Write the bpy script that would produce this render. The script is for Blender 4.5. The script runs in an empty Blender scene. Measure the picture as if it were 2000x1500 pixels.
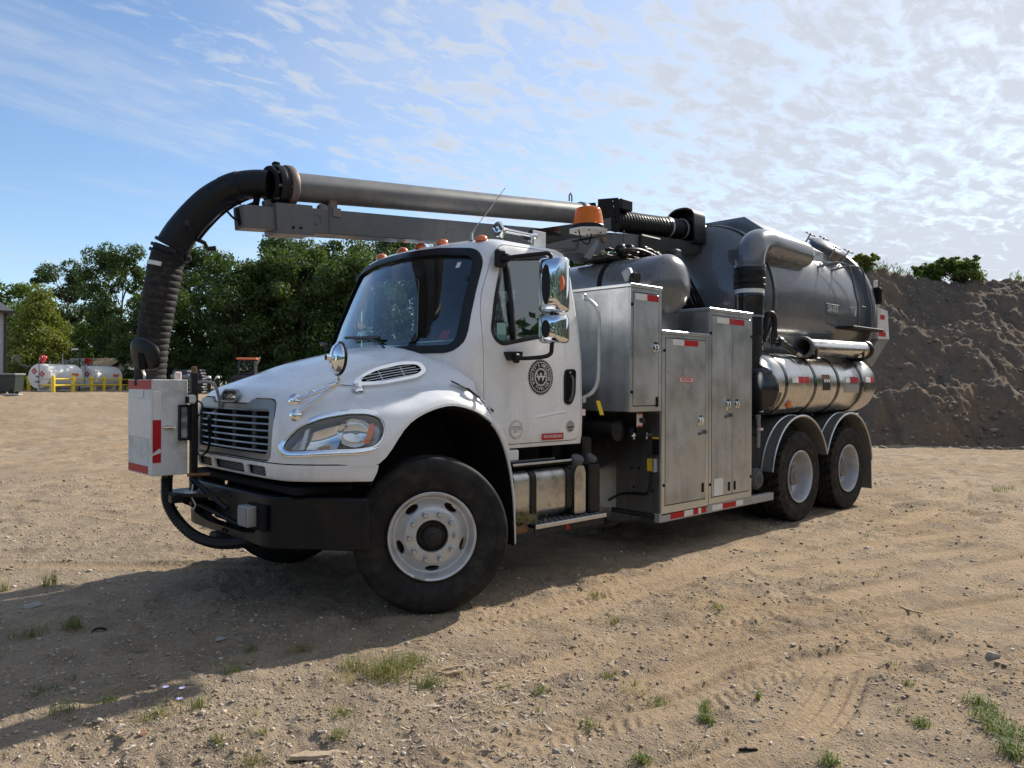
import bpy, bmesh, math, random
import numpy as np
from mathutils import Vector, Matrix
R = math.radians
SC = bpy.context.scene
COL = SC.collection
# ------------------------------------------------------------------ camera
CAM = (-3.2287, -5.3669, 1.5842)
YAW, PITCH, ROLL, FPX = 0.7618, 0.0002, 0.0049, 1499.4
_f = Vector((math.sin(YAW) * math.cos(PITCH), math.cos(YAW) * math.cos(PITCH), math.sin(PITCH)))
_r = Vector((math.cos(YAW), -math.sin(YAW), 0))
_u = _r.cross(_f)
_r2 = _r * math.cos(ROLL) + _u * math.sin(ROLL)
_u2 = -_r * math.sin(ROLL) + _u * math.cos(ROLL)
cd = bpy.data.cameras.new('camera')
cam = bpy.data.objects.new('camera', cd)
COL.objects.link(cam)
m = Matrix((( _r2.x, _u2.x, -_f.x, CAM[0]), (_r2.y, _u2.y, -_f.y, CAM[1]), (_r2.z, _u2.z, -_f.z, CAM[2]), (0, 0, 0, 1)))
cam.matrix_world = m
cd.sensor_width = 36
cd.lens = FPX / 2000 * 36
cd.clip_start = 0.05
cd.clip_end = 6000
SC.camera = cam
# ------------------------------------------------------------------ light
SUN_EL, SUN_AZ = R(34.5), R(89.5)          # azimuth clockwise from +Y
SKY_STRENGTH, SUN_STRENGTH, EXPOSURE = 0.118, 3.7, 0.74
SC.view_settings.view_transform = 'Standard'
SC.view_settings.look = 'None'
SC.view_settings.gamma = 1
SC.view_settings.use_curve_mapping = False
SC.view_settings.exposure = EXPOSURE
sl = bpy.data.lights.new('sun', 'SUN')
sl.energy = SUN_STRENGTH
sl.angle = R(0.8)
sl.color = (1.0, 0.93, 0.82)
so = bpy.data.objects.new('sun', sl)
COL.objects.link(so)
sd = Vector((math.sin(SUN_AZ) * math.cos(SUN_EL), math.cos(SUN_AZ) * math.cos(SUN_EL), math.sin(SUN_EL)))
so.rotation_euler = (-sd).to_track_quat('-Z', 'Y').to_euler()
so.location = sd * 60


class NT:
    """small node-tree helper"""
    def __init__(s, nt):
        s.t = nt
        for n in list(nt.nodes):
            nt.nodes.remove(n)

    def n(s, kind, props=None, **ins):
        nd = s.t.nodes.new(kind)
        for k, v in (props or {}).items():
            setattr(nd, k, v)
        for k, v in ins.items():
            key = int(k[1:]) if k[0] == 'i' and k[1:].isdigit() else k.replace('_', ' ')
            s.set(nd.inputs[key], v)
        return nd

    def set(s, sock, v):
        if isinstance(v, bpy.types.NodeSocket):
            s.t.links.new(v, sock)
        elif isinstance(v, bpy.types.Node):
            s.t.links.new(v.outputs[0], sock)
        else:
            if sock.type == 'RGBA' and hasattr(v, '__len__') and len(v) == 3:
                v = (*v, 1)
            if sock.type == 'VECTOR' and not hasattr(v, '__len__'):
                v = (v, v, v)
            sock.default_value = v

    def math(s, op, a, b=0.0, c=0.0, clamp=False):
        nd = s.t.nodes.new('ShaderNodeMath')
        nd.operation = op
        nd.use_clamp = clamp
        for i, v in enumerate((a, b, c)):
            s.set(nd.inputs[i], v)
        return nd.outputs[0]

    def mix(s, fac, a, b, mode='MIX'):
        nd = s.t.nodes.new('ShaderNodeMix')
        nd.data_type = 'RGBA'
        nd.blend_type = mode
        s.set(nd.inputs[0], fac)
        s.set(nd.inputs[6], a)
        s.set(nd.inputs[7], b)
        return nd.outputs[2]

    def ramp(s, fac, lo, hi, a=0.0, b=1.0, smooth=True):
        nd = s.t.nodes.new('ShaderNodeMapRange')
        nd.interpolation_type = 'SMOOTHSTEP' if smooth else 'LINEAR'
        s.set(nd.inputs['Value'], fac)
        for k, v in (('From Min', lo), ('From Max', hi), ('To Min', a), ('To Max', b)):
            s.set(nd.inputs[k], v)
        return nd.outputs[0]

    def noise(s, vec, scale, detail=4, rough=0.55, dist=0.0):
        nd = s.t.nodes.new('ShaderNodeTexNoise')
        if vec is not None:
            s.set(nd.inputs['Vector'], vec)
        nd.inputs['Scale'].default_value = scale
        nd.inputs['Detail'].default_value = detail
        nd.inputs['Roughness'].default_value = rough
        nd.inputs['Distortion'].default_value = dist
        return nd.outputs[0]

    def mapping(s, vec, loc=(0, 0, 0), rot=(0, 0, 0), scale=(1, 1, 1)):
        nd = s.t.nodes.new('ShaderNodeMapping')
        s.set(nd.inputs[0], vec)
        nd.inputs[1].default_value = loc
        nd.inputs[2].default_value = rot
        nd.inputs[3].default_value = scale
        return nd.outputs[0]


# ------------------------------------------------------------------ sky
W = bpy.data.worlds.new('World')
SC.world = W
W.use_nodes = True
w = NT(W.node_tree)
sky = w.n('ShaderNodeTexSky', {'sky_type': 'NISHITA', 'sun_disc': False, 'sun_elevation': SUN_EL, 'sun_rotation': SUN_AZ,
                               'altitude': 200, 'air_density': 1.0, 'dust_density': 0.5, 'ozone_density': 2.6})
tc = w.n('ShaderNodeTexCoord')
sx = w.n('ShaderNodeSeparateXYZ', i0=tc.outputs['Generated'])
X, Y, Z = sx.outputs
zz = w.math('ADD', w.math('MAXIMUM', Z, 0.0), 0.10)
cu = w.math('DIVIDE', X, zz)
cv = w.math('DIVIDE', Y, zz)
uv = w.n('ShaderNodeCombineXYZ', i0=cu, i1=cv, i2=0.0).outputs[0]
# how far the altocumulus sheet has come over: thins to the north, unseen cover added behind the camera for fill
cover_bias = w.math('MULTIPLY_ADD', w.math('SUBTRACT', X, Y), 0.50, 0.64)
big = w.noise(w.mapping(uv, loc=(3.1, 7.7, 0), rot=(0, 0, R(28)), scale=(0.55, 1.0, 1)), 0.75, 4, 0.5, 0.6)
cover = w.math('ADD', w.math('MULTIPLY', w.math('SUBTRACT', big, 0.5), 1.7), w.math('MULTIPLY', w.math('SUBTRACT', cover_bias, 0.52), 1.25))
ripv = w.mapping(uv, rot=(0, 0, R(-32)), scale=(1.0, 1.9, 1))
rip = w.noise(ripv, 6.5, 5, 0.62, 0.5)
rip2 = w.noise(w.mapping(uv, loc=(9, 2, 0), rot=(0, 0, R(15)), scale=(1, 1.5, 1)), 13.0, 4, 0.6, 0.2)
fine = w.math('ADD', w.math('MULTIPLY', w.math('SUBTRACT', rip, 0.5), 2.7), w.math('MULTIPLY', w.math('SUBTRACT', rip2, 0.5), 0.9))
dens = w.math('ADD', w.math('MULTIPLY', cover, 1.15), fine)
mask = w.ramp(dens, -0.38, 0.80)
mask = w.math('MULTIPLY', mask, w.ramp(cover, -0.95, -0.10))
veil = w.ramp(cover, -0.45, 0.55, 0.0, 0.48)
mask = w.math('MAXIMUM', mask, veil)
cirrus = w.noise(w.mapping(uv, loc=(1.3, 4.2, 0), rot=(0, 0, R(-38)), scale=(0.30, 1.5, 1)), 1.1, 6, 0.62, 0.8)
mask = w.math('MAXIMUM', mask, w.math('MULTIPLY', w.ramp(cirrus, 0.47, 0.72, 0.0, 0.5), w.ramp(rip, 0.3, 0.6, 0.5, 1.0)))
mask = w.math('MULTIPLY', mask, w.ramp(Z, 0.0, 0.08, 0.35, 1.0))
near = w.ramp(w.math('ADD', w.math('MULTIPLY', X, sd.x), w.math('ADD', w.math('MULTIPLY', Y, sd.y), w.math('MULTIPLY', Z, sd.z))), 0.1, 1.0)
thick = w.ramp(w.math('ADD', dens, w.math('MULTIPLY', rip2, 0.5)), 0.10, 1.15)
cl_lit = w.mix(near, (3.5, 3.75, 4.1), (4.55, 4.65, 4.75))
cl_dark = w.mix(near, (2.85, 3.15, 3.6), (3.35, 3.55, 3.9))
cloud = w.mix(thick, cl_lit, cl_dark)
bluesky = w.mix(1.0, sky.outputs[0], (0.85, 0.88, 0.91), 'MULTIPLY')
skyc = w.mix(w.math('MULTIPLY', mask, 0.93), bluesky, cloud)
bg = w.n('ShaderNodeBackground', Color=skyc, Strength=SKY_STRENGTH)
w.n('ShaderNodeOutputWorld', i0=bg.outputs[0])
# ------------------------------------------------------------------ mesh helpers
def nv(v):
    v = Vector(v)
    return v.normalized() if v.length > 1e-9 else v


def frame_of(d):
    d = nv(d)
    a = Vector((0, 0, 1)) if abs(d.z) < 0.9 else Vector((1, 0, 0))
    x = d.cross(a).normalized()
    return x, d.cross(x).normalized()


def spline(pts, k=6):
    P = [Vector(p) for p in pts]
    out = []
    for i in range(len(P) - 1):
        p0 = P[i - 1] if i else P[0] * 2 - P[1]
        p3 = P[i + 2] if i + 2 < len(P) else P[-1] * 2 - P[-2]
        for j in range(k):
            t = j / k
            out.append(0.5 * ((2 * P[i]) + (P[i + 1] - p0) * t + (2 * p0 - 5 * P[i] + 4 * P[i + 1] - p3) * t * t + (3 * P[i] - p0 - 3 * P[i + 1] + p3) * t ** 3))
    out.append(P[-1])
    return out


def rounded(pts, r, k=4):
    """round the corners of a closed 2-D polygon; r may be one radius or a list"""
    n = len(pts)
    out = []
    for i in range(n):
        a, b, c = Vector(pts[i - 1]), Vector(pts[i]), Vector(pts[(i + 1) % n])
        rr = r[i] if hasattr(r, '__len__') else r
        if rr <= 0:
            out.append(tuple(b)); continue
        l1, l2 = (a - b).length, (c - b).length
        d = min(rr, l1 * 0.48, l2 * 0.48)
        p, q = b + (a - b).normalized() * d, b + (c - b).normalized() * d
        for j in range(k + 1):
            t = j / k
            out.append(tuple(p * (1 - t) ** 2 + b * 2 * t * (1 - t) + q * t * t))
    return out


def offset2(pts, d):
    """offset a closed 2-D outline outwards by d"""
    n = len(pts)
    area = sum(pts[i][0] * pts[(i + 1) % n][1] - pts[(i + 1) % n][0] * pts[i][1] for i in range(n))
    s = 1 if area > 0 else -1
    out = []
    for i in range(n):
        a, b, c = Vector(pts[i - 1]), Vector(pts[i]), Vector(pts[(i + 1) % n])
        e1, e2 = (b - a), (c - b)
        n1 = Vector((e1.y, -e1.x)) * s
        n2 = Vector((e2.y, -e2.x)) * s
        nn = nv(Vector((*(nv((*n1, 0)) + nv((*n2, 0))).to_2d(), 0))).to_2d()
        out.append(tuple(b + nn * d))
    return out


class MB:
    def __init__(s):
        s.v, s.f, s.m = [], [], []

    def add(s, vs, fs, m=0):
        o = len(s.v)
        s.v += [tuple(v) for v in vs]
        s.f += [tuple(i + o for i in f) for f in fs]
        s.m += [m] * len(fs)
        return s

    def box(s, c, d, bev=0.004, rot=None, m=0, taper=None):
        hx, hy, hz = d[0] / 2, d[1] / 2, d[2] / 2
        b = min(bev, hx * .49, hy * .49, hz * .49)
        vs, idx = [], {}
        for sx_ in (-1, 1):
            for sy_ in (-1, 1):
                for sz_ in (-1, 1):
                    for ax in range(3):
                        p = [sx_ * (hx - b), sy_ * (hy - b), sz_ * (hz - b)]
                        p[ax] += (sx_, sy_, sz_)[ax] * b
                        idx[(sx_, sy_, sz_, ax)] = len(vs)
                        vs.append(Vector(p))
        fs = []
        for ax in range(3):
            o1, o2 = (ax + 1) % 3, (ax + 2) % 3
            for sg in (-1, 1):
                q = []
                for a, b2 in ((-1, -1), (1, -1), (1, 1), (-1, 1)):
                    k = [0, 0, 0]; k[ax] = sg; k[o1] = a; k[o2] = b2
                    q.append(idx[(*k, ax)])
                fs.append(q)
            for a in (-1, 1):
                for b2 in (-1, 1):
                    k0 = [0, 0, 0]; k1 = [0, 0, 0]
                    k0[o1] = k1[o1] = a; k0[o2] = k1[o2] = b2
                    k0[ax], k1[ax] = -1, 1
                    fs.append([idx[(*k0, o1)], idx[(*k1, o1)], idx[(*k1, o2)], idx[(*k0, o2)]])
        for sx_ in (-1, 1):
            for sy_ in (-1, 1):
                for sz_ in (-1, 1):
                    fs.append([idx[(sx_, sy_, sz_, a)] for a in range(3)])
        c = Vector(c)
        if taper:
            for v in vs:
                t = (v.z + hz) / (2 * hz)
                v.x *= 1 + (taper[0] - 1) * t; v.y *= 1 + (taper[1] - 1) * t
        if rot is not None:
            vs = [rot @ v for v in vs]
        return s.add([v + c for v in vs], fs, m)

    def tube(s, path, r, n=10, caps=True, m=0, closed=False, sq=None):
        P = [Vector(p) for p in path]
        N = len(P)
        rs = r if hasattr(r, '__len__') else [r] * N
        T = []
        for i in range(N):
            if closed:
                T.append(nv(P[(i + 1) % N] - P[i - 1]))
            else:
                T.append(nv(P[min(i + 1, N - 1)] - P[max(i - 1, 0)]))
        x, y = frame_of(T[0])
        vs = []
        for i in range(N):
            if i:
                x = nv(x - T[i] * x.dot(T[i]))
                y = T[i].cross(x)
            for j in range(n):
                a = 2 * math.pi * j / n
                ca, sa = math.cos(a), math.sin(a)
                if sq:
                    ca *= sq[0]; sa *= sq[1]
                vs.append(P[i] + (x * ca + y * sa) * rs[i])
        fs = []
        for i in range(N if closed else N - 1):
            for j in range(n):
                a, b = i * n + j, i * n + (j + 1) % n
                c, d = ((i + 1) % N) * n + (j + 1) % n, ((i + 1) % N) * n + j
                fs.append((a, b, c, d))
        if caps and not closed:
            fs.append(tuple(range(n))[::-1])
            fs.append(tuple((N - 1) * n + j for j in range(n)))
        return s.add(vs, fs, m)

    def cyl(s, p0, p1, r0, r1=None, n=20, caps=True, m=0):
        return s.tube([p0, p1], [r0, r0 if r1 is None else r1], n, caps, m)

    def lathe(s, prof, o=(0, 0, 0), ax=(0, 1, 0), n=32, m=0, closed=False, cap0=False, cap1=False, mfun=None):
        """prof: list of (radius, distance along the axis)"""
        o, d = Vector(o), nv(ax)
        x, y = frame_of(d)
        vs = []
        for (r, h) in prof:
            for j in range(n):
                a = 2 * math.pi * j / n
                vs.append(o + d * h + (x * math.cos(a) + y * math.sin(a)) * r)
        L = len(prof)
        for i in range(L if closed else L - 1):
            fs = []
            for j in range(n):
                k = (i + 1) % L
                fs.append((i * n + j, i * n + (j + 1) % n, k * n + (j + 1) % n, k * n + j))
            if i == 0:
                o0 = len(s.v)
                s.v += [tuple(v) for v in vs]
            s.f += [tuple(q + o0 for q in f) for f in fs]
            s.m += [mfun(i) if mfun else m] * len(fs)
        if cap0:
            s.f.append(tuple(o0 + j for j in range(n))); s.m.append(m)
        if cap1:
            s.f.append(tuple(o0 + (L - 1) * n + j for j in range(n))); s.m.append(m)
        return s

    def prism(s, out, f0, f1, m=0):
        """out: closed 2-D outline; f0, f1 map (a, b) to the two end faces"""
        n = len(out)
        vs = [f0(a, b) for a, b in out] + [f1(a, b) for a, b in out]
        fs = [tuple(range(n)), tuple(range(2 * n - 1, n - 1, -1))]
        fs += [(i, n + i, n + (i + 1) % n, (i + 1) % n) for i in range(n)]
        return s.add(vs, fs, m)

    def ring(s, out, inn, f0, f1, m=0):
        """solid frame between two outlines of equal length"""
        n = len(out)
        vs = [f(a, b) for f in (f0, f1) for o in (out, inn) for a, b in o]
        fs = []
        for i in range(n):
            j = (i + 1) % n
            A, B, C, D = i, n + i, 2 * n + i, 3 * n + i
            a, b, c, d = j, n + j, 2 * n + j, 3 * n + j
            fs += [(A, a, b, B), (C, D, d, c), (A, C, c, a), (B, b, d, D)]
        return s.add(vs, fs, m)

    def mesh(s, name, mats, ang=35, recalc=True, smooth=True):
        me = bpy.data.meshes.new(name)
        me.from_pydata(s.v, [], s.f)
        for mt in (mats if isinstance(mats, (list, tuple)) else [mats]):
            me.materials.append(mt)
        if any(s.m):
            me.polygons.foreach_set('material_index', s.m)
        if recalc:
            bm = bmesh.new()
            bm.from_mesh(me)
            bmesh.ops.recalc_face_normals(bm, faces=bm.faces[:])
            bm.to_mesh(me)
            bm.free()
        if smooth:
            shade(me, ang)
        return me

    def build(s, name, mats, parent=None, ang=35, recalc=True, smooth=True):
        return obj(name, s.mesh(name, mats, ang, recalc, smooth), parent)


def shade(me, ang=35):
    me.polygons.foreach_set('use_smooth', [True] * len(me.polygons))
    me.set_sharp_from_angle(angle=R(ang))
    me.update()


def obj(name, me, parent=None, label=None, **kw):
    o = bpy.data.objects.new(name, me)
    COL.objects.link(o)
    if parent is not None:
        o.parent = parent
    if label:
        o['label'] = label
    for k, v in kw.items():
        o[k] = v
    return o


def thing(name, label, cat, loc=(0, 0, 0), rz=0.0, group=None):
    o = bpy.data.objects.new(name, None)
    o.empty_display_size = 0.2
    COL.objects.link(o)
    o.location = loc
    o.rotation_euler = (0, 0, rz)
    return tag(o, label, cat, group)


def tag(o, label, cat, group=None):
    o['label'] = label
    o['category'] = cat
    if group:
        o['group'] = group
    return o


def kind(o, k):
    o['kind'] = k
    return o


def copy_tree(o, parent=None):
    c = o.copy()
    COL.objects.link(c)
    c.parent = parent
    for ch in [x for x in SC.objects if x.parent == o]:
        copy_tree(ch, c)
    return c


def boolean(base, cutters, op='DIFFERENCE'):
    """base, cutters: meshes; gives a new mesh"""
    a = bpy.data.objects.new('tmp', base)
    COL.objects.link(a)
    tmp = [a]
    for c in cutters:
        b = bpy.data.objects.new('tmp', c)
        COL.objects.link(b)
        tmp.append(b)
        md = a.modifiers.new('b', 'BOOLEAN')
        md.operation = op
        md.solver = 'EXACT'
        md.object = b
    bpy.context.view_layer.update()
    dg = bpy.context.evaluated_depsgraph_get()
    me = bpy.data.meshes.new_from_object(a.evaluated_get(dg))
    for t in tmp:
        bpy.data.objects.remove(t)
    return me


def setmats(me, mats):
    me.materials.clear()
    for x in mats:
        me.materials.append(x)
    return me


def text_mesh(txt, size, xf, ext=0.0008, align='CENTER', space=1.0):
    """flat lettering; xf maps (x, y, z) of the text plane to the world"""
    cu_ = bpy.data.curves.new('t', 'FONT')
    cu_.body = txt
    cu_.size = size
    cu_.align_x = align
    cu_.align_y = 'CENTER'
    cu_.extrude = ext
    cu_.space_character = space
    cu_.resolution_u = 3
    o = bpy.data.objects.new('t', cu_)
    COL.objects.link(o)
    bpy.context.view_layer.update()
    dg = bpy.context.evaluated_depsgraph_get()
    me = bpy.data.meshes.new_from_object(o.evaluated_get(dg))
    bpy.data.objects.remove(o)
    vs = [xf(*v.co) for v in me.vertices]
    fs = [tuple(p.vertices) for p in me.polygons]
    bpy.data.meshes.remove(me)
    return vs, fs


# ------------------------------------------------------------------ materials
def material(name, base, rough=0.5, metal=0.0, coat=0.0, dirt=None, bump=None, streak=None, rvar=0.0, spec=0.5, var=0.0, dust=None, splat=None):
    mt = bpy.data.materials.new(name)
    mt.use_nodes = True
    t = NT(mt.node_tree)
    tc_ = t.n('ShaderNodeTexCoord')
    O = tc_.outputs['Object']
    col = (*base, 1)
    if var:
        nz = t.noise(O, 3.0, 5, 0.6)
        col = t.mix(t.ramp(nz, 0.3, 0.7), tuple(c * (1 - var) for c in base), tuple(min(1, c * (1 + var)) for c in base))
    if streak:
        c2, amt, sc = streak
        nz = t.noise(t.mapping(O, scale=(1, 1, 0.06)), sc, 5, 0.65)
        gate = t.ramp(t.noise(O, 1.7, 2), 0.35, 0.7)
        col = t.mix(t.math('MULTIPLY', t.math('MULTIPLY', t.ramp(nz, 0.45, 0.75), gate), amt), col, c2)
    if dirt:
        c2, amt, sc = dirt
        nz = t.noise(O, sc, 8, 0.68, 0.4)
        col = t.mix(t.math('MULTIPLY', t.ramp(nz, 0.42, 0.72), amt), col, c2)
    if splat:
        c2, amt, sc = splat
        nz = t.noise(O, sc, 3, 0.5, 0.2)
        gate = t.ramp(t.noise(O, 1.3, 2), 0.45, 0.62)
        col = t.mix(t.math('MULTIPLY', t.math('MULTIPLY', t.ramp(nz, 0.64, 0.69), gate), amt), col, c2)
    if dust:                                     # settled dust: collects low down, thrown up from the ground
        c2, z0, z1, amt = dust
        sp = t.n('ShaderNodeSeparateXYZ', i0=O)
        g = t.ramp(sp.outputs[2], z0, z1, 1.0, 0.0)
        nz = t.ramp(t.noise(O, 6.0, 6, 0.65), 0.25, 0.75, 0.35, 1.0)
        col = t.mix(t.math('MULTIPLY', t.math('MULTIPLY', g, nz), amt), col, c2)
    b = t.n('ShaderNodeBsdfPrincipled', Roughness=rough, Metallic=metal)
    t.set(b.inputs['Base Color'], col)
    b.inputs['Specular IOR Level'].default_value = spec
    if coat:
        b.inputs['Coat Weight'].default_value = coat
        b.inputs['Coat Roughness'].default_value = 0.08
    if rvar:
        nz = t.noise(O, 2.6, 6, 0.65)
        t.set(b.inputs['Roughness'], t.ramp(nz, 0.25, 0.75, max(0.02, rough - rvar), min(1, rough + rvar)))
    if bump:
        sc, st = bump[:2]
        nz = t.noise(O, sc, 6, 0.6)
        bp = t.n('ShaderNodeBump', Strength=st, Distance=bump[2] if len(bump) > 2 else 0.01, Height=nz)
        t.set(b.inputs['Normal'], bp.outputs[0])
    t.n('ShaderNodeOutputMaterial', i0=b.outputs[0])
    return mt


def glass_mat(name, tint, rough=0.0, refl=1.0):
    mt = bpy.data.materials.new(name)
    mt.use_nodes = True
    t = NT(mt.node_tree)
    tr = t.n('ShaderNodeBsdfTransparent', Color=tint)
    gl = t.n('ShaderNodeBsdfGlossy', Color=(1, 1, 1), Roughness=0.015 + rough)
    lw = t.n('ShaderNodeLayerWeight', Blend=0.5)
    fac = t.math('MULTIPLY', t.math('MULTIPLY_ADD', t.math('POWER', lw.outputs['Facing'], 5.0), 0.95, 0.045), refl, clamp=True)
    mx = t.n('ShaderNodeMixShader', i0=fac, i1=tr.outputs[0], i2=gl.outputs[0])
    t.n('ShaderNodeOutputMaterial', i0=mx.outputs[0])
    return mt


def clear_plastic(name, base, trans=0.6, rough=0.12, emis=None):
    mt = bpy.data.materials.new(name)
    mt.use_nodes = True
    t = NT(mt.node_tree)
    b = t.n('ShaderNodeBsdfPrincipled', Roughness=rough)
    t.set(b.inputs['Base Color'], base)
    b.inputs['Transmission Weight'].default_value = trans
    b.inputs['IOR'].default_value = 1.35
    t.n('ShaderNodeOutputMaterial', i0=b.outputs[0])
    return mt


DUST = (0.30, 0.235, 0.16)
M = {}
M['white'] = material('white_paint', (0.80, 0.82, 0.84), 0.30, 0, 0.5, dirt=((0.50, 0.49, 0.47), 0.32, 2.6), streak=((0.45, 0.44, 0.42), 0.45, 9), rvar=0.12, dust=((0.50, 0.44, 0.36), 0.9, 1.35, 0.32))
M['white_worn'] = material('worn_white_paint', (0.66, 0.67, 0.66), 0.5, 0, 0, dirt=((0.30, 0.28, 0.25), 0.55, 5), streak=((0.35, 0.33, 0.3), 0.5, 14), rvar=0.12)
M['tank'] = material('grey_gloss_paint', (0.118, 0.128, 0.140), 0.24, 0, 0.45, dirt=((0.20, 0.19, 0.175), 0.35, 2.5), rvar=0.08, splat=((0.02, 0.022, 0.025), 0.8, 26))
M['grey'] = material('grey_boom_paint', (0.098, 0.106, 0.116), 0.42, 0, 0.1, dirt=((0.155, 0.145, 0.13), 0.6, 5), rvar=0.14, streak=((0.055, 0.050, 0.046), 0.6, 10), splat=((0.10, 0.06, 0.035), 0.7, 18))
M['pipe'] = material('weathered_grey_pipe', (0.15, 0.155, 0.162), 0.45, 0.15, 0, dirt=((0.25, 0.24, 0.22), 0.6, 6), rvar=0.12)
M['alu'] = material('brushed_aluminium', (0.55, 0.58, 0.61), 0.44, 1.0, 0, streak=((0.25, 0.262, 0.275), 0.85, 12), dirt=((0.31, 0.325, 0.34), 0.65, 3.2), rvar=0.12, bump=(60, 0.05, 0.002))
M['alu_trim'] = material('aluminium_trim', (0.62, 0.65, 0.68), 0.36, 1.0, 0, dirt=((0.42, 0.43, 0.44), 0.4, 9), rvar=0.1)
M['steel'] = material('stainless_steel', (0.66, 0.64, 0.61), 0.27, 1.0, 0, streak=((0.46, 0.43, 0.38), 0.7, 7), dirt=((0.50, 0.47, 0.42), 0.4, 2.2), rvar=0.12, bump=(3.0, 0.08, 0.02))
M['dirty_steel'] = material('dirty_tank_steel', (0.55, 0.55, 0.53), 0.33, 0.9, 0, dirt=((0.28, 0.24, 0.19), 0.9, 5), rvar=0.12, splat=(DUST, 0.7, 14))
M['chrome'] = material('chrome', (0.86, 0.87, 0.88), 0.05, 1.0, 0, rvar=0.02)
M['rim'] = material('silver_wheel_paint', (0.58, 0.59, 0.61), 0.36, 0.35, 0.2, dirt=((0.33, 0.29, 0.24), 0.5, 7), rvar=0.1)
M['rear_rim'] = material('white_wheel_paint', (0.50, 0.51, 0.53), 0.42, 0.25, 0.1, dirt=((0.26, 0.22, 0.17), 0.6, 6), rvar=0.1)
M['rubber'] = material('tyre_rubber', (0.009, 0.009, 0.010), 0.68, 0, 0, dirt=((0.062, 0.054, 0.044), 0.55, 7), bump=(90, 0.15, 0.003), rvar=0.12, spec=0.35)
M['rear_rubber'] = material('dusty_tyre_rubber', (0.014, 0.0135, 0.013), 0.8, 0, 0, dirt=((0.075, 0.062, 0.046), 0.6, 9), bump=(90, 0.15, 0.003), spec=0.3)
M['hose'] = material('black_rubber_hose', (0.007, 0.008, 0.010), 0.48, 0, 0, dirt=((0.022, 0.021, 0.020), 0.5, 9), rvar=0.14, spec=0.3)
M['dusty_hose'] = material('dusty_corrugated_rubber', (0.018, 0.016, 0.017), 0.75, 0, 0, dirt=((0.075, 0.066, 0.058), 0.7, 22), spec=0.3, splat=((0.20, 0.18, 0.15), 0.6, 60))
M['black'] = material('black_plastic', (0.007, 0.007, 0.009), 0.42, 0, 0, dirt=((0.035, 0.032, 0.028), 0.3, 7), rvar=0.1, spec=0.35)
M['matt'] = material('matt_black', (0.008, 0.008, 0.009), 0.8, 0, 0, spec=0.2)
M['bumper'] = material('black_bumper_paint', (0.004, 0.005, 0.007), 0.42, 0, 0.0, dirt=((0.03, 0.027, 0.023), 0.3, 6), rvar=0.1, dust=(DUST, 0.45, 0.75, 0.03), spec=0.28)
M['chassis'] = material('chassis_black', (0.012, 0.012, 0.012), 0.65, 0, 0, dirt=((0.07, 0.057, 0.042), 0.45, 6))
M['blackpipe'] = material('black_pipe_paint', (0.010, 0.012, 0.016), 0.22, 0, 0.4, rvar=0.06)
M['glass'] = glass_mat('windshield_glass', (0.84, 0.90, 0.91), refl=1.5)
M['sideglass'] = glass_mat('tinted_side_glass', (0.72, 0.80, 0.78), refl=2.8)
M['lens'] = glass_mat('clear_headlight_lens', (0.90, 0.92, 0.93), refl=1.3)
M['amber'] = clear_plastic('amber_plastic', (1.0, 0.33, 0.03), 0.6, 0.15)
M['amber_solid'] = material('amber_marker', (0.75, 0.16, 0.03), 0.3, 0, 0.4)
M['red'] = material('red_reflective_tape', (0.45, 0.008, 0.014), 0.5, 0, 0.0, dirt=((0.25, 0.03, 0.03), 0.3, 12), spec=0.3)
M['tapewhite'] = material('white_reflective_tape', (0.72, 0.72, 0.71), 0.45, 0, 0.1, dirt=((0.5, 0.49, 0.46), 0.4, 12))
M['labelwhite'] = material('white_label', (0.74, 0.74, 0.72), 0.55, 0, 0, dirt=((0.55, 0.53, 0.5), 0.4, 10))
M['yellow'] = material('yellow_paint', (0.78, 0.56, 0.03), 0.5, 0, 0, dirt=((0.5, 0.36, 0.06), 0.4, 4))
M['ink'] = material('black_print', (0.012, 0.012, 0.013), 0.5)
M['pink'] = material('red_white_print', (0.78, 0.62, 0.6), 0.5)
M['seat'] = material('dark_seat_cloth', (0.028, 0.03, 0.033), 0.85, bump=(120, 0.1, 0.002))
M['dark_alu'] = material('grimy_aluminium', (0.17, 0.172, 0.175), 0.5, 0.8, 0, streak=((0.08, 0.08, 0.08), 0.8, 9), dirt=((0.10, 0.09, 0.08), 0.7, 4), rvar=0.1)
M['vinyl'] = material('grey_vinyl', (0.10, 0.105, 0.11), 0.7, bump=(120, 0.1, 0.002))
M['dash'] = material('dark_dashboard', (0.035, 0.037, 0.04), 0.65, bump=(120, 0.1, 0.002))
M['headliner'] = material('cab_lining', (0.045, 0.045, 0.05), 0.85)
M['brown'] = material('rusty_brown', (0.16, 0.075, 0.035), 0.75, dirt=((0.30, 0.17, 0.08), 0.5, 12))
M['rust_ring'] = material('worn_flange', (0.17, 0.16, 0.155), 0.55, 0.3, 0, dirt=((0.20, 0.10, 0.055), 0.8, 9))
M['mudguard'] = material('grey_mudguard', (0.115, 0.118, 0.12), 0.5, 0, 0, dirt=((0.20, 0.175, 0.14), 0.55, 5), rvar=0.1)
M['greyplate'] = material('galvanised_plate', (0.40, 0.41, 0.42), 0.5, 0.5, 0, dirt=((0.25, 0.24, 0.22), 0.5, 8))
M['flange'] = material('grey_cast_flange', (0.24, 0.25, 0.26), 0.5, 0.3)
M['grille_grey'] = material('grille_surround', (0.20, 0.21, 0.215), 0.35, 0.6, 0, dirt=((0.12, 0.11, 0.10), 0.5, 8))
M['bar_grey'] = material('grille_bar_grey', (0.42, 0.46, 0.49), 0.38, 0.5)
M['greensign'] = material('teal_sticker', (0.25, 0.45, 0.40), 0.5)
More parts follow.
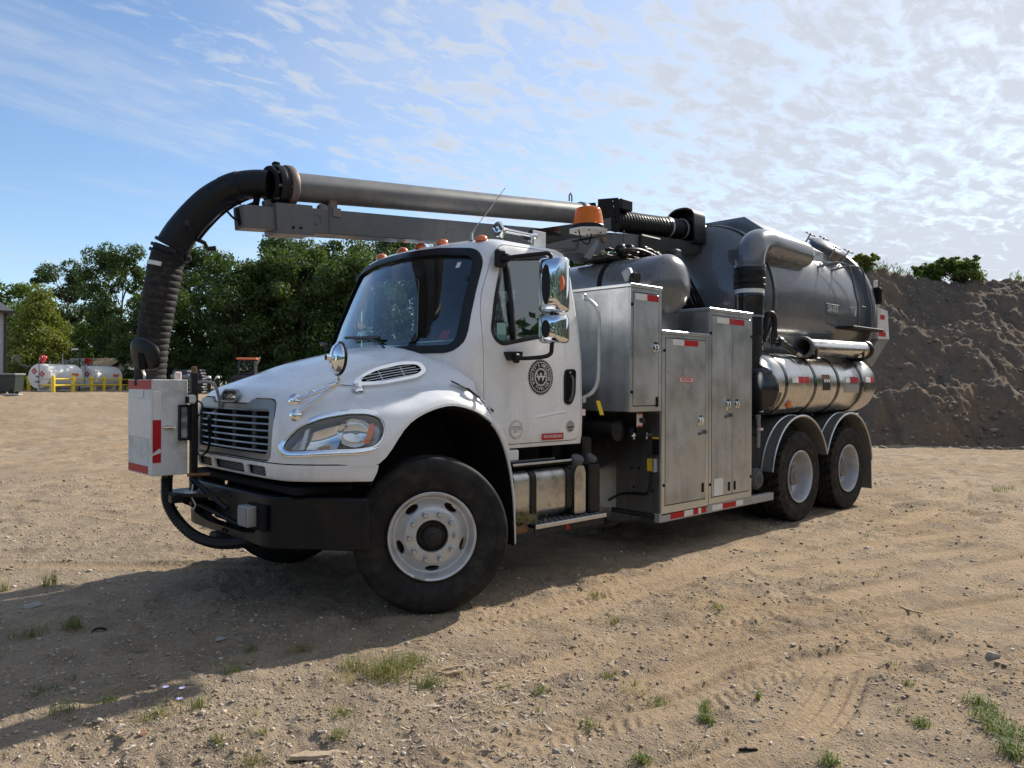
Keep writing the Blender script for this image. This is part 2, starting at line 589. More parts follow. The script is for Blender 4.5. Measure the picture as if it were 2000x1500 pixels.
# ------------------------------------------------------------------ terrain
def _hash(ix, iy, seed):
    h = (ix.astype(np.int64) * 374761393 + iy.astype(np.int64) * 668265263 + seed * 1442695041) & 0xFFFFFFFF
    h = ((h ^ (h >> 13)) * 1274126177) & 0xFFFFFFFF
    return ((h ^ (h >> 16)) & 0xFFFF) / 65535.0


def vnoise(x, y, scale, seed=0):
    x = x / scale; y = y / scale
    ix, iy = np.floor(x), np.floor(y)
    fx, fy = x - ix, y - iy
    fx = fx * fx * fx * (fx * (fx * 6 - 15) + 10); fy = fy * fy * fy * (fy * (fy * 6 - 15) + 10)
    a, b = _hash(ix, iy, seed), _hash(ix + 1, iy, seed)
    c, d = _hash(ix, iy + 1, seed), _hash(ix + 1, iy + 1, seed)
    return (a + (b - a) * fx) * (1 - fy) + (c + (d - c) * fx) * fy - 0.5


def sstep(x, a, b):
    t = np.clip((x - a) / (b - a), 0, 1)
    return t * t * (3 - 2 * t)


FX, FY, RX, RY = _f.x, _f.y, _r.x, _r.y


def depth_side(x, y):
    dx, dy = x - CAM[0], y - CAM[1]
    return dx * FX + dy * FY, dx * RX + dy * RY


def broad(x, y):
    """the yard climbs gently away to the left behind the truck"""
    d, s = depth_side(x, y)
    left = sstep(-s / np.maximum(np.abs(d), 1.0), -0.10, 0.12)
    return 0.93 * sstep(d, 12, 52) * left + 0.25 * sstep(d, 52, 130) * left


TRACKS = [  # centre line, width, ribs, lug pitch
    ([(3.951, -4.096), (3.461, -3.872), (2.711, -3.58), (1.959, -3.349), (1.368, -3.146), (0.879, -3.038), (0.207, -2.967), (-0.216, -2.892), (-0.592, -2.826)], 0.30, 4, 0),
    ([(9.0, -3.2), (6.881, -2.854), (5.692, -2.581), (4.622, -2.309), (3.944, -2.1), (2.892, -1.892), (1.886, -1.79), (1.24, -1.789), (0.4, -1.95)], 0.26, 4, 0),
    ([(1.244, -3.513), (0.893, -3.605), (0.432, -3.703), (0.048, -3.714), (-0.308, -3.641), (-0.641, -3.562), (-1.2, -3.4)], 0.26, 3, 0),
    ([(-3.2, 3.9), (-2.166, 2.787), (-1.844, 2.492), (-1.059, 1.673), (-0.598, 1.177), (0.3, 0.3)], 0.22, 3, 0),
    ([(-2.2, 9.6), (-1.503, 7.903), (-1.075, 6.877), (-0.55, 5.269), (-0.262, 4.268), (-0.088, 3.447), (0.0, 2.3)], 0.3, 3, 0),
    ([(-1.6, -2.9), (-1.19, -2.935), (-0.762, -2.958), (-0.32, -3.042), (0.068, -3.157), (0.748, -3.269), (1.374, -3.578), (2.6, -4.1)], 0.28, 0, 0.075),
    ([(-1.0, -2.2), (-0.135, -2.343), (0.451, -2.423), (1.185, -2.486), (1.838, -2.691), (4.2, -3.3), (8.0, -4.4)], 0.28, 0, 0.085),
    ([(2.6, -2.2), (5.0, -3.0), (9.0, -4.6), (13, -6.4)], 0.3, 0, 0.09),
    ([(6.0, -2.0), (8.5, -1.9), (11, -1.2), (14, 0.2)], 0.3, 4, 0),
    ([(-6, 9.0), (-3, 10.5), (0, 12), (4, 15)], 0.35, 3, 0),
    ([(-4, 14.0), (-1, 16.5), (5, 20)], 0.4, 3, 0),
    ([(-0.2, -1.45), (0.8, -1.55), (2.4, -1.62), (4.2, -1.52)], 0.3, 0, 0.08),
]


def track_fields(x, y):
    """height offset and how much each point has been rolled flat"""
    h = np.zeros_like(x); roll = np.zeros_like(x)
    for pts, wd, ribs, lug in TRACKS:
        P = np.array([tuple(p)[:2] for p in spline([(a, b, 0) for a, b in pts], 6)])
        lo, hi = P.min(0) - 0.6, P.max(0) + 0.6
        sel = np.where((x > lo[0]) & (x < hi[0]) & (y > lo[1]) & (y < hi[1]))[0]
        if not len(sel):
            continue
        px, py = x[sel], y[sel]
        best = np.full(len(sel), 9.0); side = np.zeros(len(sel)); along = np.zeros(len(sel))
        acc = 0.0
        for i in range(len(P) - 1):
            a, b = P[i], P[i + 1]
            d = b - a; L = math.hypot(*d)
            t = np.clip(((px - a[0]) * d[0] + (py - a[1]) * d[1]) / (L * L), 0, 1)
            qx, qy = px - (a[0] + d[0] * t), py - (a[1] + d[1] * t)
            dist = np.hypot(qx, qy)
            sg = np.sign(d[0] * qy - d[1] * qx)
            up = dist < best
            best[up] = dist[up]; side[up] = (sg * dist)[up]; along[up] = (acc + t * L)[up]
            acc += L
        hw = wd / 2
        patch = np.clip(vnoise(px, py, 0.55, 91) * 3.0 + 0.75, 0, 1)       # worn away in places
        ins = sstep(hw - best, -0.02, 0.03) * patch
        endf = sstep(along, 0, 0.5) * sstep(acc - along, 0, 0.5)
        ins = ins * endf
        prof = -0.020 * ins + 0.012 * np.exp(-((best - hw - 0.03) / 0.03) ** 2) * endf * patch
        if ribs:
            prof += 0.0135 * ins * np.clip(vnoise(px, py, 0.5, 93) * 3 + 0.9, 0.15, 1) * np.cos(side / hw * math.pi * ribs)
        if lug:
            ph = along + np.abs(side) * 0.55
            prof += 0.0078 * ins * np.clip(vnoise(px, py, 0.4, 92) * 4 + 0.6, 0, 1) * np.sign(np.sin(ph / lug * math.pi * 2)) * np.clip(np.abs(np.sin(ph / lug * math.pi * 2)) * 2, 0, 1) * (np.abs(side) > 0.015)
        h[sel] += prof
        roll[sel] = np.maximum(roll[sel], ins)
    return h, roll


WHEELS = [(.09, -1.05), (.08, 1.0), (5.39, -1.08), (6.73, -1.08), (5.39, 1.08), (6.73, 1.08), (5.39, -0.75), (6.73, -0.75)]


def relief(x, y):
    d = np.hypot(x - CAM[0], y - CAM[1])
    h, roll = track_fields(x, y)
    amp = sstep(vnoise(x, y, 1.9, 5) + vnoise(x, y, 0.7, 6) * 0.5, -0.3, 0.35)
    k = (1 - 0.75 * roll)
    h += 0.050 * vnoise(x, y, 1.7, 1) + 0.024 * vnoise(x, y, 0.55, 2) * k
    h += k * (0.4 + amp) * (0.022 * vnoise(x, y, 0.17, 3) + 0.013 * vnoise(x, y, 0.075, 4))
    cl = vnoise(x, y, 0.12, 11)
    h += k * 0.028 * amp * np.clip(cl - 0.18, 0, 1)
    h += k * 0.012 * (0.3 + amp) * vnoise(x, y, 0.034, 7)
    h -= k * 0.016 * np.clip(0.10 - np.abs(vnoise(x, y, 0.24, 14)), 0, 1) * 10 * amp * 0.6
    h -= 0.02 * sstep(vnoise(x, y, 0.32, 12), 0.22, 0.34) * k * amp
    far = sstep(d, 8, 30)
    h += far * 0.07 * vnoise(x, y, 2.6, 8) + far * 0.05 * vnoise(x, y, 0.9, 9)
    h += sstep(d, 4, 9) * k * 0.035 * vnoise(x, y, 0.42, 15) * (0.4 + amp)
    # tyres have settled: keep the ground at zero under them, a little spoil around
    for wx, wy in WHEELS:
        q = np.hypot((x - wx) / 1.3, (y - wy))
        h *= sstep(q, 0.12, 0.45)
        rr = np.hypot((x - wx), (y - wy) * 1.1)
        h += 0.014 * np.exp(-((rr - 0.33) / 0.09) ** 2) * (0.5 + vnoise(x, y, 0.09, 21))
    return h, roll, amp


def gz(x, y):
    x = np.array([float(x)]); y = np.array([float(y)])
    return float(relief(x, y)[0][0] + broad(x, y)[0])


def grid_mesh(name, X_, Y_, Z_, mats, attrs=None, closed=False):
    nr, na = X_.shape
    me = bpy.data.meshes.new(name)
    me.vertices.add(nr * na)
    me.vertices.foreach_set('co', np.stack([X_, Y_, Z_], -1).reshape(-1).astype(np.float32))
    i = np.arange(nr - 1)[:, None]
    j = np.arange(na if closed else na - 1)[None, :]
    j2 = (j + 1) % na
    q = np.stack([i * na + j, (i + 1) * na + j, (i + 1) * na + j2, i * na + j2], -1).reshape(-1, 4)
    me.loops.add(q.size)
    me.loops.foreach_set('vertex_index', q.reshape(-1).astype(np.int32))
    me.polygons.add(len(q))
    me.polygons.foreach_set('loop_start', np.arange(0, q.size, 4).astype(np.int32))
    me.polygons.foreach_set('use_smooth', [True] * len(q))
    me.update(calc_edges=True)
    me.materials.append(mats)
    for k, a in (attrs or {}).items():
        at = me.attributes.new(k, 'FLOAT', 'POINT')
        at.data.foreach_set('value', a.reshape(-1).astype(np.float32))
    return me


def ground_material():
    mt = bpy.data.materials.new('yard_dirt')
    mt.use_nodes = True
    t = NT(mt.node_tree)
    O = t.n('ShaderNodeTexCoord').outputs['Object']
    roll = t.n('ShaderNodeAttribute', {'attribute_name': 'roll'}).outputs['Fac']
    amp = t.n('ShaderNodeAttribute', {'attribute_name': 'rough'}).outputs['Fac']
    n1 = t.noise(O, 0.55, 6, 0.6, 0.5)
    n2 = t.noise(O, 2.8, 6, 0.65, 0.3)
    n3 = t.noise(O, 22, 5, 0.7)
    n4 = t.noise(O, 95, 4, 0.7)
    col = t.mix(t.ramp(n1, 0.36, 0.64), (0.395, 0.278, 0.163), (0.46, 0.348, 0.235))
    sx_ = t.n('ShaderNodeSeparateXYZ', i0=O)
    gv = t.ramp(t.math('ADD', t.math('MULTIPLY', sx_.outputs[0], 0.35), t.math('MULTIPLY', n1, 2.0)), 0.35, 1.35, 0.75, 0.0)
    col = t.mix(gv, col, (0.385, 0.310, 0.228))
    col = t.mix(t.ramp(n2, 0.43, 0.62, 0, 0.85), col, (0.29, 0.222, 0.155))
    col = t.mix(t.math('MULTIPLY', roll, 0.65), col, (0.47, 0.345, 0.22))
    peb = t.n('ShaderNodeTexVoronoi', {'feature': 'F1'}, i0=O, Scale=62.0)
    pv = t.ramp(peb.outputs['Distance'], 0.24, 0.42, 1, 0)
    sp = t.n('ShaderNodeSeparateColor', i0=peb.outputs['Color'])
    gate = t.math('MULTIPLY', t.ramp(sp.outputs[0], 0.52, 0.56), pv)
    gate = t.math('MULTIPLY', gate, t.math('SUBTRACT', 1.0, t.math('MULTIPLY', roll, 0.8)))
    pc = t.mix(sp.outputs[1], (0.20, 0.18, 0.16), (0.60, 0.56, 0.50))
    col = t.mix(t.math('MULTIPLY', gate, 0.85), col, pc)
    col = t.mix(t.ramp(n3, 0.5, 0.78, 0, 0.55), col, (0.17, 0.13, 0.09))  # dark grit, deepened in colour to stand for tiny shadows
    col = t.mix(t.ramp(n4, 0.58, 0.76, 0, 0.5), col, (0.64, 0.57, 0.47))
    col = t.mix(t.ramp(n4, 0.42, 0.26, 0, 0.45), col, (0.16, 0.125, 0.095))
    b = t.n('ShaderNodeBsdfPrincipled', Roughness=0.95)
    b.inputs['Specular IOR Level'].default_value = 0.12
    t.set(b.inputs['Base Color'], col)
    hh = t.math('ADD', t.math('ADD', t.math('MULTIPLY', n3, 1.1), t.math('MULTIPLY', n4, 0.5)), t.math('MULTIPLY', gate, 0.35))
    bp = t.n('ShaderNodeBump', Strength=1.0, Distance=0.034, Height=hh)
    t.set(b.inputs['Normal'], bp.outputs[0])
    t.n('ShaderNodeOutputMaterial', i0=b.outputs[0])
    return mt


def build_ground():
    mid = math.atan2(FY, FX)
    fine = np.linspace(-R(41), R(41), 660)
    rest = np.linspace(R(41), 2 * math.pi - R(41), 92)[1:-1]
    ang = mid - np.concatenate([fine, rest])
    r = np.concatenate([[0.0, 0.6, 1.1], np.geomspace(1.5, 26, 600), np.geomspace(26.5, 90, 70), np.geomspace(95, 3500, 22)])
    A, Rr = np.meshgrid(ang, r)
    x, y = CAM[0] + Rr * np.cos(A), CAM[1] + Rr * np.sin(A)
    xf, yf = x.reshape(-1), y.reshape(-1)
    h, roll, amp = relief(xf, yf)
    z = (h * sstep(-Rr.reshape(-1), -200, -60) + broad(xf, yf)).reshape(x.shape)
    me = grid_mesh('ground', x, y, z, ground_material(), {'roll': roll, 'rough': amp}, closed=True)
    kind(obj('ground', me), 'structure')


build_ground()


def bearing(px, depth, z=0.0):
    """a spot on the yard, depth metres ahead of where the photographer stood"""
    s = (px - 1000) / FPX * depth
    return (CAM[0] + FX * depth + RX * s, CAM[1] + FY * depth + RY * s, z)


def floor_at(px, depth):
    x, y, _ = bearing(px, depth)
    return Vector((x, y, float(broad(np.array([x]), np.array([y]))[0])))


# ------------------------------------------------------------------ the heap of dug-out earth
def mound_z(s, d):
    """s to the right, d ahead of the photographer"""
    foot = 19.9 + 0.5 * vnoise(s, d * 0, 4.0, 31) + 0.35 * vnoise(s, d * 0, 1.3, 32)
    t = d - foot
    ledge = 1.5 + 0.5 * vnoise(s, d * 0, 3.2, 33)
    z = ledge * sstep(t, -0.1, 1.7)
    crest = 3.80 + 0.25 * vnoise(s, d * 0, 5.0, 34) + 0.55 * np.exp(-((s - 18.0) / 1.6) ** 2)
    z = z + np.clip(t - 2.0, 0, 99) * 0.80
    top = ledge + crest
    z = np.minimum(z, top - 0.05) - 0.10 * np.maximum(0, (t - 2.0) * 0.80 - crest)
    rough = sstep(z, 0.02, 0.4)
    z = z + rough * (0.5 * vnoise(s, d, 2.3, 41) + 0.32 * vnoise(s, d, 0.85, 42) + 0.22 * vnoise(s, d, 0.36, 43) + 0.12 * np.abs(vnoise(s, d, 0.26, 46)) + 0.15 * vnoise(s, d, 0.16, 44) + 0.085 * vnoise(s, d, 0.08, 45) - 0.30 * np.clip(0.12 - np.abs(vnoise(s + 0.25 * vnoise(s, d, 1.1, 48), d * 0.22, 0.9, 47)), 0, 1) * 3)
    end = sstep(s, 6.0, 9.5)
    return np.where(t < -0.1, -0.15, z * end - 0.15 * (1 - rough))


def mound_material():
    mt = bpy.data.materials.new('dark_earth')
    mt.use_nodes = True
    t = NT(mt.node_tree)
    O = t.n('ShaderNodeTexCoord').outputs['Object']
    n1 = t.noise(O, 0.45, 6, 0.62, 0.6)
    n2 = t.noise(O, 3.5, 6, 0.7)
    n3 = t.noise(O, 24, 5, 0.7)
    col = t.mix(t.ramp(n1, 0.38, 0.62), (0.155, 0.122, 0.094), (0.225, 0.158, 0.105))
    col = t.mix(t.ramp(n2, 0.42, 0.7, 0, 0.7), col, (0.135, 0.108, 0.088))
    col = t.mix(t.ramp(n3, 0.56, 0.75, 0, 0.6), col, (0.27, 0.22, 0.17))
    vo = t.n('ShaderNodeTexVoronoi', {'feature': 'F1'}, i0=O, Scale=11.0)
    sp = t.n('ShaderNodeSeparateColor', i0=vo.outputs['Color'])
    g = t.math('MULTIPLY', t.ramp(sp.outputs[0], 0.90, 0.93), t.ramp(vo.outputs['Distance'], 0.25, 0.38, 1, 0))
    col = t.mix(t.math('MULTIPLY', g, 0.8), col, (0.42, 0.37, 0.31))
    b = t.n('ShaderNodeBsdfPrincipled', Roughness=0.95)
    b.inputs['Specular IOR Level'].default_value = 0.1
    t.set(b.inputs['Base Color'], col)
    bp = t.n('ShaderNodeBump', Strength=1.0, Distance=0.05, Height=t.math('ADD', n3, t.math('MULTIPLY', n2, 0.8)))
    t.set(b.inputs['Normal'], bp.outputs[0])
    t.n('ShaderNodeOutputMaterial', i0=b.outputs[0])
    return mt


M['earth'] = mound_material()


def build_mound():
    s = np.concatenate([np.arange(6.0, 20.5, 0.055), np.geomspace(20.55, 60, 60)])
    d = np.concatenate([np.arange(19.0, 29.0, 0.05), np.geomspace(29.1, 60, 40)])
    D, S = np.meshgrid(d, s, indexing='ij')
    z = mound_z(S.reshape(-1), D.reshape(-1)).reshape(S.shape)
    x = CAM[0] + FX * D + RX * S
    y = CAM[1] + FY * D + RY * S
    kind(obj('dirt_hill', grid_mesh('dirt_hill', x, y, z, M['earth'])), 'structure')


build_mound()


def on_mound(s, d):
    z = float(mound_z(np.array([float(s)]), np.array([float(d)]))[0])
    return Vector((CAM[0] + FX * d + RX * s, CAM[1] + FY * d + RY * s, z))
# ------------------------------------------------------------------ trees and bushes
def leaf_mat(name, c0, c1, c2, trans=0.35):
    mt = bpy.data.materials.new(name)
    mt.use_nodes = True
    t = NT(mt.node_tree)
    ri = t.n('ShaderNodeNewGeometry').outputs['Random Per Island']
    O = t.n('ShaderNodeTexCoord').outputs['Object']
    nz = t.noise(O, 0.35, 3)
    col = t.mix(ri, c0, c1)
    col = t.mix(t.ramp(nz, 0.42, 0.62, 0, 0.7), col, c2)
    b = t.n('ShaderNodeBsdfPrincipled', Roughness=0.55)
    b.inputs['Specular IOR Level'].default_value = 0.3
    t.set(b.inputs['Base Color'], col)
    tl = t.n('ShaderNodeBsdfTranslucent')
    t.set(tl.inputs[0], t.mix(1.0, col, (1.5, 1.6, 0.6), 'MULTIPLY'))
    mx = t.n('ShaderNodeMixShader', i0=trans, i1=b.outputs[0], i2=tl.outputs[0])
    t.n('ShaderNodeOutputMaterial', i0=mx.outputs[0])
    return mt


M['leaf'] = leaf_mat('oak_leaves', (0.028, 0.052, 0.021), (0.082, 0.120, 0.042), (0.054, 0.088, 0.031), 0.42)
M['leaf_light'] = leaf_mat('bright_green_leaves', (0.060, 0.105, 0.022), (0.120, 0.165, 0.035), (0.085, 0.13, 0.025))  # lighter green foliage for some trees, bushes and weeds
M['leaf_yellow'] = leaf_mat('yellowing_leaves', (0.12, 0.155, 0.028), (0.24, 0.235, 0.045), (0.10, 0.135, 0.028))
M['leaf_blue'] = leaf_mat('bluish_leaves', (0.030, 0.055, 0.026), (0.060, 0.095, 0.042), (0.040, 0.07, 0.03))
M['bark'] = material('bark', (0.085, 0.068, 0.052), 0.9, bump=(12, 0.6, 0.03), var=0.3)
M['grass'] = leaf_mat('grass_blades', (0.075, 0.12, 0.028), (0.15, 0.19, 0.05), (0.24, 0.21, 0.09), 0.3)
M['dry_grass'] = leaf_mat('dry_grass', (0.36, 0.29, 0.15), (0.50, 0.42, 0.25), (0.28, 0.24, 0.12), 0.25)


def quads_mesh(name, C, U, V, mat, mesh=None):
    """leaf cards: centres, half-axes; a slightly folded pair of triangles each"""
    n = len(C)
    P = np.stack([C - U * 0.9, C - V * 0.55 + U * 0.1, C + U, C + V * 0.55 + U * 0.1], 1)
    me = bpy.data.meshes.new(name)
    me.vertices.add(n * 4)
    me.vertices.foreach_set('co', P.reshape(-1).astype(np.float32))
    me.loops.add(n * 4)
    me.loops.foreach_set('vertex_index', np.arange(n * 4, dtype=np.int32))
    me.polygons.add(n)
    me.polygons.foreach_set('loop_start', np.arange(0, n * 4, 4, dtype=np.int32))
    me.update(calc_edges=True)
    me.materials.append(mat)
    return me


def rand_unit(rg, n):
    v = rg.normal(size=(n, 3))
    return v / np.linalg.norm(v, axis=1, keepdims=True)


def leaves_around(rg, centers, radii, per, size, mat, name, droop=0.25, shell=0.55):
    n = per * len(centers)
    ci = np.repeat(np.arange(len(centers)), per)
    dirs = rand_unit(rg, n)
    rad = np.array(radii)[ci] * (shell + (1 - shell) * rg.random(n)) ** 0.6 * (0.75 + 0.5 * rg.random(n))
    C = np.array(centers)[ci] + dirs * rad[:, None] * np.array([1, 1, 0.72])
    nrm = dirs * 0.7 + rand_unit(rg, n) * 0.8 + np.array([0, 0, 0.35])
    nrm /= np.linalg.norm(nrm, axis=1, keepdims=True)
    a = np.cross(nrm, rand_unit(rg, n)); a /= np.linalg.norm(a, axis=1, keepdims=True) + 1e-9
    a[:, 2] -= droop; a /= np.linalg.norm(a, axis=1, keepdims=True)
    b = np.cross(nrm, a); b /= np.linalg.norm(b, axis=1, keepdims=True) + 1e-9
    s = size * (0.6 + 0.8 * rg.random(n))[:, None]
    return quads_mesh(name, C, a * s, b * s, mat)


def tree_meshes(seed, H, cw, cbase, nclump, per, leaf, mat, crown_shape='oval', trunk_r=0.28, lean=0.0):
    """a trunk with limbs that reach into the clumps of a broken crown"""
    rg = np.random.default_rng(seed)
    cs, rs = [], []
    while len(cs) < nclump:
        u = rg.random()
        z = cbase + (H - cbase) * u
        if crown_shape == 'oval':
            prof = math.sqrt(max(0.02, 1 - ((u - 0.42) / 0.62) ** 2))
        elif crown_shape == 'cone':
            prof = max(0.12, 1.05 - u * 0.95)
        else:
            prof = math.sqrt(max(0.03, 1 - ((u - 0.6) / 0.62) ** 2))
        a = rg.random() * 2 * math.pi
        lob = 1 + 0.28 * math.sin(3 * a + seed) + 0.16 * math.sin(5 * a + seed * 2 + z)
        q = cw * prof * lob * math.sqrt(0.15 + 0.85 * rg.random()) * 0.92
        c = (q * math.cos(a) + lean * u, q * math.sin(a), z + rg.normal() * 0.25)
        cs.append(c); rs.append((0.50 + 0.75 * rg.random()) * cw * 0.27)
    crown = leaves_around(rg, cs, rs, per, leaf, mat, 'crown')
    mb = MB()
    top = H * 0.78
    tp = [(0.0, 0.0, -0.3)]
    for k in range(1, 7):
        u = k / 6
        tp.append((lean * u * 0.8 + rg.normal() * 0.12 * u, rg.normal() * 0.12 * u, top * u))
    mb.tube(spline(tp, 3), [trunk_r * (1.25 if i == 0 else 1) * (1 - 0.85 * i / 18) for i in range(19)], 8)
    order = rg.permutation(nclump)[:min(26, nclump)]
    for i in order:
        c = np.array(cs[i])
        z0 = max(cbase * 0.55, c[2] - (0.35 + 0.5 * rg.random()) * math.hypot(c[0], c[1]) - 0.6)
        z0 = min(z0, top * 0.95)
        u = z0 / top
        b = np.array([lean * u * 0.8, 0, z0])
        mid = (b + c) / 2 + np.array([rg.normal() * 0.2, rg.normal() * 0.2, 0.12 * np.linalg.norm(c - b)])
        r0 = trunk_r * (0.18 + 0.3 * (1 - u))
        mb.tube(spline([b, mid, c], 4), [r0 * (1 - 0.8 * k / 8) for k in range(9)], 5, caps=False)
    return crown, mb.mesh('trunk', M['bark'], 60)


def plant_tree(name, label, px, depth, meshes, sc=1.0, rz=0.0, group=None, szz=1.0, dz=0.0):
    p = floor_at(px, depth)
    t = thing(name, label, 'tree', (p.x, p.y, p.z + dz), rz, group)
    t.scale = (sc, sc, sc * szz)
    obj('crown', meshes[0], t)
    obj('trunk', meshes[1], t)
    return t


TA = tree_meshes(3, 14.6, 5.0, 2.2, 95, 300, 0.155, M['leaf'])
TB = tree_meshes(8, 14.2, 4.6, 3.0, 80, 310, 0.15, M['leaf'], 'top')
M['leaf_mid'] = leaf_mat('mid_green_leaves', (0.034, 0.062, 0.020), (0.092, 0.130, 0.038), (0.060, 0.094, 0.028), 0.42)
TC = tree_meshes(14, 11.5, 4.4, 1.2, 85, 290, 0.15, M['leaf_mid'])
TD = tree_meshes(21, 9.0, 3.9, 0.6, 80, 300, 0.125, M['leaf_yellow'], 'cone')
TE = tree_meshes(27, 8.0, 3.9, 0.6, 75, 290, 0.14, M['leaf_light'])
TF = tree_meshes(33, 13.5, 3.9, 4.5, 60, 320, 0.145, M['leaf_blue'], 'top')
G = 'trees along the far edge of the yard'
plant_tree('broadleaf_tree', 'tall dark leafy tree just left of the hanging black hose', 238, 71, TB, 0.70, 0.3, G, 1.32)
plant_tree('broadleaf_tree', 'large dark tree in the gap between hose and boom end', 388, 70, TA, 0.80, 1.9, G, 1.06)
plant_tree('broadleaf_tree', 'tallest dark tree below the square boom end', 560, 74, TA, 0.97, 0.2, G)
plant_tree('broadleaf_tree', 'dark tree with thin top behind the middle of the boom', 660, 71, TB, 0.95, 2.4, G)
plant_tree('broadleaf_tree', 'dark tree seen over the cab roof under the boom', 760, 76, TA, 1.0, 4.0, G)
plant_tree('broadleaf_tree', 'lower dark tree behind the lower length of the hose', 318, 64, TC, 0.72, 0.8, G)
plant_tree('broadleaf_tree', 'low dark tree behind the hood and far mirror', 460, 63, TC, 0.95, 2.1, G)
plant_tree('broadleaf_tree', 'low dark tree beside the far edge of the windshield', 590, 63, TC, 1.0, 4.4, G)
plant_tree('broadleaf_tree', 'dark tree seen through the windshield and passenger window', 720, 62, TC, 0.95, 5.4, G)
plant_tree('broadleaf_tree', 'tree behind the cab seen through the driver window', 880, 72, TA, 0.9, 3.1, G)
plant_tree('broadleaf_tree', 'tree showing in the gap between cab and grey air tank', 1090, 66, TB, 0.98, 1.1, G)
plant_tree('broadleaf_tree', 'tree far behind the cab with a rounded top', 985, 70, TC, 1.1, 0.5, G)
plant_tree('yellowing_tree', 'yellow green conical tree behind the left fuel tank', 84, 57.5, TD, 0.80, 0.4)
plant_tree('leafy_tree', 'bright green tree above the old shed roof', 196, 75, TE, 0.92, 1.4)
plant_tree('round_crowned_tree', 'dark round crowned tree rising over the yellow tree', 130, 92, TF, 1.06, 2.0)
plant_tree('leafy_tree', 'pale green tree behind the metal building corner', 12, 84, TE, 1.35, 3.0)
plant_tree('broadleaf_tree', 'grey green far tree left of the yellow tree', 55, 105, TC, 1.0, 3.6)
plant_tree('broadleaf_tree', 'far tree beyond the left frame edge behind the building', -70, 90, TA, 0.85, 3.3)


def undergrowth():
    rg = np.random.default_rng(77)
    cs, rs = [], []
    for px in np.arange(150, 960, 13):
        for k in range(2):
            d = 71 + rg.random() * 8
            p = floor_at(px + rg.normal() * 8, d)
            h = 0.6 + rg.random() * 3.6
            cs.append((p.x, p.y, p.z + h)); rs.append(0.9 + 1.1 * rg.random())
    me = leaves_around(rg, cs, rs, 300, 0.15, M['leaf'], 'undergrowth')
    kind(obj('undergrowth', me), 'stuff')


undergrowth()


def far_woods():
    """woods on the other side of the yard, at the photographer's back; the glass and chrome mirror them"""
    rg = np.random.default_rng(78)
    cs, rs = [], []
    for a in np.arange(95, 300, 2.4):
        an = math.atan2(FY, FX) + R(a)
        for k in range(4):
            q = 37 + rg.random() * 8
            cs.append((CAM[0] + q * math.cos(an), CAM[1] + q * math.sin(an), 1.0 + k * 2.6 + rg.random() * 2.2)); rs.append(2.4 + rg.random())
    me = leaves_around(rg, cs, rs, 90, 0.5, M['leaf'], 'far_woods')
    kind(obj('far_woods', me), 'stuff')


far_woods()


def bush(name, label, s, d, H, wd, n, mat, seed, per=120, leaf=0.075):
    p = on_mound(s, d)
    rg = np.random.default_rng(seed)
    cs, rs = [], []
    st = MB()
    for i in range(n):
        a = rg.random() * 6.283
        u = rg.random()
        q = wd * math.sqrt(rg.random()) * (1.0 - 0.45 * u)
        c = np.array([q * math.cos(a), q * math.sin(a), H * (0.15 + 0.8 * u)])
        cs.append(c); rs.append((0.30 + 0.30 * rg.random()) * min(1.0, H * 0.7))
        st.tube(spline([(0, 0, -0.2), c * 0.5 + np.array([0, 0, 0.12 * H]), c], 3), [0.02 * (1 - 0.12 * k) for k in range(7)], 4, caps=False)
    for i in range(int(n * 0.5)):                    # shoots that stand out of the outline
        a = rg.random() * 6.283
        q = wd * math.sqrt(rg.random()) * 0.8
        b0 = np.array([q * math.cos(a), q * math.sin(a), H * 0.6])
        for k in range(4):
            cs.append(b0 + np.array([rg.normal() * 0.1, rg.normal() * 0.1, H * (0.15 + 0.13 * k)])); rs.append(0.09)
    t = thing(name, label, 'bush', p)
    obj('foliage', leaves_around(rg, cs, rs, per // 3, leaf, mat, 'foliage', .1, .05), t)
    st.build('stem', M['bark'], t, 60)


bush('bush', 'dense green bush on the ridge of the dark earth heap', 15.75, 27.1, .75, 1.0, 55, M['leaf_light'], 5, 230, .040)
bush('bush', 'lower bluish bush at the left side of the ridge bush', 14.7, 27.0, 0.6, 0.6, 36, M['leaf_light'], 6, 240, .034)
bush('bush', 'small pale bush beside the tank rear on the heap ridge', 12.35, 26.9, 0.45, 0.35, 18, M['leaf_yellow'], 7, 170, .045)


def weeds():
    rg = np.random.default_rng(55)
    C, U, V = [], [], []
    for i in range(330):
        s = 12.0 + rg.random() * 2.6 if i < 240 else 17.8 + rg.random() * 3.4
        d = 26.6 + rg.random() * 1.0
        p = on_mound(s, d)
        h = 0.12 + 0.28 * rg.random()
        for k in range(9):
            a = rg.random() * 6.283
            o = np.array([math.cos(a), math.sin(a), 0])
            C.append(np.array(p) + o * 0.06 + np.array([0, 0, h * (0.25 + 0.6 * rg.random())]))
            U.append((np.array([0, 0, 1]) + o * 0.5) * 0.07)
            V.append(np.cross(o, [0, 0, 1]) * 0.022)
    kind(obj('weeds', quads_mesh('weeds', np.array(C), np.array(U), np.array(V), M['leaf_light'])), 'stuff')


weeds()

# ------------------------------------------------------------------ the far side of the yard
VX = Vector((RX, RY, 0))
VD = Vector((FX, FY, 0))


def yard_item(name, label, cat, px, depth, turn=0.0, group=None):
    """x of the item runs to the right as the photographer saw it, y away from him, turned by `turn`"""
    p = floor_at(px, depth)
    return thing(name, label, cat, p, math.atan2(RY, RX) + turn, group)


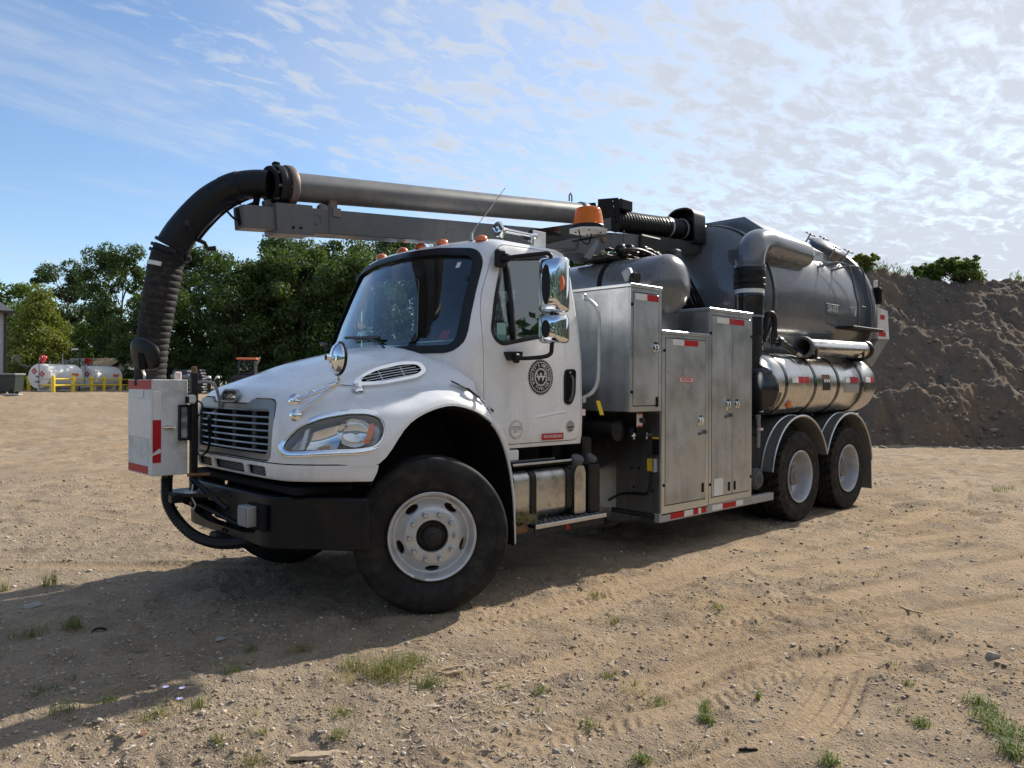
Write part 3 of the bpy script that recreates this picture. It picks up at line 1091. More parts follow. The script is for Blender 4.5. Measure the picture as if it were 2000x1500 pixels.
M['siding'] = material('grey_metal_siding', (0.34, 0.35, 0.38), 0.5, 0.1, dirt=((0.25, 0.25, 0.26), 0.3, 1))
M['dark_trim'] = material('dark_trim', (0.022, 0.023, 0.026), 0.5)
M['shingle'] = material('dark_roof', (0.06, 0.065, 0.07), 0.8, dirt=((0.12, 0.12, 0.12), 0.5, 5))
M['tankwhite'] = material('white_tank_paint', (0.78, 0.78, 0.76), 0.4, 0, 0.1, dirt=((0.55, 0.53, 0.48), 0.35, 2))
M['pumpred'] = material('red_pump_paint', (0.42, 0.02, 0.02), 0.4)
M['placard'] = material('red_placard', (0.50, 0.05, 0.06), 0.5)
M['orange'] = material('orange_label', (0.75, 0.20, 0.08), 0.5)
M['planks'] = material('bleached_planks', (0.27, 0.26, 0.24), 0.85, dirt=((0.14, 0.13, 0.11), 0.6, 4), streak=((0.12, 0.11, 0.1), 0.6, 6))
M['concrete'] = material('pale_concrete', (0.46, 0.45, 0.43), 0.85, dirt=((0.26, 0.25, 0.23), 0.6, 2.5), streak=((0.2, 0.2, 0.19), 0.5, 4))
M['tanroof'] = material('rusty_tan_roof', (0.40, 0.29, 0.16), 0.6, 0.1, dirt=((0.25, 0.15, 0.08), 0.6, 4), streak=((0.2, 0.11, 0.06), 0.6, 3))
M['paleyellow'] = material('faded_yellow_boards', (0.46, 0.42, 0.22), 0.8, dirt=((0.3, 0.26, 0.17), 0.5, 5))
M['corr'] = material('corrugated_zinc', (0.42, 0.44, 0.46), 0.5, 0.3, dirt=((0.3, 0.27, 0.23), 0.4, 4))
M['green_bin'] = material('dark_green_plastic', (0.018, 0.03, 0.026), 0.5, dirt=((0.06, 0.06, 0.055), 0.4, 5))
M['tarp'] = material('black_tarp', (0.022, 0.024, 0.028), 0.32, bump=(9, 0.8, 0.06))
M['tarpgrey'] = material('grey_blue_tarp', (0.16, 0.19, 0.24), 0.45, bump=(7, 0.6, 0.05))


def building():
    t = yard_item('metal_building', 'corner of a grey metal building at the left frame edge', 'building', 12, 46, R(37))
    # local x to the right: wall's right end at x = 0
    H = 4.9
    b = MB().box((-4, 2.0, H / 2), (8, 4.0, H), 0.01)
    b.build('wall', M['siding'], t)
    rib = MB().box((0, 0, 0), (0.05, 0.035, H - 0.75), 0.008).mesh('siding_rib', M['siding'])
    for i in range(10):
        o = obj('siding_rib', rib, t)
        o.location = (-0.42 - i * 0.42, -0.018, H / 2 + 0.35)
    MB().box((-4, -0.025, 0.36), (8, 0.05, 0.72), 0.01).build('base_trim', M['dark_trim'], t)
    MB().box((-0.06, -0.03, H / 2), (0.16, 0.10, H), 0.01).build('corner_trim', M['dark_trim'], t)
    r = MB()
    r.add([(-8.5, -0.5, H), (0.45, -0.5, H), (0.45, 4.5, H), (-8.5, 4.5, H), (-8.5, 2, H + 1.0), (-0.6, 2, H + 1.0)],
          [(0, 1, 2, 3), (0, 4, 5, 1), (1, 5, 2), (2, 5, 4, 3), (3, 4, 0)])
    r.build('roof', M['shingle'], t, 20)
    MB().box((-4, -0.53, H - 0.04), (9, 0.12, 0.16), 0.02).build('gutter', M['dark_trim'], t)
    MB().box((-0.42, -0.16, 3.05), (0.18, 0.25, 0.14), 0.03).build('wall_lamp', M['labelwhite'], t)


building()


def wheelie_bin():
    t = yard_item('dumpster', 'dark green wheeled dumpster beside the grey building', 'dumpster', 16, 44, R(4))
    b = MB().box((0, 0, 0.66), (1.15, 0.9, 0.98), 0.03, taper=(1.12, 1.12))
    b.box((0, 0, 1.1), (1.32, 1.05, 0.10), 0.02)
    b.build('body', M['green_bin'], t)
    MB().box((0, 0, 1.19), (1.36, 1.1, 0.07), 0.03).build('lid', M['greyplate'], t)
    for x in (-0.42, 0.42):
        w_ = MB()
        w_.lathe([(0.05, -0.05), (0.15, -0.05), (0.17, -0.02), (0.17, 0.02), (0.15, 0.05), (0.05, 0.05)], (x, -0.42, 0.17), (0, 1, 0), 16, cap0=True, cap1=True)
        w_.build('wheel', M['rubber'], t)
    c = yard_item('hand_pump_cart', 'small red cart beside the green dumpster', 'cart', 32, 45.5)
    MB().box((0, 0, 0.42), (0.42, 0.5, 0.5), 0.12).build('body', M['pumpred'], c)
    MB().tube(spline([(0.1, 0, 0.6), (0.18, 0, 0.85), (-0.05, 0, 0.95)], 4), 0.025, 6).build('handle', M['pumpred'], c)
    for x in (-0.18, 0.18):
        MB().lathe([(0.02, -0.04), (0.14, -0.04), (0.16, 0), (0.14, 0.04), (0.02, 0.04)], (x, -0.26, 0.15), (0, 1, 0), 14, cap0=True, cap1=True).build('wheel', M['rubber'], c)
    s = yard_item('flat_slab', 'white slab lying on the ground before the dumpster', 'slab', 26, 43)
    MB().box((0, 0, 0.05), (0.85, 0.4, 0.1), 0.02).build('slab', M['concrete'], s)


wheelie_bin()


def fuel_tank(label, px, depth, first):
    t = yard_item('fuel_tank', label, 'fuel tank', px, depth, R(77), 'white fuel tanks behind the yellow rails')
    L, Rr, zc = 3.0, 0.86, 1.02
    mb = MB()
    mb.lathe([(0.02, -0.05), (Rr * 0.6, -0.045), (Rr * 0.95, -0.02), (Rr, 0.03), (Rr, L - 0.03), (Rr * 0.95, L + 0.02), (Rr * 0.6, L + 0.045), (0.02, L + 0.05)],
             (-L / 2, 0, zc), (1, 0, 0), 40, cap0=True, cap1=True)
    mb.build('tank_shell', M['tankwhite'], t)
    MB().lathe([(Rr + .003, 0), (Rr + .012, 0.01), (Rr + .012, 0.05), (Rr + .003, 0.06)], (-L / 2 + 0.06, 0, zc), (1, 0, 0), 40).build('end_seam', M['greyplate'], t)
    for x in (-1.0, 1.0):
        MB().box((x, 0, 0.20), (0.14, 1.1, 0.40), 0.01).build('saddle', M['tankwhite'], t)
    # diamond placard and print on the round end, warning label on the side
    for y, z in ((0.33, 1.18), (-0.30, 1.38)) if first else ((0.3, 1.25),):
        d = 0.23
        MB().prism([(0, d), (d, 0), (0, -d), (-d, 0)], lambda a, b: (-L / 2 - 0.062, -y + a, z + b), lambda a, b: (-L / 2 - 0.07, -y + a, z + b)).build('placard', M['placard'], t)
        MB().prism([(0, .1), (.05, 0.0), (0.03, -.08), (-.03, -.08), (-.05, 0)], lambda a, b: (-L / 2 - 0.070, -y + a, z + b), lambda a, b: (-L / 2 - 0.073, -y + a, z + b)).build('flame_mark', M['labelwhite'], t)
    if first:
        for k, (z, wd) in enumerate(((1.05, .36), (0.98, .30), (0.70, .42), (0.62, .38))):
            MB().box((-L / 2 - 0.062, 0.02, z), (0.006, wd, 0.045), 0.001).build('print_line', M['ink'], t)
    an = R(20)
    for k in range(2):
        MB().box((0.75, -Rr - 0.006, zc + 0.10 + 0.10 * k), (0.62, 0.02, 0.085), 0.002).build('warning_label', M['orange'], t)
    # pump, filler and vent pipes on top
    p = MB().box((-1.15, 0, zc + Rr + 0.36), (0.34, 0.34, 0.46), 0.08)
    p.cyl((-1.15, 0, zc + Rr - 0.03), (-1.15, 0, zc + Rr + 0.18), 0.06)
    p.cyl((-1.34, 0, zc + Rr + 0.42), (-0.94, 0, zc + Rr + 0.42), 0.15)
    p.build('pump', M['pumpred'], t)
    MB().tube(spline([(-1.4, -0.05, zc + Rr + 0.4), (-1.62, -0.15, zc + Rr + 0.25), (-1.76, -0.3, zc + 0.3), (-1.8, -0.3, 0.5), (-1.7, -0.35, 0.2)], 6), 0.022, 6).build('fuel_hose', M['black'], t)
    for x, h in ((-0.55, 0.22), (0.55, 0.75), (0.2, 0.12)):
        MB().cyl((x, 0, zc + Rr - 0.05), (x, 0, zc + Rr + h), 0.035, n=10).build('vent_pipe', M['greyplate'], t)


fuel_tank('left white fuel tank with its round end showing', 110, 53.5, True)
fuel_tank('right white fuel tank half hidden behind the other', 194, 59.5, False)


def rails(label, spots, gaps=()):
    """yellow guard rail: posts at (px, depth), two rails"""
    a = floor_at(*spots[0])
    t = thing('guard_rail', label, 'guard rail', a)
    P = [floor_at(px, d) - a for px, d in spots]
    for p in P:
        MB().lathe([(0.115, -0.1), (0.115, 0.98), (0.095, 1.05), (0.05, 1.09), (0.003, 1.10)], p, (0, 0, 1), 14).build('post', M['yellow'], t)
    for i in range(len(P) - 1):
        if i in gaps:
            continue
        for z in (0.45, 0.86):
            if i == 0 and z > 0.8 and 'front' in label:
                MB().cyl(P[i] + Vector((0, 0, z)), P[i + 1] + Vector((0, 0, z)), 0.022, n=8).build('rail', M['greyplate'], t)
                continue
            MB().cyl(P[i] + Vector((0, 0, z)), P[i + 1] + Vector((0, 0, z)), 0.055 if z < 0.8 else 0.045, n=10).build('rail', M['yellow'], t)


rails('yellow guard rail along the front of the white fuel tanks', [(56, 54.5), (104, 49), (143, 51.5), (179, 54.5), (203, 56.5), (235, 58), (264, 62)])
rails('short yellow guard rail between dumpster and fuel tank', [(26, 55), (52, 56.5)])
rails('yellow guard rail behind the right fuel tank', [(223, 66), (250, 65), (268, 64)])


def lamp_post():
    t = yard_item('light_pole', 'thin black light pole between the white tanks', 'light pole', 155, 55)
    MB().cyl((0, 0, 0), (0, 0, 3.1), 0.05, 0.045, 10).build('pole', M['dark_trim'], t)
    MB().box((-0.32, 0, 3.0), (0.5, 0.12, 0.10), 0.03).build('lamp_head', M['labelwhite'], t)
    MB().tube([(0, 0, 2.98), (-0.1, 0, 3.04), (-0.2, 0, 3.04)], 0.025, 6).build('arm', M['dark_trim'], t)


lamp_post()


def shed():
    t = yard_item('old_shed', 'tumbledown shed with a rusty tan roof behind the tanks', 'shed', 214, 67, R(-6))
    b = MB()
    b.box((-0.9, 1.2, 1.0), (3.4, 2.4, 2.0), 0.02)
    b.build('wall', M['planks'], t)
    MB().prism([(0.8, 0), (1.62, 0), (1.62, 1.75), (1.2, 2.2), (0.8, 1.75), (-0.0, 1.75), (-0.0, 0)], lambda a, c: (a - 0.05, -0.25, c), lambda a, c: (a - 0.05, -0.1, c)).build('front_wall', M['paleyellow'], t)
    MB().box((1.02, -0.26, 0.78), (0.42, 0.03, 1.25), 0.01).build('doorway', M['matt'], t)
    MB().box((1.85, 0.5, 0.85), (0.5, 1.1, 1.75), 0.02).build('side_room', M['corr'], t)
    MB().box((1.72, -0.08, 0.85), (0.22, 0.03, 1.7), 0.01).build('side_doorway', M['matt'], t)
    r = MB()
    r.add([(-2.8, -0.5, 1.85), (0.55, -0.5, 1.85), (0.9, 0.8, 2.75), (-2.4, 1.2, 2.75), (-2.8, -0.5, 1.78), (0.55, -0.5, 1.78), (0.9, 0.8, 2.68), (-2.4, 1.2, 2.68)],
          [(0, 1, 2, 3), (7, 6, 5, 4), (0, 4, 5, 1), (1, 5, 6, 2), (2, 6, 7, 3), (3, 7, 4, 0)])
    r.build('roof', M['tanroof'], t, 20)
    seam = MB().tube([(0, -0.5, 1.87), (0.37, 1.0, 2.79)], 0.03, 5).mesh('roof_seam', M['tanroof'])
    for i in range(7):
        o = obj('roof_seam', seam, t); o.location = (-2.75 + i * 0.5, 0, 0)
    g = MB()
    g.add([(0.05, -0.55, 1.78), (1.15, -0.55, 2.42), (1.05, 1.0, 2.80), (2.35, -0.45, 1.82), (2.35, 1.0, 2.15), (0.05, 1.0, 1.9)],
          [(0, 1, 2, 5), (1, 3, 4, 2)])
    sm = g.build('porch_roof', M['tanroof'], t, 20)
    for k, xx in enumerate((1.15, 1.55, 1.95, 2.3)):
        MB().tube([(xx, -0.5, 2.45 - (xx - 1.15) * 0.50), (xx - 0.02, 1.0, 2.84 - (xx - 1.15) * 0.52)], 0.025, 5).build('roof_seam', M['corr'], t)


shed()


def back_walls():
    t = yard_item('concrete_wall', 'low pale concrete wall behind the fuel tanks', 'wall', 140, 64, R(-4))
    for i in range(4):
        MB().box((-2.6 + i * 1.25, 0, 1.2 + (0.1 if i in (2, 3) else 0)), (1.22, 0.3, 2.4 + (0.2 if i in (2, 3) else 0)), 0.03).build('block', M['concrete'], t)
    f = yard_item('board_fence', 'weathered grey board fence beside the building', 'fence', 56, 62, R(3))
    rg = random.Random(4)
    for i in range(13):
        MB().box((-1.2 + i * 0.24, rg.uniform(-.02, .02), 1.45 + rg.uniform(-.06, .06)), (0.225, 0.03, 2.9), 0.004).build('board', M['planks'], f)
    MB().box((-1.25, 0, 1.3), (0.16, 0.16, 2.6), 0.02).build('post', M['concrete'], f)


back_walls()


def piles():
    for label, px, d, wd, n, mt in (('pile of grey and black tarpaulins behind the white box', 357, 46, 1.3, 6, ('tarp', 'tarpgrey')),
                                    ('neat stack of folded black tarpaulins beside the hood', 384, 47, 1.15, 9, ('tarp', 'tarp'))):
        t = yard_item('tarp_pile', label, 'tarpaulins', px, d)
        rg = random.Random(px)
        for k in range(n):
            z = 0.10 + k * (1.45 / n)
            w_ = wd * (1.0 - 0.25 * (k / n) ** 2) * rg.uniform(0.9, 1.05)
            mb = MB()
            pts = rounded([(-w_ / 2, -.45), (w_ / 2, -.42), (w_ / 2 * 0.95, .45), (-w_ / 2 * .9, .45)], 0.18)
            N = len(pts)
            hh = 1.45 / n * 0.62
            L = [[(a * s_ + rg.uniform(-.03, .03), b * s_, z + zz_ + rg.uniform(-.02, .03)) for a, b in pts] for s_, zz_ in ((.86, -hh), (1, -hh * .4), (1, hh * .4), (.84, hh))]
            mb.add([p for l in L for p in l], [(i * N + j, i * N + (j + 1) % N, (i + 1) * N + (j + 1) % N, (i + 1) * N + j) for i in range(3) for j in range(N)] + [tuple(range(N)), tuple(range(3 * N, 4 * N))])
            mb.build('folded_tarp', M[mt[0] if rg.random() < .6 else mt[1]], t, 60)
    for i, (px, d, lab) in enumerate(((395, 49, 'white topped black post nearest the tarpaulin stack'), (408, 50, 'white topped black post between two like it'), (425, 50, 'white topped black post nearest the hood'))):
        t = yard_item('capped_post', lab, 'post', px, d, 0, 'white topped posts before the trees')
        MB().cyl((0, 0, 0), (0, 0, 0.85), 0.13, 0.15, 12).build('post', M['tarp'], t)
        MB().lathe([(0.02, 0.18), (0.10, 0.15), (0.15, 0.06), (0.13, 0), (0.02, -0.02)], (0, 0, 0.93), (0, 0, 1), 14, cap0=True, cap1=True).build('cap', M['tankwhite'], t)
    k = yard_item('loader', 'cab of a loader with an orange roof behind the hood', 'loader', 484, 50, R(10))
    MB().box((0, 0, 0.75), (1.5, 2.2, 0.8), 0.08).build('body', M['dark_trim'], k)
    MB().box((0, 0, 1.65), (1.05, 1.1, 1.0), 0.05).build('cab', M['dark_trim'], k)
    MB().box((0, -0.56, 1.68), (0.85, 0.02, 0.75), 0.01).build('cab_window', M['sideglass'], k)
    MB().box((0, 0, 2.22), (1.25, 1.3, 0.14), 0.04).build('cab_roof', M['orange'], k)
    MB().cyl((0.62, -0.2, 1.9), (0.78, -0.2, 2.35), 0.05, n=10).build('exhaust', M['greyplate'], k)
    for x in (-0.8, 0.8):
        for y in (-0.8, 0.8):
            MB().lathe([(0.2, -0.16), (0.42, -0.16), (0.5, -0.1), (0.5, 0.1), (0.42, 0.16), (0.2, 0.16)], (x, y, 0.5), (1, 0, 0), 20, cap0=True, cap1=True).build('wheel', M['rubber'], k)


piles()
# ------------------------------------------------------------------ the truck: cab and front
TRUCK = thing('vacuum_truck', 'white and grey vacuum excavation truck with a long overhead boom parked on bare dirt', 'truck')


def part(mb_or_me, name, mats=None, parent=None, ang=35, label=None):
    parent = TRUCK if parent is None else parent
    if isinstance(mb_or_me, MB):
        o = mb_or_me.build(name, mats, parent, ang)
    else:
        o = obj(name, mb_or_me, parent)
    if label:
        o['label'] = label
    return o


def apply_mods(me, *mods):
    a = bpy.data.objects.new('tmp', me)
    COL.objects.link(a)
    for ty, props in mods:
        md = a.modifiers.new('m', ty)
        for k, v in props.items():
            setattr(md, k, v)
    bpy.context.view_layer.update()
    out = bpy.data.meshes.new_from_object(a.evaluated_get(bpy.context.evaluated_depsgraph_get()))
    bpy.data.objects.remove(a)
    return out


SIDE = lambda x0, y0, z0: (lambda a, b, c: (x0 + a, y0 - c, z0 + b))       # lettering on the driver's side
FRONT = lambda x0, y0, z0: (lambda a, b, c: (x0 - c, y0 - a, z0 + b))      # lettering on the nose


def xz(y):
    return lambda a, b: (a, y, b)


def yz(x):
    return lambda a, b: (x, a, b)


def xy(z):
    return lambda a, b: (a, b, z)


# z, half width, front centre x, bow of the front, corner radius, back x
LEV = [(1.08, 1.00, .66, .00, .05, 1.79), (1.16, 1.015, .65, .00, .05, 1.79), (1.30, 1.02, .64, .0, .06, 1.79), (1.43, 1.02, .58, .0, .08, 1.787), (1.50, 1.02, .34, .20, .10, 1.785), (1.75, 1.02, .25, .24, .14, 1.775), (1.82, 1.02, .24, .24, .16, 1.77),
       (1.95, 1.015, .27, .235, .16, 1.755), (2.12, 1.00, .345, .22, .16, 1.74), (2.30, .975, .425, .205, .15, 1.725), (2.45, .952, .49, .20, .15, 1.715),
       (2.58, .932, .55, .19, .15, 1.705), (2.655, .918, .60, .18, .16, 1.69), (2.705, .895, .65, .17, .17, 1.67), (2.74, .85, .72, .15, .2, 1.62), (2.768, .74, .83, .12, .22, 1.54), (2.782, .5, 1.0, .05, .2, 1.40)]


def cab_loft(d, m=0, mats=None):
    mb = MB()
    rings = []
    zmax = LEV[-1][0]
    for (z, hw, xf_, bow, rc, xb) in LEV:
        hw, xf_, xb = hw - d, xf_ + d, xb - d
        zz_ = 1.08 + (z - 1.08) * (zmax - 1.08 - 2 * d) / (zmax - 1.08) + d
        front = [(xf_ + bow * (abs(t) ** 2.3), hw * t) for t in (.72, .5, .25, 0, -.25, -.5, -.72)]
        poly = [(xb, -hw), (xb, hw), (xf_ + bow, hw)] + front + [(xf_ + bow, -hw)]
        rad = [.07, .07, rc] + [0] * 7 + [rc]
        rings.append([(a, b, zz_) for a, b in rounded(poly, rad, 5)])
    n = len(rings[0])
    vs = [p for r_ in rings for p in r_]
    fs = [(i * n + j, i * n + (j + 1) % n, (i + 1) * n + (j + 1) % n, (i + 1) * n + j) for i in range(len(rings) - 1) for j in range(n)]
    fs += [tuple(range(n)), tuple((len(rings) - 1) * n + j for j in range(n))]
    mb.add(vs, fs, m)
    return mb.mesh('loft', mats or [M['white'], M['headliner']])


def cab_shell(d0, d1, mats=None, m=0, m1=1):
    return boolean(cab_loft(d0, m, mats), [cab_loft(d1, m1, mats)])


def slab_y(out, y0, y1):
    return MB().prism(out, xz(y0), xz(y1)).mesh('cut', M['black'])


def slab_x(out, x0, x1):
    return MB().prism(out, yz(x0), yz(x1)).mesh('cut', M['black'])


DOOR = rounded([(.90, 2.69), (.804, 2.60), (.657, 2.28), (.623, 2.14), (.615, 2.0), (.622, 1.836), (.63, 1.371), (.877, 1.115), (1.715, 1.115), (1.735, 1.4), (1.725, 1.7), (1.69, 2.05), (1.65, 2.45), (1.61, 2.66), (1.52, 2.705)],
               [.05, .05, .05, .03, .03, .03, .08, .03, .08, .1, .1, .1, .1, .06, .05], 3)
DWIN = rounded([(.90, 2.58), (1.42, 2.645), (1.475, 2.02), (.80, 1.895), (.712, 1.97), (.765, 2.22)], [.05, .06, .07, .09, .09, .12], 5)
WSH = rounded([(-.925, 1.865), (-.835, 2.60), (-.4, 2.645), (0, 2.655), (.4, 2.645), (.835, 2.60), (.925, 1.865)], [.12, .11, 0, 0, 0, .11, .12], 6)
RWIN = rounded([(-.55, 2.08), (.55, 2.08), (.55, 2.45), (-.55, 2.45)], .07)

ARCH_CUT = [(-.5, 1.0), (.3, 1.45), (.44, 1.395), (.625, 1.30), (.735, 1.15), (.81, 1.0), (.82, .9)]
cab_cut = [slab_y(ARCH_CUT, -2, -.48), slab_y(ARCH_CUT, .48, 2), slab_x(WSH, -1, 1.2), slab_y(offset2(DWIN, 0.0), .5, 2), slab_x(RWIN, 1.4, 2.2), slab_y(offset2(DOOR, .006), -2, -.6)]
cab_me = boolean(cab_shell(0, .05), cab_cut)
shade(cab_me, 40)
CAB = part(cab_me, 'cab')
door_me = boolean(boolean(cab_shell(0, .05), [slab_y(DOOR, -2, -.6)], 'INTERSECT'), [slab_y(DWIN, -2, -.5)])
shade(door_me, 40)
DOORO = part(door_me, 'door', label='white driver door with a round black emblem')
jamb = boolean(cab_shell(.022, .06, [M['matt'], M['matt']]), [slab_y(offset2(DOOR, -.05), -2, 2)])
jamb = boolean(jamb, [slab_y(offset2(DOOR, .03), -2, -.5)], 'INTERSECT')
part(setmats(jamb, [M['matt']]), 'door_seal', parent=CAB)
# glass and rubber
ws = boolean(cab_shell(.012, .018, [M['glass'], M['glass']], 0, 0), [slab_x(offset2(WSH, .02), -1, 1.2)], 'INTERSECT')
WIND = part(setmats(ws, [M['glass']]), 'windshield')
shade(ws, 50)
for nm, outl, cutf, lohi, par in (('windshield_seal', WSH, slab_x, (-1, 1.2), WIND),):
    s0 = boolean(cab_shell(-.006, .03, [M['black'], M['black']]), [cutf(offset2(outl, .05), *lohi)], 'INTERSECT')
    s0 = boolean(s0, [cutf(offset2(outl, -.012), *lohi)])
    shade(s0, 40)
    part(setmats(s0, [M['black']]), nm, parent=par)
for sgn, nm in ((-1, 'door_window'), (1, 'far_window')):
    lo, hi = (-2, -.5) if sgn < 0 else (.5, 2)
    pane = lambda d: (lambda a, b: (a, sgn * (.996 - d - (b - 1.9) * .128), b))
    gm = MB().prism(offset2(DWIN, .012), pane(0), pane(.005)).mesh('side_window', M['sideglass'], smooth=False)
    go = part(gm, 'side_window', parent=DOORO if sgn < 0 else CAB)
    s0 = boolean(cab_shell(-.003, .03, [M['black'], M['black']]), [slab_y(offset2(DWIN, .020), lo, hi)], 'INTERSECT')
    s0 = boolean(s0, [slab_y(offset2(DWIN, -.012), lo, hi)])
    shade(s0, 40)
    part(setmats(s0, [M['black']]), 'window_seal', parent=DOORO if sgn < 0 else CAB)
bar = boolean(cab_shell(.002, .03, [M['black'], M['black']]), [slab_y([(.925, 2.62), (.955, 2.62), (.975, 1.90), (.945, 1.90)], -2, -.5)], 'INTERSECT')
part(setmats(bar, [M['black']]), 'window_divider', parent=DOORO)
rw = boolean(cab_shell(.016, .021, [M['sideglass'], M['sideglass']]), [slab_x(offset2(RWIN, .012), 1.4, 2.2)], 'INTERSECT')
part(setmats(rw, [M['sideglass']]), 'rear_window', parent=CAB)
part(MB().box((.835, -0.985, 1.985), (.10, .004, .15), .001), 'window_sticker', M['greensign'], DOORO)
part(MB().box((.55, -.80, 2.50), (.004, .045, .05), .001, rot=Matrix.Rotation(R(25), 3, 'Y')), 'glass_sticker', M['labelwhite'], WIND)

# inside the cab
part(MB().box((.66, 0, 1.78), (.42, 1.84, .26), .06), 'dashboard', M['dash'], CAB)
part(MB().box((1.25, 0, 1.13), (1.0, 1.85, .04), .005), 'cab_floor', M['dash'], CAB)
for y in (-.52, .52):
    s_ = MB().box((1.30, y, 1.55), (.5, .52, .18), .06)
    s_.box((1.54, y, 1.98), (.16, .50, .72), .07, rot=Matrix.Rotation(R(8), 3, 'Y'))
    s_.box((1.60, y, 2.43), (.11, .30, .20), .05)
    s_.box((1.35, y, 1.32), (.3, .3, .35), .03)
    part(s_, 'seat', M['seat'], CAB)
sw = MB()
C0, nrm = Vector((.98, -.50, 1.98)), Vector((-.62, 0, .78)).normalized()
ux = Vector((0, 1, 0)); uy = nrm.cross(ux)
sw.tube([C0 + (ux * math.cos(a) + uy * math.sin(a)) * .22 for a in np.linspace(0, 2 * math.pi, 29)[:-1]], .017, 8, closed=True)
for a in (R(-20), R(200), R(90)):
    sw.tube([C0 - nrm * -.0, C0 + (ux * math.cos(a) + uy * math.sin(a)) * .21], .016, 6)
sw.cyl(C0 + nrm * .02, C0 - nrm * .35, .045, .03, 10)
part(sw, 'steering_wheel', M['black'], CAB)
part(MB().box((1.52, -.22, 2.0), (.02, .05, .5), .004), 'seat_belt', M['pumpred'], CAB)
sv = MB().box((.78, .18, 2.56), (.02, .46, .13), .01, rot=Matrix.Rotation(R(30), 3, 'Y'))
part(sv, 'sun_visor', M['headliner'], CAB)
part(MB().box((.58, -.50, 1.925), (.16, .34, .012), .004, rot=Matrix.Rotation(R(-6), 3, 'Y')), 'paper', M['labelwhite'], CAB)
part(MB().box((.545, -.64, 1.97), (.004, .11, .075), .001, rot=Matrix.Rotation(R(28), 3, 'Y')), 'permit_card', M['red'], CAB)

# roof furniture
from mathutils.bvhtree import BVHTree
_bm = bmesh.new(); _bm.from_mesh(cab_me); ROOF = BVHTree.FromBMesh(_bm); _bm.free()
for y, x in ((.62, .80), (.26, .78), (-.01, .775), (-.31, .78), (-.76, .82)):
    mb = MB()
    z = ROOF.ray_cast(Vector((x, y, 4)), Vector((0, 0, -1)))[0].z + .008
    prof = [(1.0, 0.0), (1.0, .35), (.86, .7), (.5, .95), (.02, 1.0)]
    for i, (rr, h) in enumerate(prof):
        pass
    n = 20
    vs = [(x + .050 * rr * math.cos(2 * math.pi * j / n) + .012 * h, y + .044 * rr * math.sin(2 * math.pi * j / n), z - .014 + .052 * h) for rr, h in prof for j in range(n)]
    fs = [(i * n + j, i * n + (j + 1) % n, (i + 1) * n + (j + 1) % n, (i + 1) * n + j) for i in range(4) for j in range(n)] + [tuple(range(n))]
    mb.add(vs, fs)
    part(mb, 'marker_light', M['amber_solid'])
ant = MB().cyl((.80, -.66, 2.74), (.80, -.66, 2.80), .018, .012, 10)
ant.tube([(.80, -.66, 2.80), (1.0, -.66, 3.03), (1.17, -.66, 3.23)], .0035, 5)
ant.cyl((.80, -.66, 2.785), (.835, -.66, 2.825), .009, .006, 8)
part(ant, 'antenna', M['greyplate'])
hn = MB()
hx, hy, hz = 1.12, -.62, 2.885
hn.lathe([(.002, 0), (.04, -.004), (.062, 0), (.066, .012), (.058, .018), (.030, .05), (.020, .10), (.017, .40), (.03, .42), (.03, .46), (.002, .465)], (hx, hy, hz), (1, 0, 0), 24)
for dx in (.06, .40):
    hn.box((hx + dx, hy, hz - .07), (.04, .05, .14), .006)
part(hn, 'air_horn', M['chrome'], ang=40)
part(MB().box((1.62, -.62, 2.86), (.16, .02, .15), .004), 'roof_bracket', M['white'])


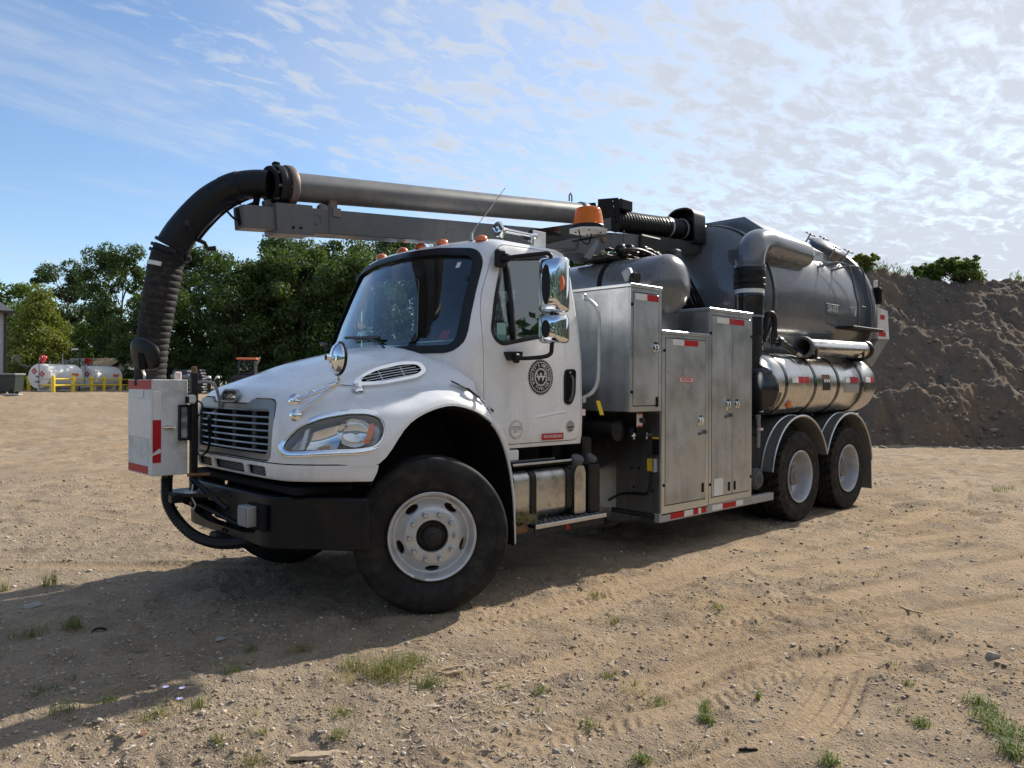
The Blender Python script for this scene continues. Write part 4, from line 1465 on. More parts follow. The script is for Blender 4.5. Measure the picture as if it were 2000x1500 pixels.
# ------------------------------------------------------------------ hood
ST = [  # left half; from the rear edge forward to the middle of the nose; bottom edge ... spine
    [(.61, -1.135, 1.30), (.59, -1.125, 1.365), (.57, -1.095, 1.42), (.55, -1.035, 1.50), (.54, -.985, 1.62), (.53, -.89, 1.765), (.42, -.66, 1.845), (.33, -.35, 1.885), (.29, 0, 1.90)],
    [(.42, -1.163, 1.388), (.40, -1.158, 1.42), (.38, -1.13, 1.462), (.36, -1.05, 1.515), (.34, -.94, 1.61), (.32, -.80, 1.705), (.27, -.62, 1.80), (.20, -.33, 1.858), (.18, 0, 1.875)],
    [(.15, -1.168, 1.428), (.15, -1.163, 1.455), (.15, -1.135, 1.495), (.15, -1.03, 1.535), (.15, -.88, 1.575), (.14, -.745, 1.67), (.12, -.58, 1.765), (.07, -.32, 1.828), (.05, 0, 1.845)],
    [(-.16, -1.168, 1.322), (-.14, -1.162, 1.37), (-.11, -1.13, 1.43), (-.09, -1.02, 1.50), (-.08, -.85, 1.545), (-.07, -.72, 1.64), (-.06, -.56, 1.735), (-.08, -.31, 1.795), (-.09, 0, 1.812)],
    [(-.395, -1.145, 1.062), (-.37, -1.143, 1.20), (-.34, -1.10, 1.375), (-.31, -.98, 1.462), (-.29, -.83, 1.515), (-.26, -.70, 1.61), (-.23, -.54, 1.70), (-.24, -.30, 1.758), (-.25, 0, 1.775)],
    [(-.63, -1.02, 1.062), (-.63, -1.015, 1.17), (-.61, -.985, 1.30), (-.56, -.905, 1.41), (-.52, -.80, 1.485), (-.47, -.69, 1.575), (-.42, -.52, 1.655), (-.41, -.28, 1.712), (-.41, 0, 1.73)],
    [(-.825, -.83, 1.062), (-.825, -.82, 1.15), (-.815, -.805, 1.26), (-.80, -.775, 1.36), (-.765, -.735, 1.445), (-.69, -.65, 1.535), (-.59, -.48, 1.61), (-.54, -.26, 1.665), (-.53, 0, 1.685)],
    [(-.89, -.64, 1.062), (-.89, -.64, 1.15), (-.885, -.635, 1.26), (-.875, -.62, 1.36), (-.85, -.59, 1.455), (-.79, -.52, 1.535), (-.69, -.38, 1.595), (-.63, -.2, 1.638), (-.62, 0, 1.655)],
    [(-.905, -.32, 1.062), (-.905, -.32, 1.15), (-.90, -.32, 1.26), (-.893, -.31, 1.37), (-.872, -.30, 1.465), (-.82, -.27, 1.54), (-.73, -.2, 1.588), (-.68, -.1, 1.618), (-.66, 0, 1.635)],
    [(-.908, 0, 1.062), (-.908, 0, 1.15), (-.903, 0, 1.26), (-.897, 0, 1.37), (-.877, 0, 1.468), (-.825, 0, 1.543), (-.74, 0, 1.588), (-.69, 0, 1.615), (-.665, 0, 1.632)],
]


def grid_solid(ctrl, ku, kv, thick, mats, ang=40):
    rows = [spline(r_, kv) for r_ in ctrl]
    cols = [spline([r_[j] for r_ in rows], ku) for j in range(len(rows[0]))]
    ns, npt = len(cols[0]), len(cols)
    vs = [cols[j][i] for i in range(ns) for j in range(npt)]
    fs = [(i * npt + j, i * npt + j + 1, (i + 1) * npt + j + 1, (i + 1) * npt + j) for i in range(ns - 1) for j in range(npt - 1)]
    mb = MB().add(vs, fs)
    me = mb.mesh('grid', mats, ang, recalc=False)
    bm = bmesh.new(); bm.from_mesh(me)
    bmesh.ops.remove_doubles(bm, verts=bm.verts[:], dist=0.0006)
    bmesh.ops.recalc_face_normals(bm, faces=bm.faces[:])
    # outward = away from the engine
    s_ = sum((f.calc_center_median() - Vector((-.1, 0, 1.2))).dot(f.normal) * f.calc_area() for f in bm.faces)
    if s_ < 0:
        bmesh.ops.reverse_faces(bm, faces=bm.faces[:])
    bm.to_mesh(me); bm.free()
    return apply_mods(me, ('SOLIDIFY', {'thickness': thick, 'offset': -1}))


full = ST + [[(x, -y, z) for x, y, z in r_] for r_ in ST[:-1]][::-1]
hood_me = grid_solid(full, 5, 5, .018, [M['white']])
GRI = rounded([(-.615, 1.075), (.615, 1.075), (.625, 1.47), (.34, 1.47), (.29, 1.435), (-.29, 1.435), (-.34, 1.47), (-.625, 1.47)], [.06, .06, .10, .04, .04, .04, .04, .10], 5)
hl_c = Vector((-.585, -.955, 1.255))
hl_u = Vector((.80, -.60, 0)).normalized()
hl_v = Vector((.17, .27, 1)).normalized()
hl_v = (hl_v - hl_u * hl_v.dot(hl_u)).normalized()
hl_c = hl_c + Vector((-.021, -.028, 0))
hl_n = hl_u.cross(hl_v).normalized()
if hl_n.y > 0:
    hl_n = -hl_n
HL = [(-.355, -.075), (-.33, -.035), (-.25, .045), (-.10, .098), (.07, .128), (.20, .132), (.275, .105), (.295, .045), (.28, -.02), (.235, -.075), (.13, -.098), (-.05, -.105), (-.22, -.108), (-.32, -.103)]
HL = rounded(HL, .05, 3)


def hl_pt(sg, out=0.0):
    def f(a, b):
        p = hl_c + hl_u * a + hl_v * b + hl_n * (out - .0)
        # the lamp follows the round of the fender
        p = p - hl_n * (0.55 * a * a * (1 if a < 0 else 1.2))
        return (p.x, p.y * (1 if sg < 0 else -1), p.z)
    return f


cuts = [slab_x(offset2(GRI, .012), -1.5, -.6)]
for sg in (-1, 1):
    cuts.append(MB().prism(offset2(HL, .012), hl_pt(sg, .25), hl_pt(sg, -.13)).mesh('cut', M['black']))
hood_me = boolean(hood_me, cuts)
setmats(hood_me, [M['white']])
shade(hood_me, 32)
HOOD = part(hood_me, 'hood')
lp = [[(x, y, 1.054), (x - (.0), y, 1.01), (x + .012, y * .995, .955), (x + .03, y * .985, .945)] for (x, y, z) in [r_[0] for r_ in ST[4:]]]
lp[0] = [(-.40, -1.145, 1.054), (-.41, -1.145, 1.01), (-.435, -1.135, .955), (-.44, -1.12, .945)]
lp_full = lp + [[(x, -y, z) for x, y, z in r_] for r_ in lp[:-1]][::-1]
lp_me = grid_solid(lp_full, 5, 3, .018, [M['white']])
slots = [rounded([(a, .965), (b, .965), (b, 1.03), (a, 1.03)], .02) for a, b in ((-.56, -.30), (-.25, .25), (.30, .56))]
lp_me = boolean(lp_me, [slab_x(s_, -1.3, -.6) for s_ in slots])
shade(setmats(lp_me, [M['white']]), 32)
LP = part(lp_me, 'lower_front_panel')
for a, b in ((-.56, -.30), (-.25, .25), (.30, .56)):
    mb = MB()
    for k in range(6):
        mb.box((-.862, (a + b) / 2, .972 + k * .0108), (.01, b - a, .004), .001)
    part(mb, 'slot_mesh', M['greyplate'], LP)
part(MB().box((-.70, 0, 1.0), (.22, 1.5, .13), .01), 'radiator_support', M['matt'])

# grille
gsur = MB()
o_, i_ = offset2(GRI, .004), offset2(GRI, -.045)
gx = lambda y, x0: x0 + .045 * (abs(y) / .62) ** 2.4


def gf(x0):
    return lambda a, b: (gx(a, x0) + max(0, b - 1.34) * .20, a, b)


inner = rounded([(-.575, 1.10), (.575, 1.10), (.58, 1.415), (.34, 1.415), (.29, 1.412), (-.29, 1.412), (-.34, 1.415), (-.58, 1.415)], [.05, .05, .05, .01, .01, .01, .01, .05], 5)
gsur.ring(o_, inner, gf(-.925), gf(-.895))
gsur.ring(inner, offset2(inner, -.008), gf(-.922), gf(-.84))
GR = part(gsur, 'grille', M['grille_grey'])
part(MB().prism(offset2(GRI, .0), gf(-.80), gf(-.79)), 'grille_backing', M['matt'], GR)
NB = 7
for k in range(NB):
    z = 1.125 + k * .0455
    hwid = .575
    mb = MB()
    ys_ = np.linspace(-hwid, hwid, 15)
    prof = [(-.912, .0), (-.905, .0085), (-.875, .006), (-.86, -.004), (-.89, -.008)]
    L = [[(gx(y, px_) + .004, y, z + pz_) for px_, pz_ in prof] for y in ys_]
    mb.add([p for l in L for p in l], [(i * 5 + j, i * 5 + (j + 1) % 5, (i + 1) * 5 + (j + 1) % 5, (i + 1) * 5 + j) for i in range(14) for j in range(5)] + [(0, 1, 2, 3, 4), tuple(70 + j for j in range(5))])
    if k < 6 or True:
        part(mb, 'grille_bar', M['bar_grey'], GR)
for y in (-.30, .02, .34):
    mb = MB().box((-.85, y, 1.26), (.02, .05, .32), .004)
    part(mb, 'grille_stay', M['vinyl'], GR)
# a coiled cord hooked on the bars
cord = MB().tube(spline([(-.935, .30, 1.33), (-.94, .26, 1.30), (-.935, .29, 1.25), (-.94, .25, 1.20), (-.935, .27, 1.12), (-.945, .30, 1.07), (-.95, .40, 1.04), (-.945, .50, 1.08), (-.93, .60, 1.16), (-.92, .66, 1.22)], 6), .009, 6)
cord.tube(spline([(-.935, .27, 1.34), (-.945, .24, 1.33), (-.94, .22, 1.30), (-.945, .25, 1.26), (-.94, .22, 1.22)], 5), .012, 6)
part(cord, 'hanging_cord', M['black'])

# emblem plate on the nose
eo = rounded([(-.115, -.03), (.115, -.03), (.125, .005), (.10, .035), (-.10, .035), (-.125, .005)], .02, 3)
ef = lambda d: (lambda a, b: (-.885 + b * .28 - d, -a, 1.49 + b))
EM = part(MB().ring(offset2(eo, .014), eo, ef(.004), ef(.024)), 'emblem', M['flange'])
part(MB().prism(eo, ef(.002), ef(.010)), 'emblem_plate', M['black'], EM)
vs, fs = text_mesh('FREIGHTLINER', .036, lambda a, b, c: ef(.013 + c)(a, b - .001), .001)
part(MB().add(vs, fs), 'emblem_lettering', M['chrome'], EM)
part(MB().box((-.55, -.42, 1.672), (.06, .07, .006), .002, rot=Matrix.Rotation(R(-22), 3, 'Y')), 'hood_stain_patch', M['brown'], HOOD) if False else None

# headlights
for sg in (-1, 1):
    f0 = hl_pt(sg, 0)
    mb = MB()
    out, inn = offset2(HL, .042), offset2(HL, .002)
    mid = offset2(HL, .026)
    L = [[hl_pt(sg, -.012)(a, b) for a, b in out], [hl_pt(sg, .010)(a, b) for a, b in offset2(HL, .040)], [hl_pt(sg, .017)(a, b) for a, b in mid], [hl_pt(sg, .010)(a, b) for a, b in inn], [hl_pt(sg, -.03)(a, b) for a, b in inn]]
    n = len(out)
    mb.add([p for l in L for p in l], [(i * n + j, i * n + (j + 1) % n, (i + 1) * n + (j + 1) % n, (i + 1) * n + j) for i in range(4) for j in range(n)])
    H = part(mb, 'headlight', M['chrome'], ang=50)
    # housing
    mb = MB()
    L = [[hl_pt(sg, -.004)(a, b) for a, b in HL], [hl_pt(sg, -.06)(a, b) for a, b in offset2(HL, -.01)], [hl_pt(sg, -.10)(a, b) for a, b in offset2(HL, -.03)]]
    n = len(HL)
    mb.add([p for l in L for p in l], [(i * n + j, i * n + (j + 1) % n, (i + 1) * n + (j + 1) % n, (i + 1) * n + j) for i in range(2) for j in range(n)] + [tuple(2 * n + j for j in range(n))])
    part(mb, 'housing', M['rim'], H, 40)
    # reflector bowls, divider fins, turn signal
    mb = MB()
    for (ca, cb, rx, ry, dp) in ((.105, .012, .11, .10, .03),):
        prof = [(1, -.018), (.92, -.045), (.7, -.075), (.35, -.09), (.02, -.095)]
        n = 24
        mb.add([hl_pt(sg, h)(ca + rx * q * math.cos(2 * math.pi * j / n), cb + ry * q * math.sin(2 * math.pi * j / n)) for q, h in prof for j in range(n)],
               [(i * n + j, i * n + (j + 1) % n, (i + 1) * n + (j + 1) % n, (i + 1) * n + j) for i in range(4) for j in range(n)])
    gr_ = []
    for v_ in np.linspace(0, 1, 7):
        for u_ in np.linspace(0, 1, 9):
            a_ = -.205 + .20 * u_ + .05 * v_; b_ = -.093 + (.115 + .055 * u_) * v_
            gr_.append(hl_pt(sg, -.018 - .055 * math.sin(math.pi * (.15 + .75 * v_)) * (.5 + .5 * math.sin(math.pi * u_)))(a_, b_))
    mb.add(gr_, [(i * 9 + j, i * 9 + j + 1, (i + 1) * 9 + j + 1, (i + 1) * 9 + j) for i in range(6) for j in range(8)])
    part(mb, 'reflector', M['chrome'], H, 60)
    n = 24
    mb = MB()
    mb.add([hl_pt(sg, h)(.075 + (.062 * q + 0) * math.cos(2 * math.pi * j / n) + .0, .02 + .095 * q * math.sin(2 * math.pi * j / n)) for q, h in ((1, -.03), (.9, -.012), (.55, -.004), (.02, 0)) for j in range(n)],
           [(i * n + j, i * n + (j + 1) % n, (i + 1) * n + (j + 1) % n, (i + 1) * n + j) for i in range(3) for j in range(n)])
    part(mb, 'projector_lens', M['lens'], H, 60)
    mb = MB().prism(rounded([(.165, -.055), (.195, -.06), (.225, .02), (.228, .085), (.20, .08), (.185, .02)], .015, 3), hl_pt(sg, -.035), hl_pt(sg, -.012))
    part(mb, 'turn_signal', M['amber_solid'], H)
    mb = MB().prism([(-.245, -.095), (-.215, -.095), (-.185, .045), (-.212, .035)], hl_pt(sg, -.07), hl_pt(sg, -.012))
    part(mb, 'reflector_fin', M['labelwhite'], H)
    mb = MB()
    rings = []
    for q, h in ((0, .004), (-.012, .012), (-.035, .020), (-.07, .026)):
        rings.append([hl_pt(sg, h)(a, b) for a, b in (offset2(HL, q) if q > -.06 else [(a * .45, b * .35) for a, b in HL])])
    n = len(HL)
    mb.add([p for l in rings for p in l], [(i * n + j, i * n + (j + 1) % n, (i + 1) * n + (j + 1) % n, (i + 1) * n + j) for i in range(3) for j in range(n)] + [tuple(3 * n + j for j in range(n))])
    part(mb, 'lens', M['lens'], H, 60)

# hood side vents
vt_c = Vector((-.045, -.765, 1.655)); vt_u = Vector((.985, -.10, .17)).normalized(); vt_v = Vector((-.10, .62, .78)).normalized()
vt_v = (vt_v - vt_u * vt_v.dot(vt_u)).normalized(); vt_n = vt_u.cross(vt_v).normalized()
if vt_n.y > 0:
    vt_n = -vt_n
for sg in (-1, 1):
    def vp(o_):
        def f(a, b):
            p = vt_c + vt_u * a + vt_v * b + vt_n * (o_ - .10 * a * a - .35 * b * b)
            return (p.x, p.y * (1 if sg < 0 else -1), p.z)
        return f
    vo = rounded([(-.315, -.045), (-.12, -.082), (.20, -.078), (.295, -.03), (.275, .055), (.12, .085), (-.12, .065), (-.29, .005)], .07, 4)
    vi = rounded([(-.255, -.028), (-.11, -.056), (.18, -.054), (.255, -.02), (.235, .035), (.11, .055), (-.11, .04), (-.235, .002)], .05, 4)
    V = part(MB().ring(vo, vi, vp(-.03), vp(.016)), 'hood_vent', M['chrome'], ang=50)
    part(MB().prism(offset2(vi, .006), vp(-.028), vp(-.012)), 'vent_backing', M['matt'], V)
    for k in range(5):
        b = -.040 + k * .021
        xa = -.235 + abs(k - 2) * .03
        xb_ = .245 - abs(k - 2) * .025
        part(MB().tube([vp(.0)(xa + (xb_ - xa) * t, b) for t in np.linspace(0, 1, 7)], .0035, 5), 'vent_bar', M['alu_trim'], V)
    for a in (-.085, .095):
        part(MB().tube([vp(.002)(a, b) for b in (-.05, 0, .048)], .004, 5), 'vent_bar', M['alu_trim'], V)

# fender mirror on its three struts (driver's side)
def pad(p, nrm_, r_=.042):
    mb = MB().lathe([(r_, 0), (r_, .006), (r_ * .7, .016), (.016, .020), (.014, .034), (.002, .036)], p, nrm_, 20)
    return mb


FM = part(MB(), 'fender_mirror', M['chrome']) if False else None
J = Vector((-.60, -.93, 1.575))
fm = MB()
P1, P2, P3 = Vector((-.775, -.715, 1.475)), Vector((-.80, -.78, 1.375)), Vector((-.335, -.80, 1.555))
tip = Vector((-.655, -1.00, 1.745))
fm.tube(spline([P1, P1 * .5 + J * .5 + Vector((0, 0, -.01)), J, Vector((-.61, -1.0, 1.63)), tip + Vector((-.02, 0, -.0))], 6), .0125, 8)
fm.tube([P2, J + Vector((.005, 0, -.012))], .0125, 8)
fm.tube([P3, J + Vector((0, 0, -.004))], .0115, 8)
for a in (.45, .95):
    q = P1.lerp(J, a); fm.cyl(q - Vector((.012, 0, 0)), q + Vector((.012, 0, 0.002)), .018, n=10)
fm.cyl(J - Vector((.03, -.02, 0.01)), J + Vector((.03, -.02, .01)), .021, n=10)
FMO = part(fm, 'fender_mirror', M['chrome'], ang=50)
for p, n_ in ((P1, (-.75, -.55, .3)), (P2, (-.78, -.6, .15)), (P3, (-.1, -.75, .6))):
    part(pad(p - nv(n_) * .008, n_), 'mirror_foot', M['chrome'], FMO, 50)
mn = Vector((.985, -.10, -.06)).normalized()
mc = tip + Vector((.02, -.012, .0))
mb = MB().lathe([(.012, -.036), (.05, -.031), (.085, -.018), (.103, .0), (.106, .010)], mc, mn, 28, cap0=True)
part(mb, 'mirror_back', M['chrome'], FMO, 50)
mb = MB().lathe([(.106, .004), (.112, .010), (.112, .022), (.102, .026), (.002, .022)], mc, mn, 28)
part(mb, 'mirror_rim', M['black'], FMO, 40)
part(MB().cyl(mc - mn * .05, mc - mn * .075, .02, n=12), 'mirror_knuckle', M['chrome'], FMO)

# little round turn lamp and hood latch strap
part(MB().lathe([(.045, -.01), (.045, .012), (.038, .026), (.002, .032)], (.40, -1.085, 1.487), (0.1, -.72, .7), 20), 'side_turn_lamp', M['labelwhite'])
ls = MB().tube([(.33, -.99, 1.605), (.45, -1.045, 1.545), (.56, -1.10, 1.45)], [.012, .018, .014], 8, sq=(1, .45))
part(ls, 'hood_latch', M['black'])
part(MB().box((.63, -1.09, 1.39), (.06, .03, .035), .008, rot=Matrix.Rotation(R(35), 3, 'Y')), 'latch_catch', M['chrome'])

# wheel arch lining and the flap behind the wheel
ARC = [(-.44, .93), (-.395, 1.06), (-.28, 1.20), (-.16, 1.315), (0, 1.39), (.15, 1.42), (.30, 1.41), (.42, 1.38), (.61, 1.29), (.72, 1.14), (.79, .94), (.83, .72), (.845, .50), (.85, .36)]
ARC = [tuple(p)[:2] for p in spline([(a, b, 0) for a, b in ARC], 4)]
for sg in (-1, 1):
    mb = MB()
    n = len(ARC)
    rows = []
    for y, off in ((1.125, -.004), (.52, -.004), (.52, .02), (1.125, .02)):
        rows.append([(a, sg * y, b - (.012 if off < 0 else -.008)) for a, b in ARC])
    mb.add([p for r_ in rows for p in r_], [(k * n + i, k * n + i + 1, ((k + 1) % 4) * n + i + 1, ((k + 1) % 4) * n + i) for k in range(4) for i in range(n - 1)] + [(0, n, 2 * n, 3 * n), (n - 1, 2 * n - 1, 3 * n - 1, 4 * n - 1)])
    part(mb, 'wheel_arch_lining', M['matt'])
    part(MB().prism([(-.44, .6)] + [p for p in ARC if p[1] > .62] + [(.835, .6)], xz(sg * .50), xz(sg * .52)), 'inner_fender', M['matt'])
    tail = [p for p in ARC if p[0] > .58 and p[1] > .3]
    mb = MB().tube([(a, sg * 1.135, b) for a, b in tail], [.016 - .010 * i / len(tail) for i in range(len(tail))], 6)
    part(mb, 'arch_trim', M['white'])
strip = [(.60, 1.31), (.66, 1.27), (.76, 1.17), (.885, 1.095), (.90, 1.05), (.86, 1.045), (.80, 1.10), (.73, 1.18), (.64, 1.255), (.58, 1.27)]
for sg in (-1, 1):
    tl_ = [p for p in ARC if p[0] > .56 and p[1] > 1.0]
    part(MB().prism(tl_ + [(a + .035, b + .03) for a, b in tl_[::-1]], xz(sg * 1.03), xz(sg * 1.13)), 'fender_tail', M['white'])
part(MB().box((.945, -.97, 1.02), (.14, .08, .09), .012), 'step_lamp', M['labelwhite'])

# ------------------------------------------------------------------ bumper
plan_o = [(-.50, -1.17), (-.905, -.70), (-.935, -.60), (-.935, .60), (-.905, .70), (-.50, 1.17)]
plan_i = [(-.44, 1.12), (-.82, .66), (-.85, .58), (-.85, -.58), (-.82, -.66), (-.44, -1.12)]
bo = rounded(plan_o + plan_i, .05, 3)
mb = MB()
n = len(bo)
zs = [(.505, -.012), (.515, 0), (.83, 0), (.842, -.012)]
rows = [[(a, b, z) for a, b in offset2(bo, d)] for z, d in zs]
mb.add([p for r_ in rows for p in r_], [(i * n + j, i * n + (j + 1) % n, (i + 1) * n + (j + 1) % n, (i + 1) * n + j) for i in range(3) for j in range(n)] + [tuple(range(n)), tuple(3 * n + j for j in range(n))])
bme = mb.mesh('bumper', [M['bumper']])
hole = rounded([(-.50, .585), (-.30, .562), (.30, .562), (.56, .60), (.585, .72), (-.50, .725)], [.03, .05, .05, .08, .04, .03], 5)
bme = boolean(bme, [slab_x(hole, -1.5, -.7)])
shade(setmats(bme, [M['bumper']]), 30)
BUMP = part(bme, 'bumper')
part(MB().box((-.70, 0, .64), (.12, 1.2, .22), .01), 'bumper_crossmember', M['chassis'])
part(MB().box((-.62, 0, .88), (.42, 1.7, .05), .01), 'front_crossmember', M['matt'])
for k in range(6):
    part(MB().box((-.775, -.20, .60 + k * .018), (.02, .36, .006), .002), 'cooler_fin', M['chassis'], BUMP)
jb = MB().box((-.985, -.49, .705), (.075, .14, .135), .006)
JB = part(jb, 'junction_box', M['greyplate'])
part(MB().box((-.945, -.54, .70), (.03, .24, .17), .004), 'box_plate', M['matt'], JB)
part(MB().box((-1.026, -.49, .705), (.008, .12, .115), .004), 'box_lid', M['flange'], JB)
for y in (.01, -.045):
    part(MB().cyl((-.937, y, .54), (-.943, y, .54), .012, n=12), 'bumper_bolt', M['matt'], BUMP)

# hose rest: bracket, post, struts and the white box on the nose
br = MB()
br.prism(rounded([(-.86, -.12), (-.92, -.10), (-1.16, .16), (-1.22, .34), (-1.14, .44), (-.92, .46), (-.86, .46)], .03, 2), xy(.775), xy(.80))
br.box((-1.10, .23, .76), (.26, .07, .06), .006)
br.tube([(-1.09, .215, .90), (-.955, -.10, .70)], .018, 6)
br.tube([(-1.05, .20, .72), (-.90, -.22, .585)], .016, 6)
br.tube([(-1.13, .40, .74), (-.90, .42, .62)], .016, 6)
BR = part(br, 'hose_bracket', M['black'])
part(MB().box((-1.07, .215, 1.18), (.045, .05, .95), .004), 'bracket_post', M['black'])
part(MB().box((-1.07, .215, 1.675), (.03, .035, .05), .004), 'post_peg', M['brown'], BR)
part(MB().cyl((-1.14, .15, .93), (-1.0, .09, .93), .012, n=8), 'lock_pin', M['brown'], BR)
part(MB().tube(spline([(-1.10, .145, .86), (-1.115, .13, .78), (-1.10, .10, .72), (-1.12, .09, .69), (-1.10, .12, .69)], 5), .006, 6), 'hitch_pin', M['greyplate'], BR)
part(MB().cyl((-1.10, .17, .80), (-1.10, .17, .812), .055, .05, 12), 'pivot_cap', M['greyplate'], BR)
BX0, BX1, BY0, BY1, BZ0, BZ1 = -1.345, -1.10, .25, .755, .925, 1.605
bx = MB().box(((BX0 + BX1) / 2, (BY0 + BY1) / 2, (BZ0 + BZ1) / 2), (BX1 - BX0, BY1 - BY0, BZ1 - BZ0), .004)
WB = part(bx, 'hose_rest_box', M['white_worn'], label='white sheet metal box with red and white tape round the hose end')


def patch(x, y0, y1, z0, z1, mt, nm='reflective_tape', par=None, d=.0025):
    part(MB().box((x, (y0 + y1) / 2, (z0 + z1) / 2), (d, abs(y1 - y0), z1 - z0), .0006), nm, M[mt], par)


def patch_s(y, x0, x1, z0, z1, mt, nm='reflective_tape', par=None, d=.0025):
    part(MB().box(((x0 + x1) / 2, y, (z0 + z1) / 2), (x1 - x0, d, z1 - z0), .0006), nm, M[mt], par)


fx = BX0 - .0015
patch(fx, .27, .74, 1.535, 1.60, 'red', par=WB)
patch(fx, .33, .74, .935, .99, 'red', par=WB)
patch(fx, .255, .75, 1.19, 1.46, 'tapewhite', 'worn_panel', WB)
patch(fx - .002, .42, .56, 1.475, 1.525, 'labelwhite', 'paper_label', WB)
patch_s(BY0 - .0015, BX0 + .005, BX0 + .055, 1.32, 1.52, 'tapewhite', par=WB)
patch_s(BY0 - .0025, BX0 + .003, BX0 + .06, 1.02, 1.32, 'red', par=WB)
part(MB().prism([(BX0 + .003, 1.085), (BX0 + .05, 1.12), (BX0 + .06, 1.105), (BX0 + .06, 1.09), (BX0 + .003, 1.07)], xz(BY0 - .004), xz(BY0 - .0065)), 'torn_tape', M['tapewhite'], WB)
lt = MB().box((-1.235, BY0 - .018, 1.268), (.07, .03, .018), .005)
lt.cyl((-1.20, BY0 - .01, 1.268), (-1.20, BY0 - .04, 1.268), .013, n=10)
part(lt, 'box_latch', M['chrome'], WB)
lf = MB().ring([(-1.17, 1.17), (-1.095, 1.17), (-1.095, 1.425), (-1.17, 1.425)], [(-1.158, 1.185), (-1.107, 1.185), (-1.107, 1.41), (-1.158, 1.41)], xz(BY0 - .002), xz(BY0 - .035))
LF = part(lf, 'work_light', M['black'])
part(MB().box((-1.1325, BY0 - .02, 1.2975), (.05, .02, .22), .003), 'light_lens', M['lens'], LF)
part(MB().box((-1.1325, BY0 - .006, 1.2975), (.05, .006, .22), .003), 'light_reflector', M['labelwhite'], LF)
for z in (1.36, 1.28):
    part(MB().box((-1.1325, BY0 - .014, z), (.038, .008, .05), .004), 'light_unit', M['flange'], LF)
cl = MB().box((-1.10, .185, 1.465), (.055, .07, .065), .014)
CL = part(cl, 'small_lamp', M['white_worn'])
part(MB().box((-1.13, .185, 1.462), (.008, .055, .045), .004), 'lamp_glass', M['matt'], CL)
part(MB().tube(spline([(-1.07, .165, 1.46), (-1.04, .14, 1.43), (-1.04, .14, 1.38), (-1.06, .17, 1.34)], 5), .006, 6), 'lamp_cable', M['black'], CL)
part(MB().box((-1.08, .50, 1.62), (.05, .03, .09), .01), 'clamp_tab', M['pink'], BR)
part(MB().tube(spline([(-1.05, .20, 1.585), (-1.0, .17, 1.59), (-.95, .145, 1.57), (-.92, .14, 1.48), (-.915, .14, 1.40)], 5), .011, 8), 'grey_conduit', M['flange'], BR)
# mirror over the box
MK = part(MB().tube(spline([(-1.33, .44, 1.60), (-1.335, .44, 1.64), (-1.36, .40, 1.68), (-1.375, .33, 1.74)], 5), .010, 8), 'nose_mirror', M['chrome'])
mo = rounded([(-.10, -.115), (.11, -.115), (.135, .04), (-.03, .115), (-.14, .10), (-.145, -.03)], .07, 5)
mc = Vector((-1.385, .255, 1.785)); mu = Vector((.35, -.93, 0)).normalized(); mv = Vector((-.12, -.05, 1)).normalized(); mn = Vector((-.93, -.35, -.1)).normalized()
mb = MB()
n = len(mo)
L = [[mc + mu * a * s_ + mv * b * s_ + mn * h for a, b in mo] for s_, h in ((1, -.012), (1.0, .004), (.96, .014), (.8, .022), (.3, .028))]
mb.add([p for l in L for p in l], [(i * n + j, i * n + (j + 1) % n, (i + 1) * n + (j + 1) % n, (i + 1) * n + j) for i in range(4) for j in range(n)] + [tuple(range(n)), tuple(4 * n + j for j in range(n))])
part(mb, 'mirror_head', M['black'], MK, 50)
part(MB().prism(rounded([(-.035, -.09), (.03, -.09), (.02, .02), (-.03, .03)], .01, 2), lambda a, b: mc + mu * (a - .01) + mv * (b - .02) + mn * .018, lambda a, b: mc + mu * (a - .01) + mv * (b - .02) + mn * .034), 'mirror_bracket', M['matt'], MK)
# corrugated cable from the box down and back under the bumper
ch = MB()
cp = spline([(-1.20, .36, .93), (-1.205, .36, .84), (-1.20, .35, .72), (-1.16, .28, .60), (-1.10, .15, .505), (-1.03, -.02, .465), (-.96, -.18, .47), (-.86, -.32, .50)], 14)
ch.tube(cp, [.037 + .004 * (i % 2) for i in range(len(cp))], 10)
part(ch, 'corrugated_cable', M['hose'], ang=20)
part(MB().box((-1.20, .36, .915), (.06, .07, .05), .01), 'cable_gland', M['brown'], WB)
part(MB().box((-.90, .10, .475), (.16, .12, .07), .012), 'tow_hook', M['chassis'])

# ------------------------------------------------------------------ door details
DY = -1.0225
EMB = MB()
teeth = []
for k in range(44):
    a0 = 2 * math.pi * k / 44
    for da, rr in ((0, .131), (.045, .146), (.095, .146), (.13, .131)):
        teeth.append((rr * math.cos(a0 + da), rr * math.sin(a0 + da)))
c0 = (1.238, 1.642)
EMB.prism([(c0[0] + a, c0[1] + b) for a, b in teeth], xz(DY), xz(DY - .0008), m=0)


def circ(r_, n=48):
    return [(c0[0] + r_ * math.cos(2 * math.pi * k / n), c0[1] + r_ * math.sin(2 * math.pi * k / n)) for k in range(n)]


EMB.ring(circ(.124), circ(.119), xz(DY - .0008), xz(DY - .0018), m=1)
EMB.ring(circ(.072), circ(.066), xz(DY - .0008), xz(DY - .0018), m=1)
EMB.ring(circ(.0635), circ(.0605), xz(DY - .0008), xz(DY - .0018), m=1)


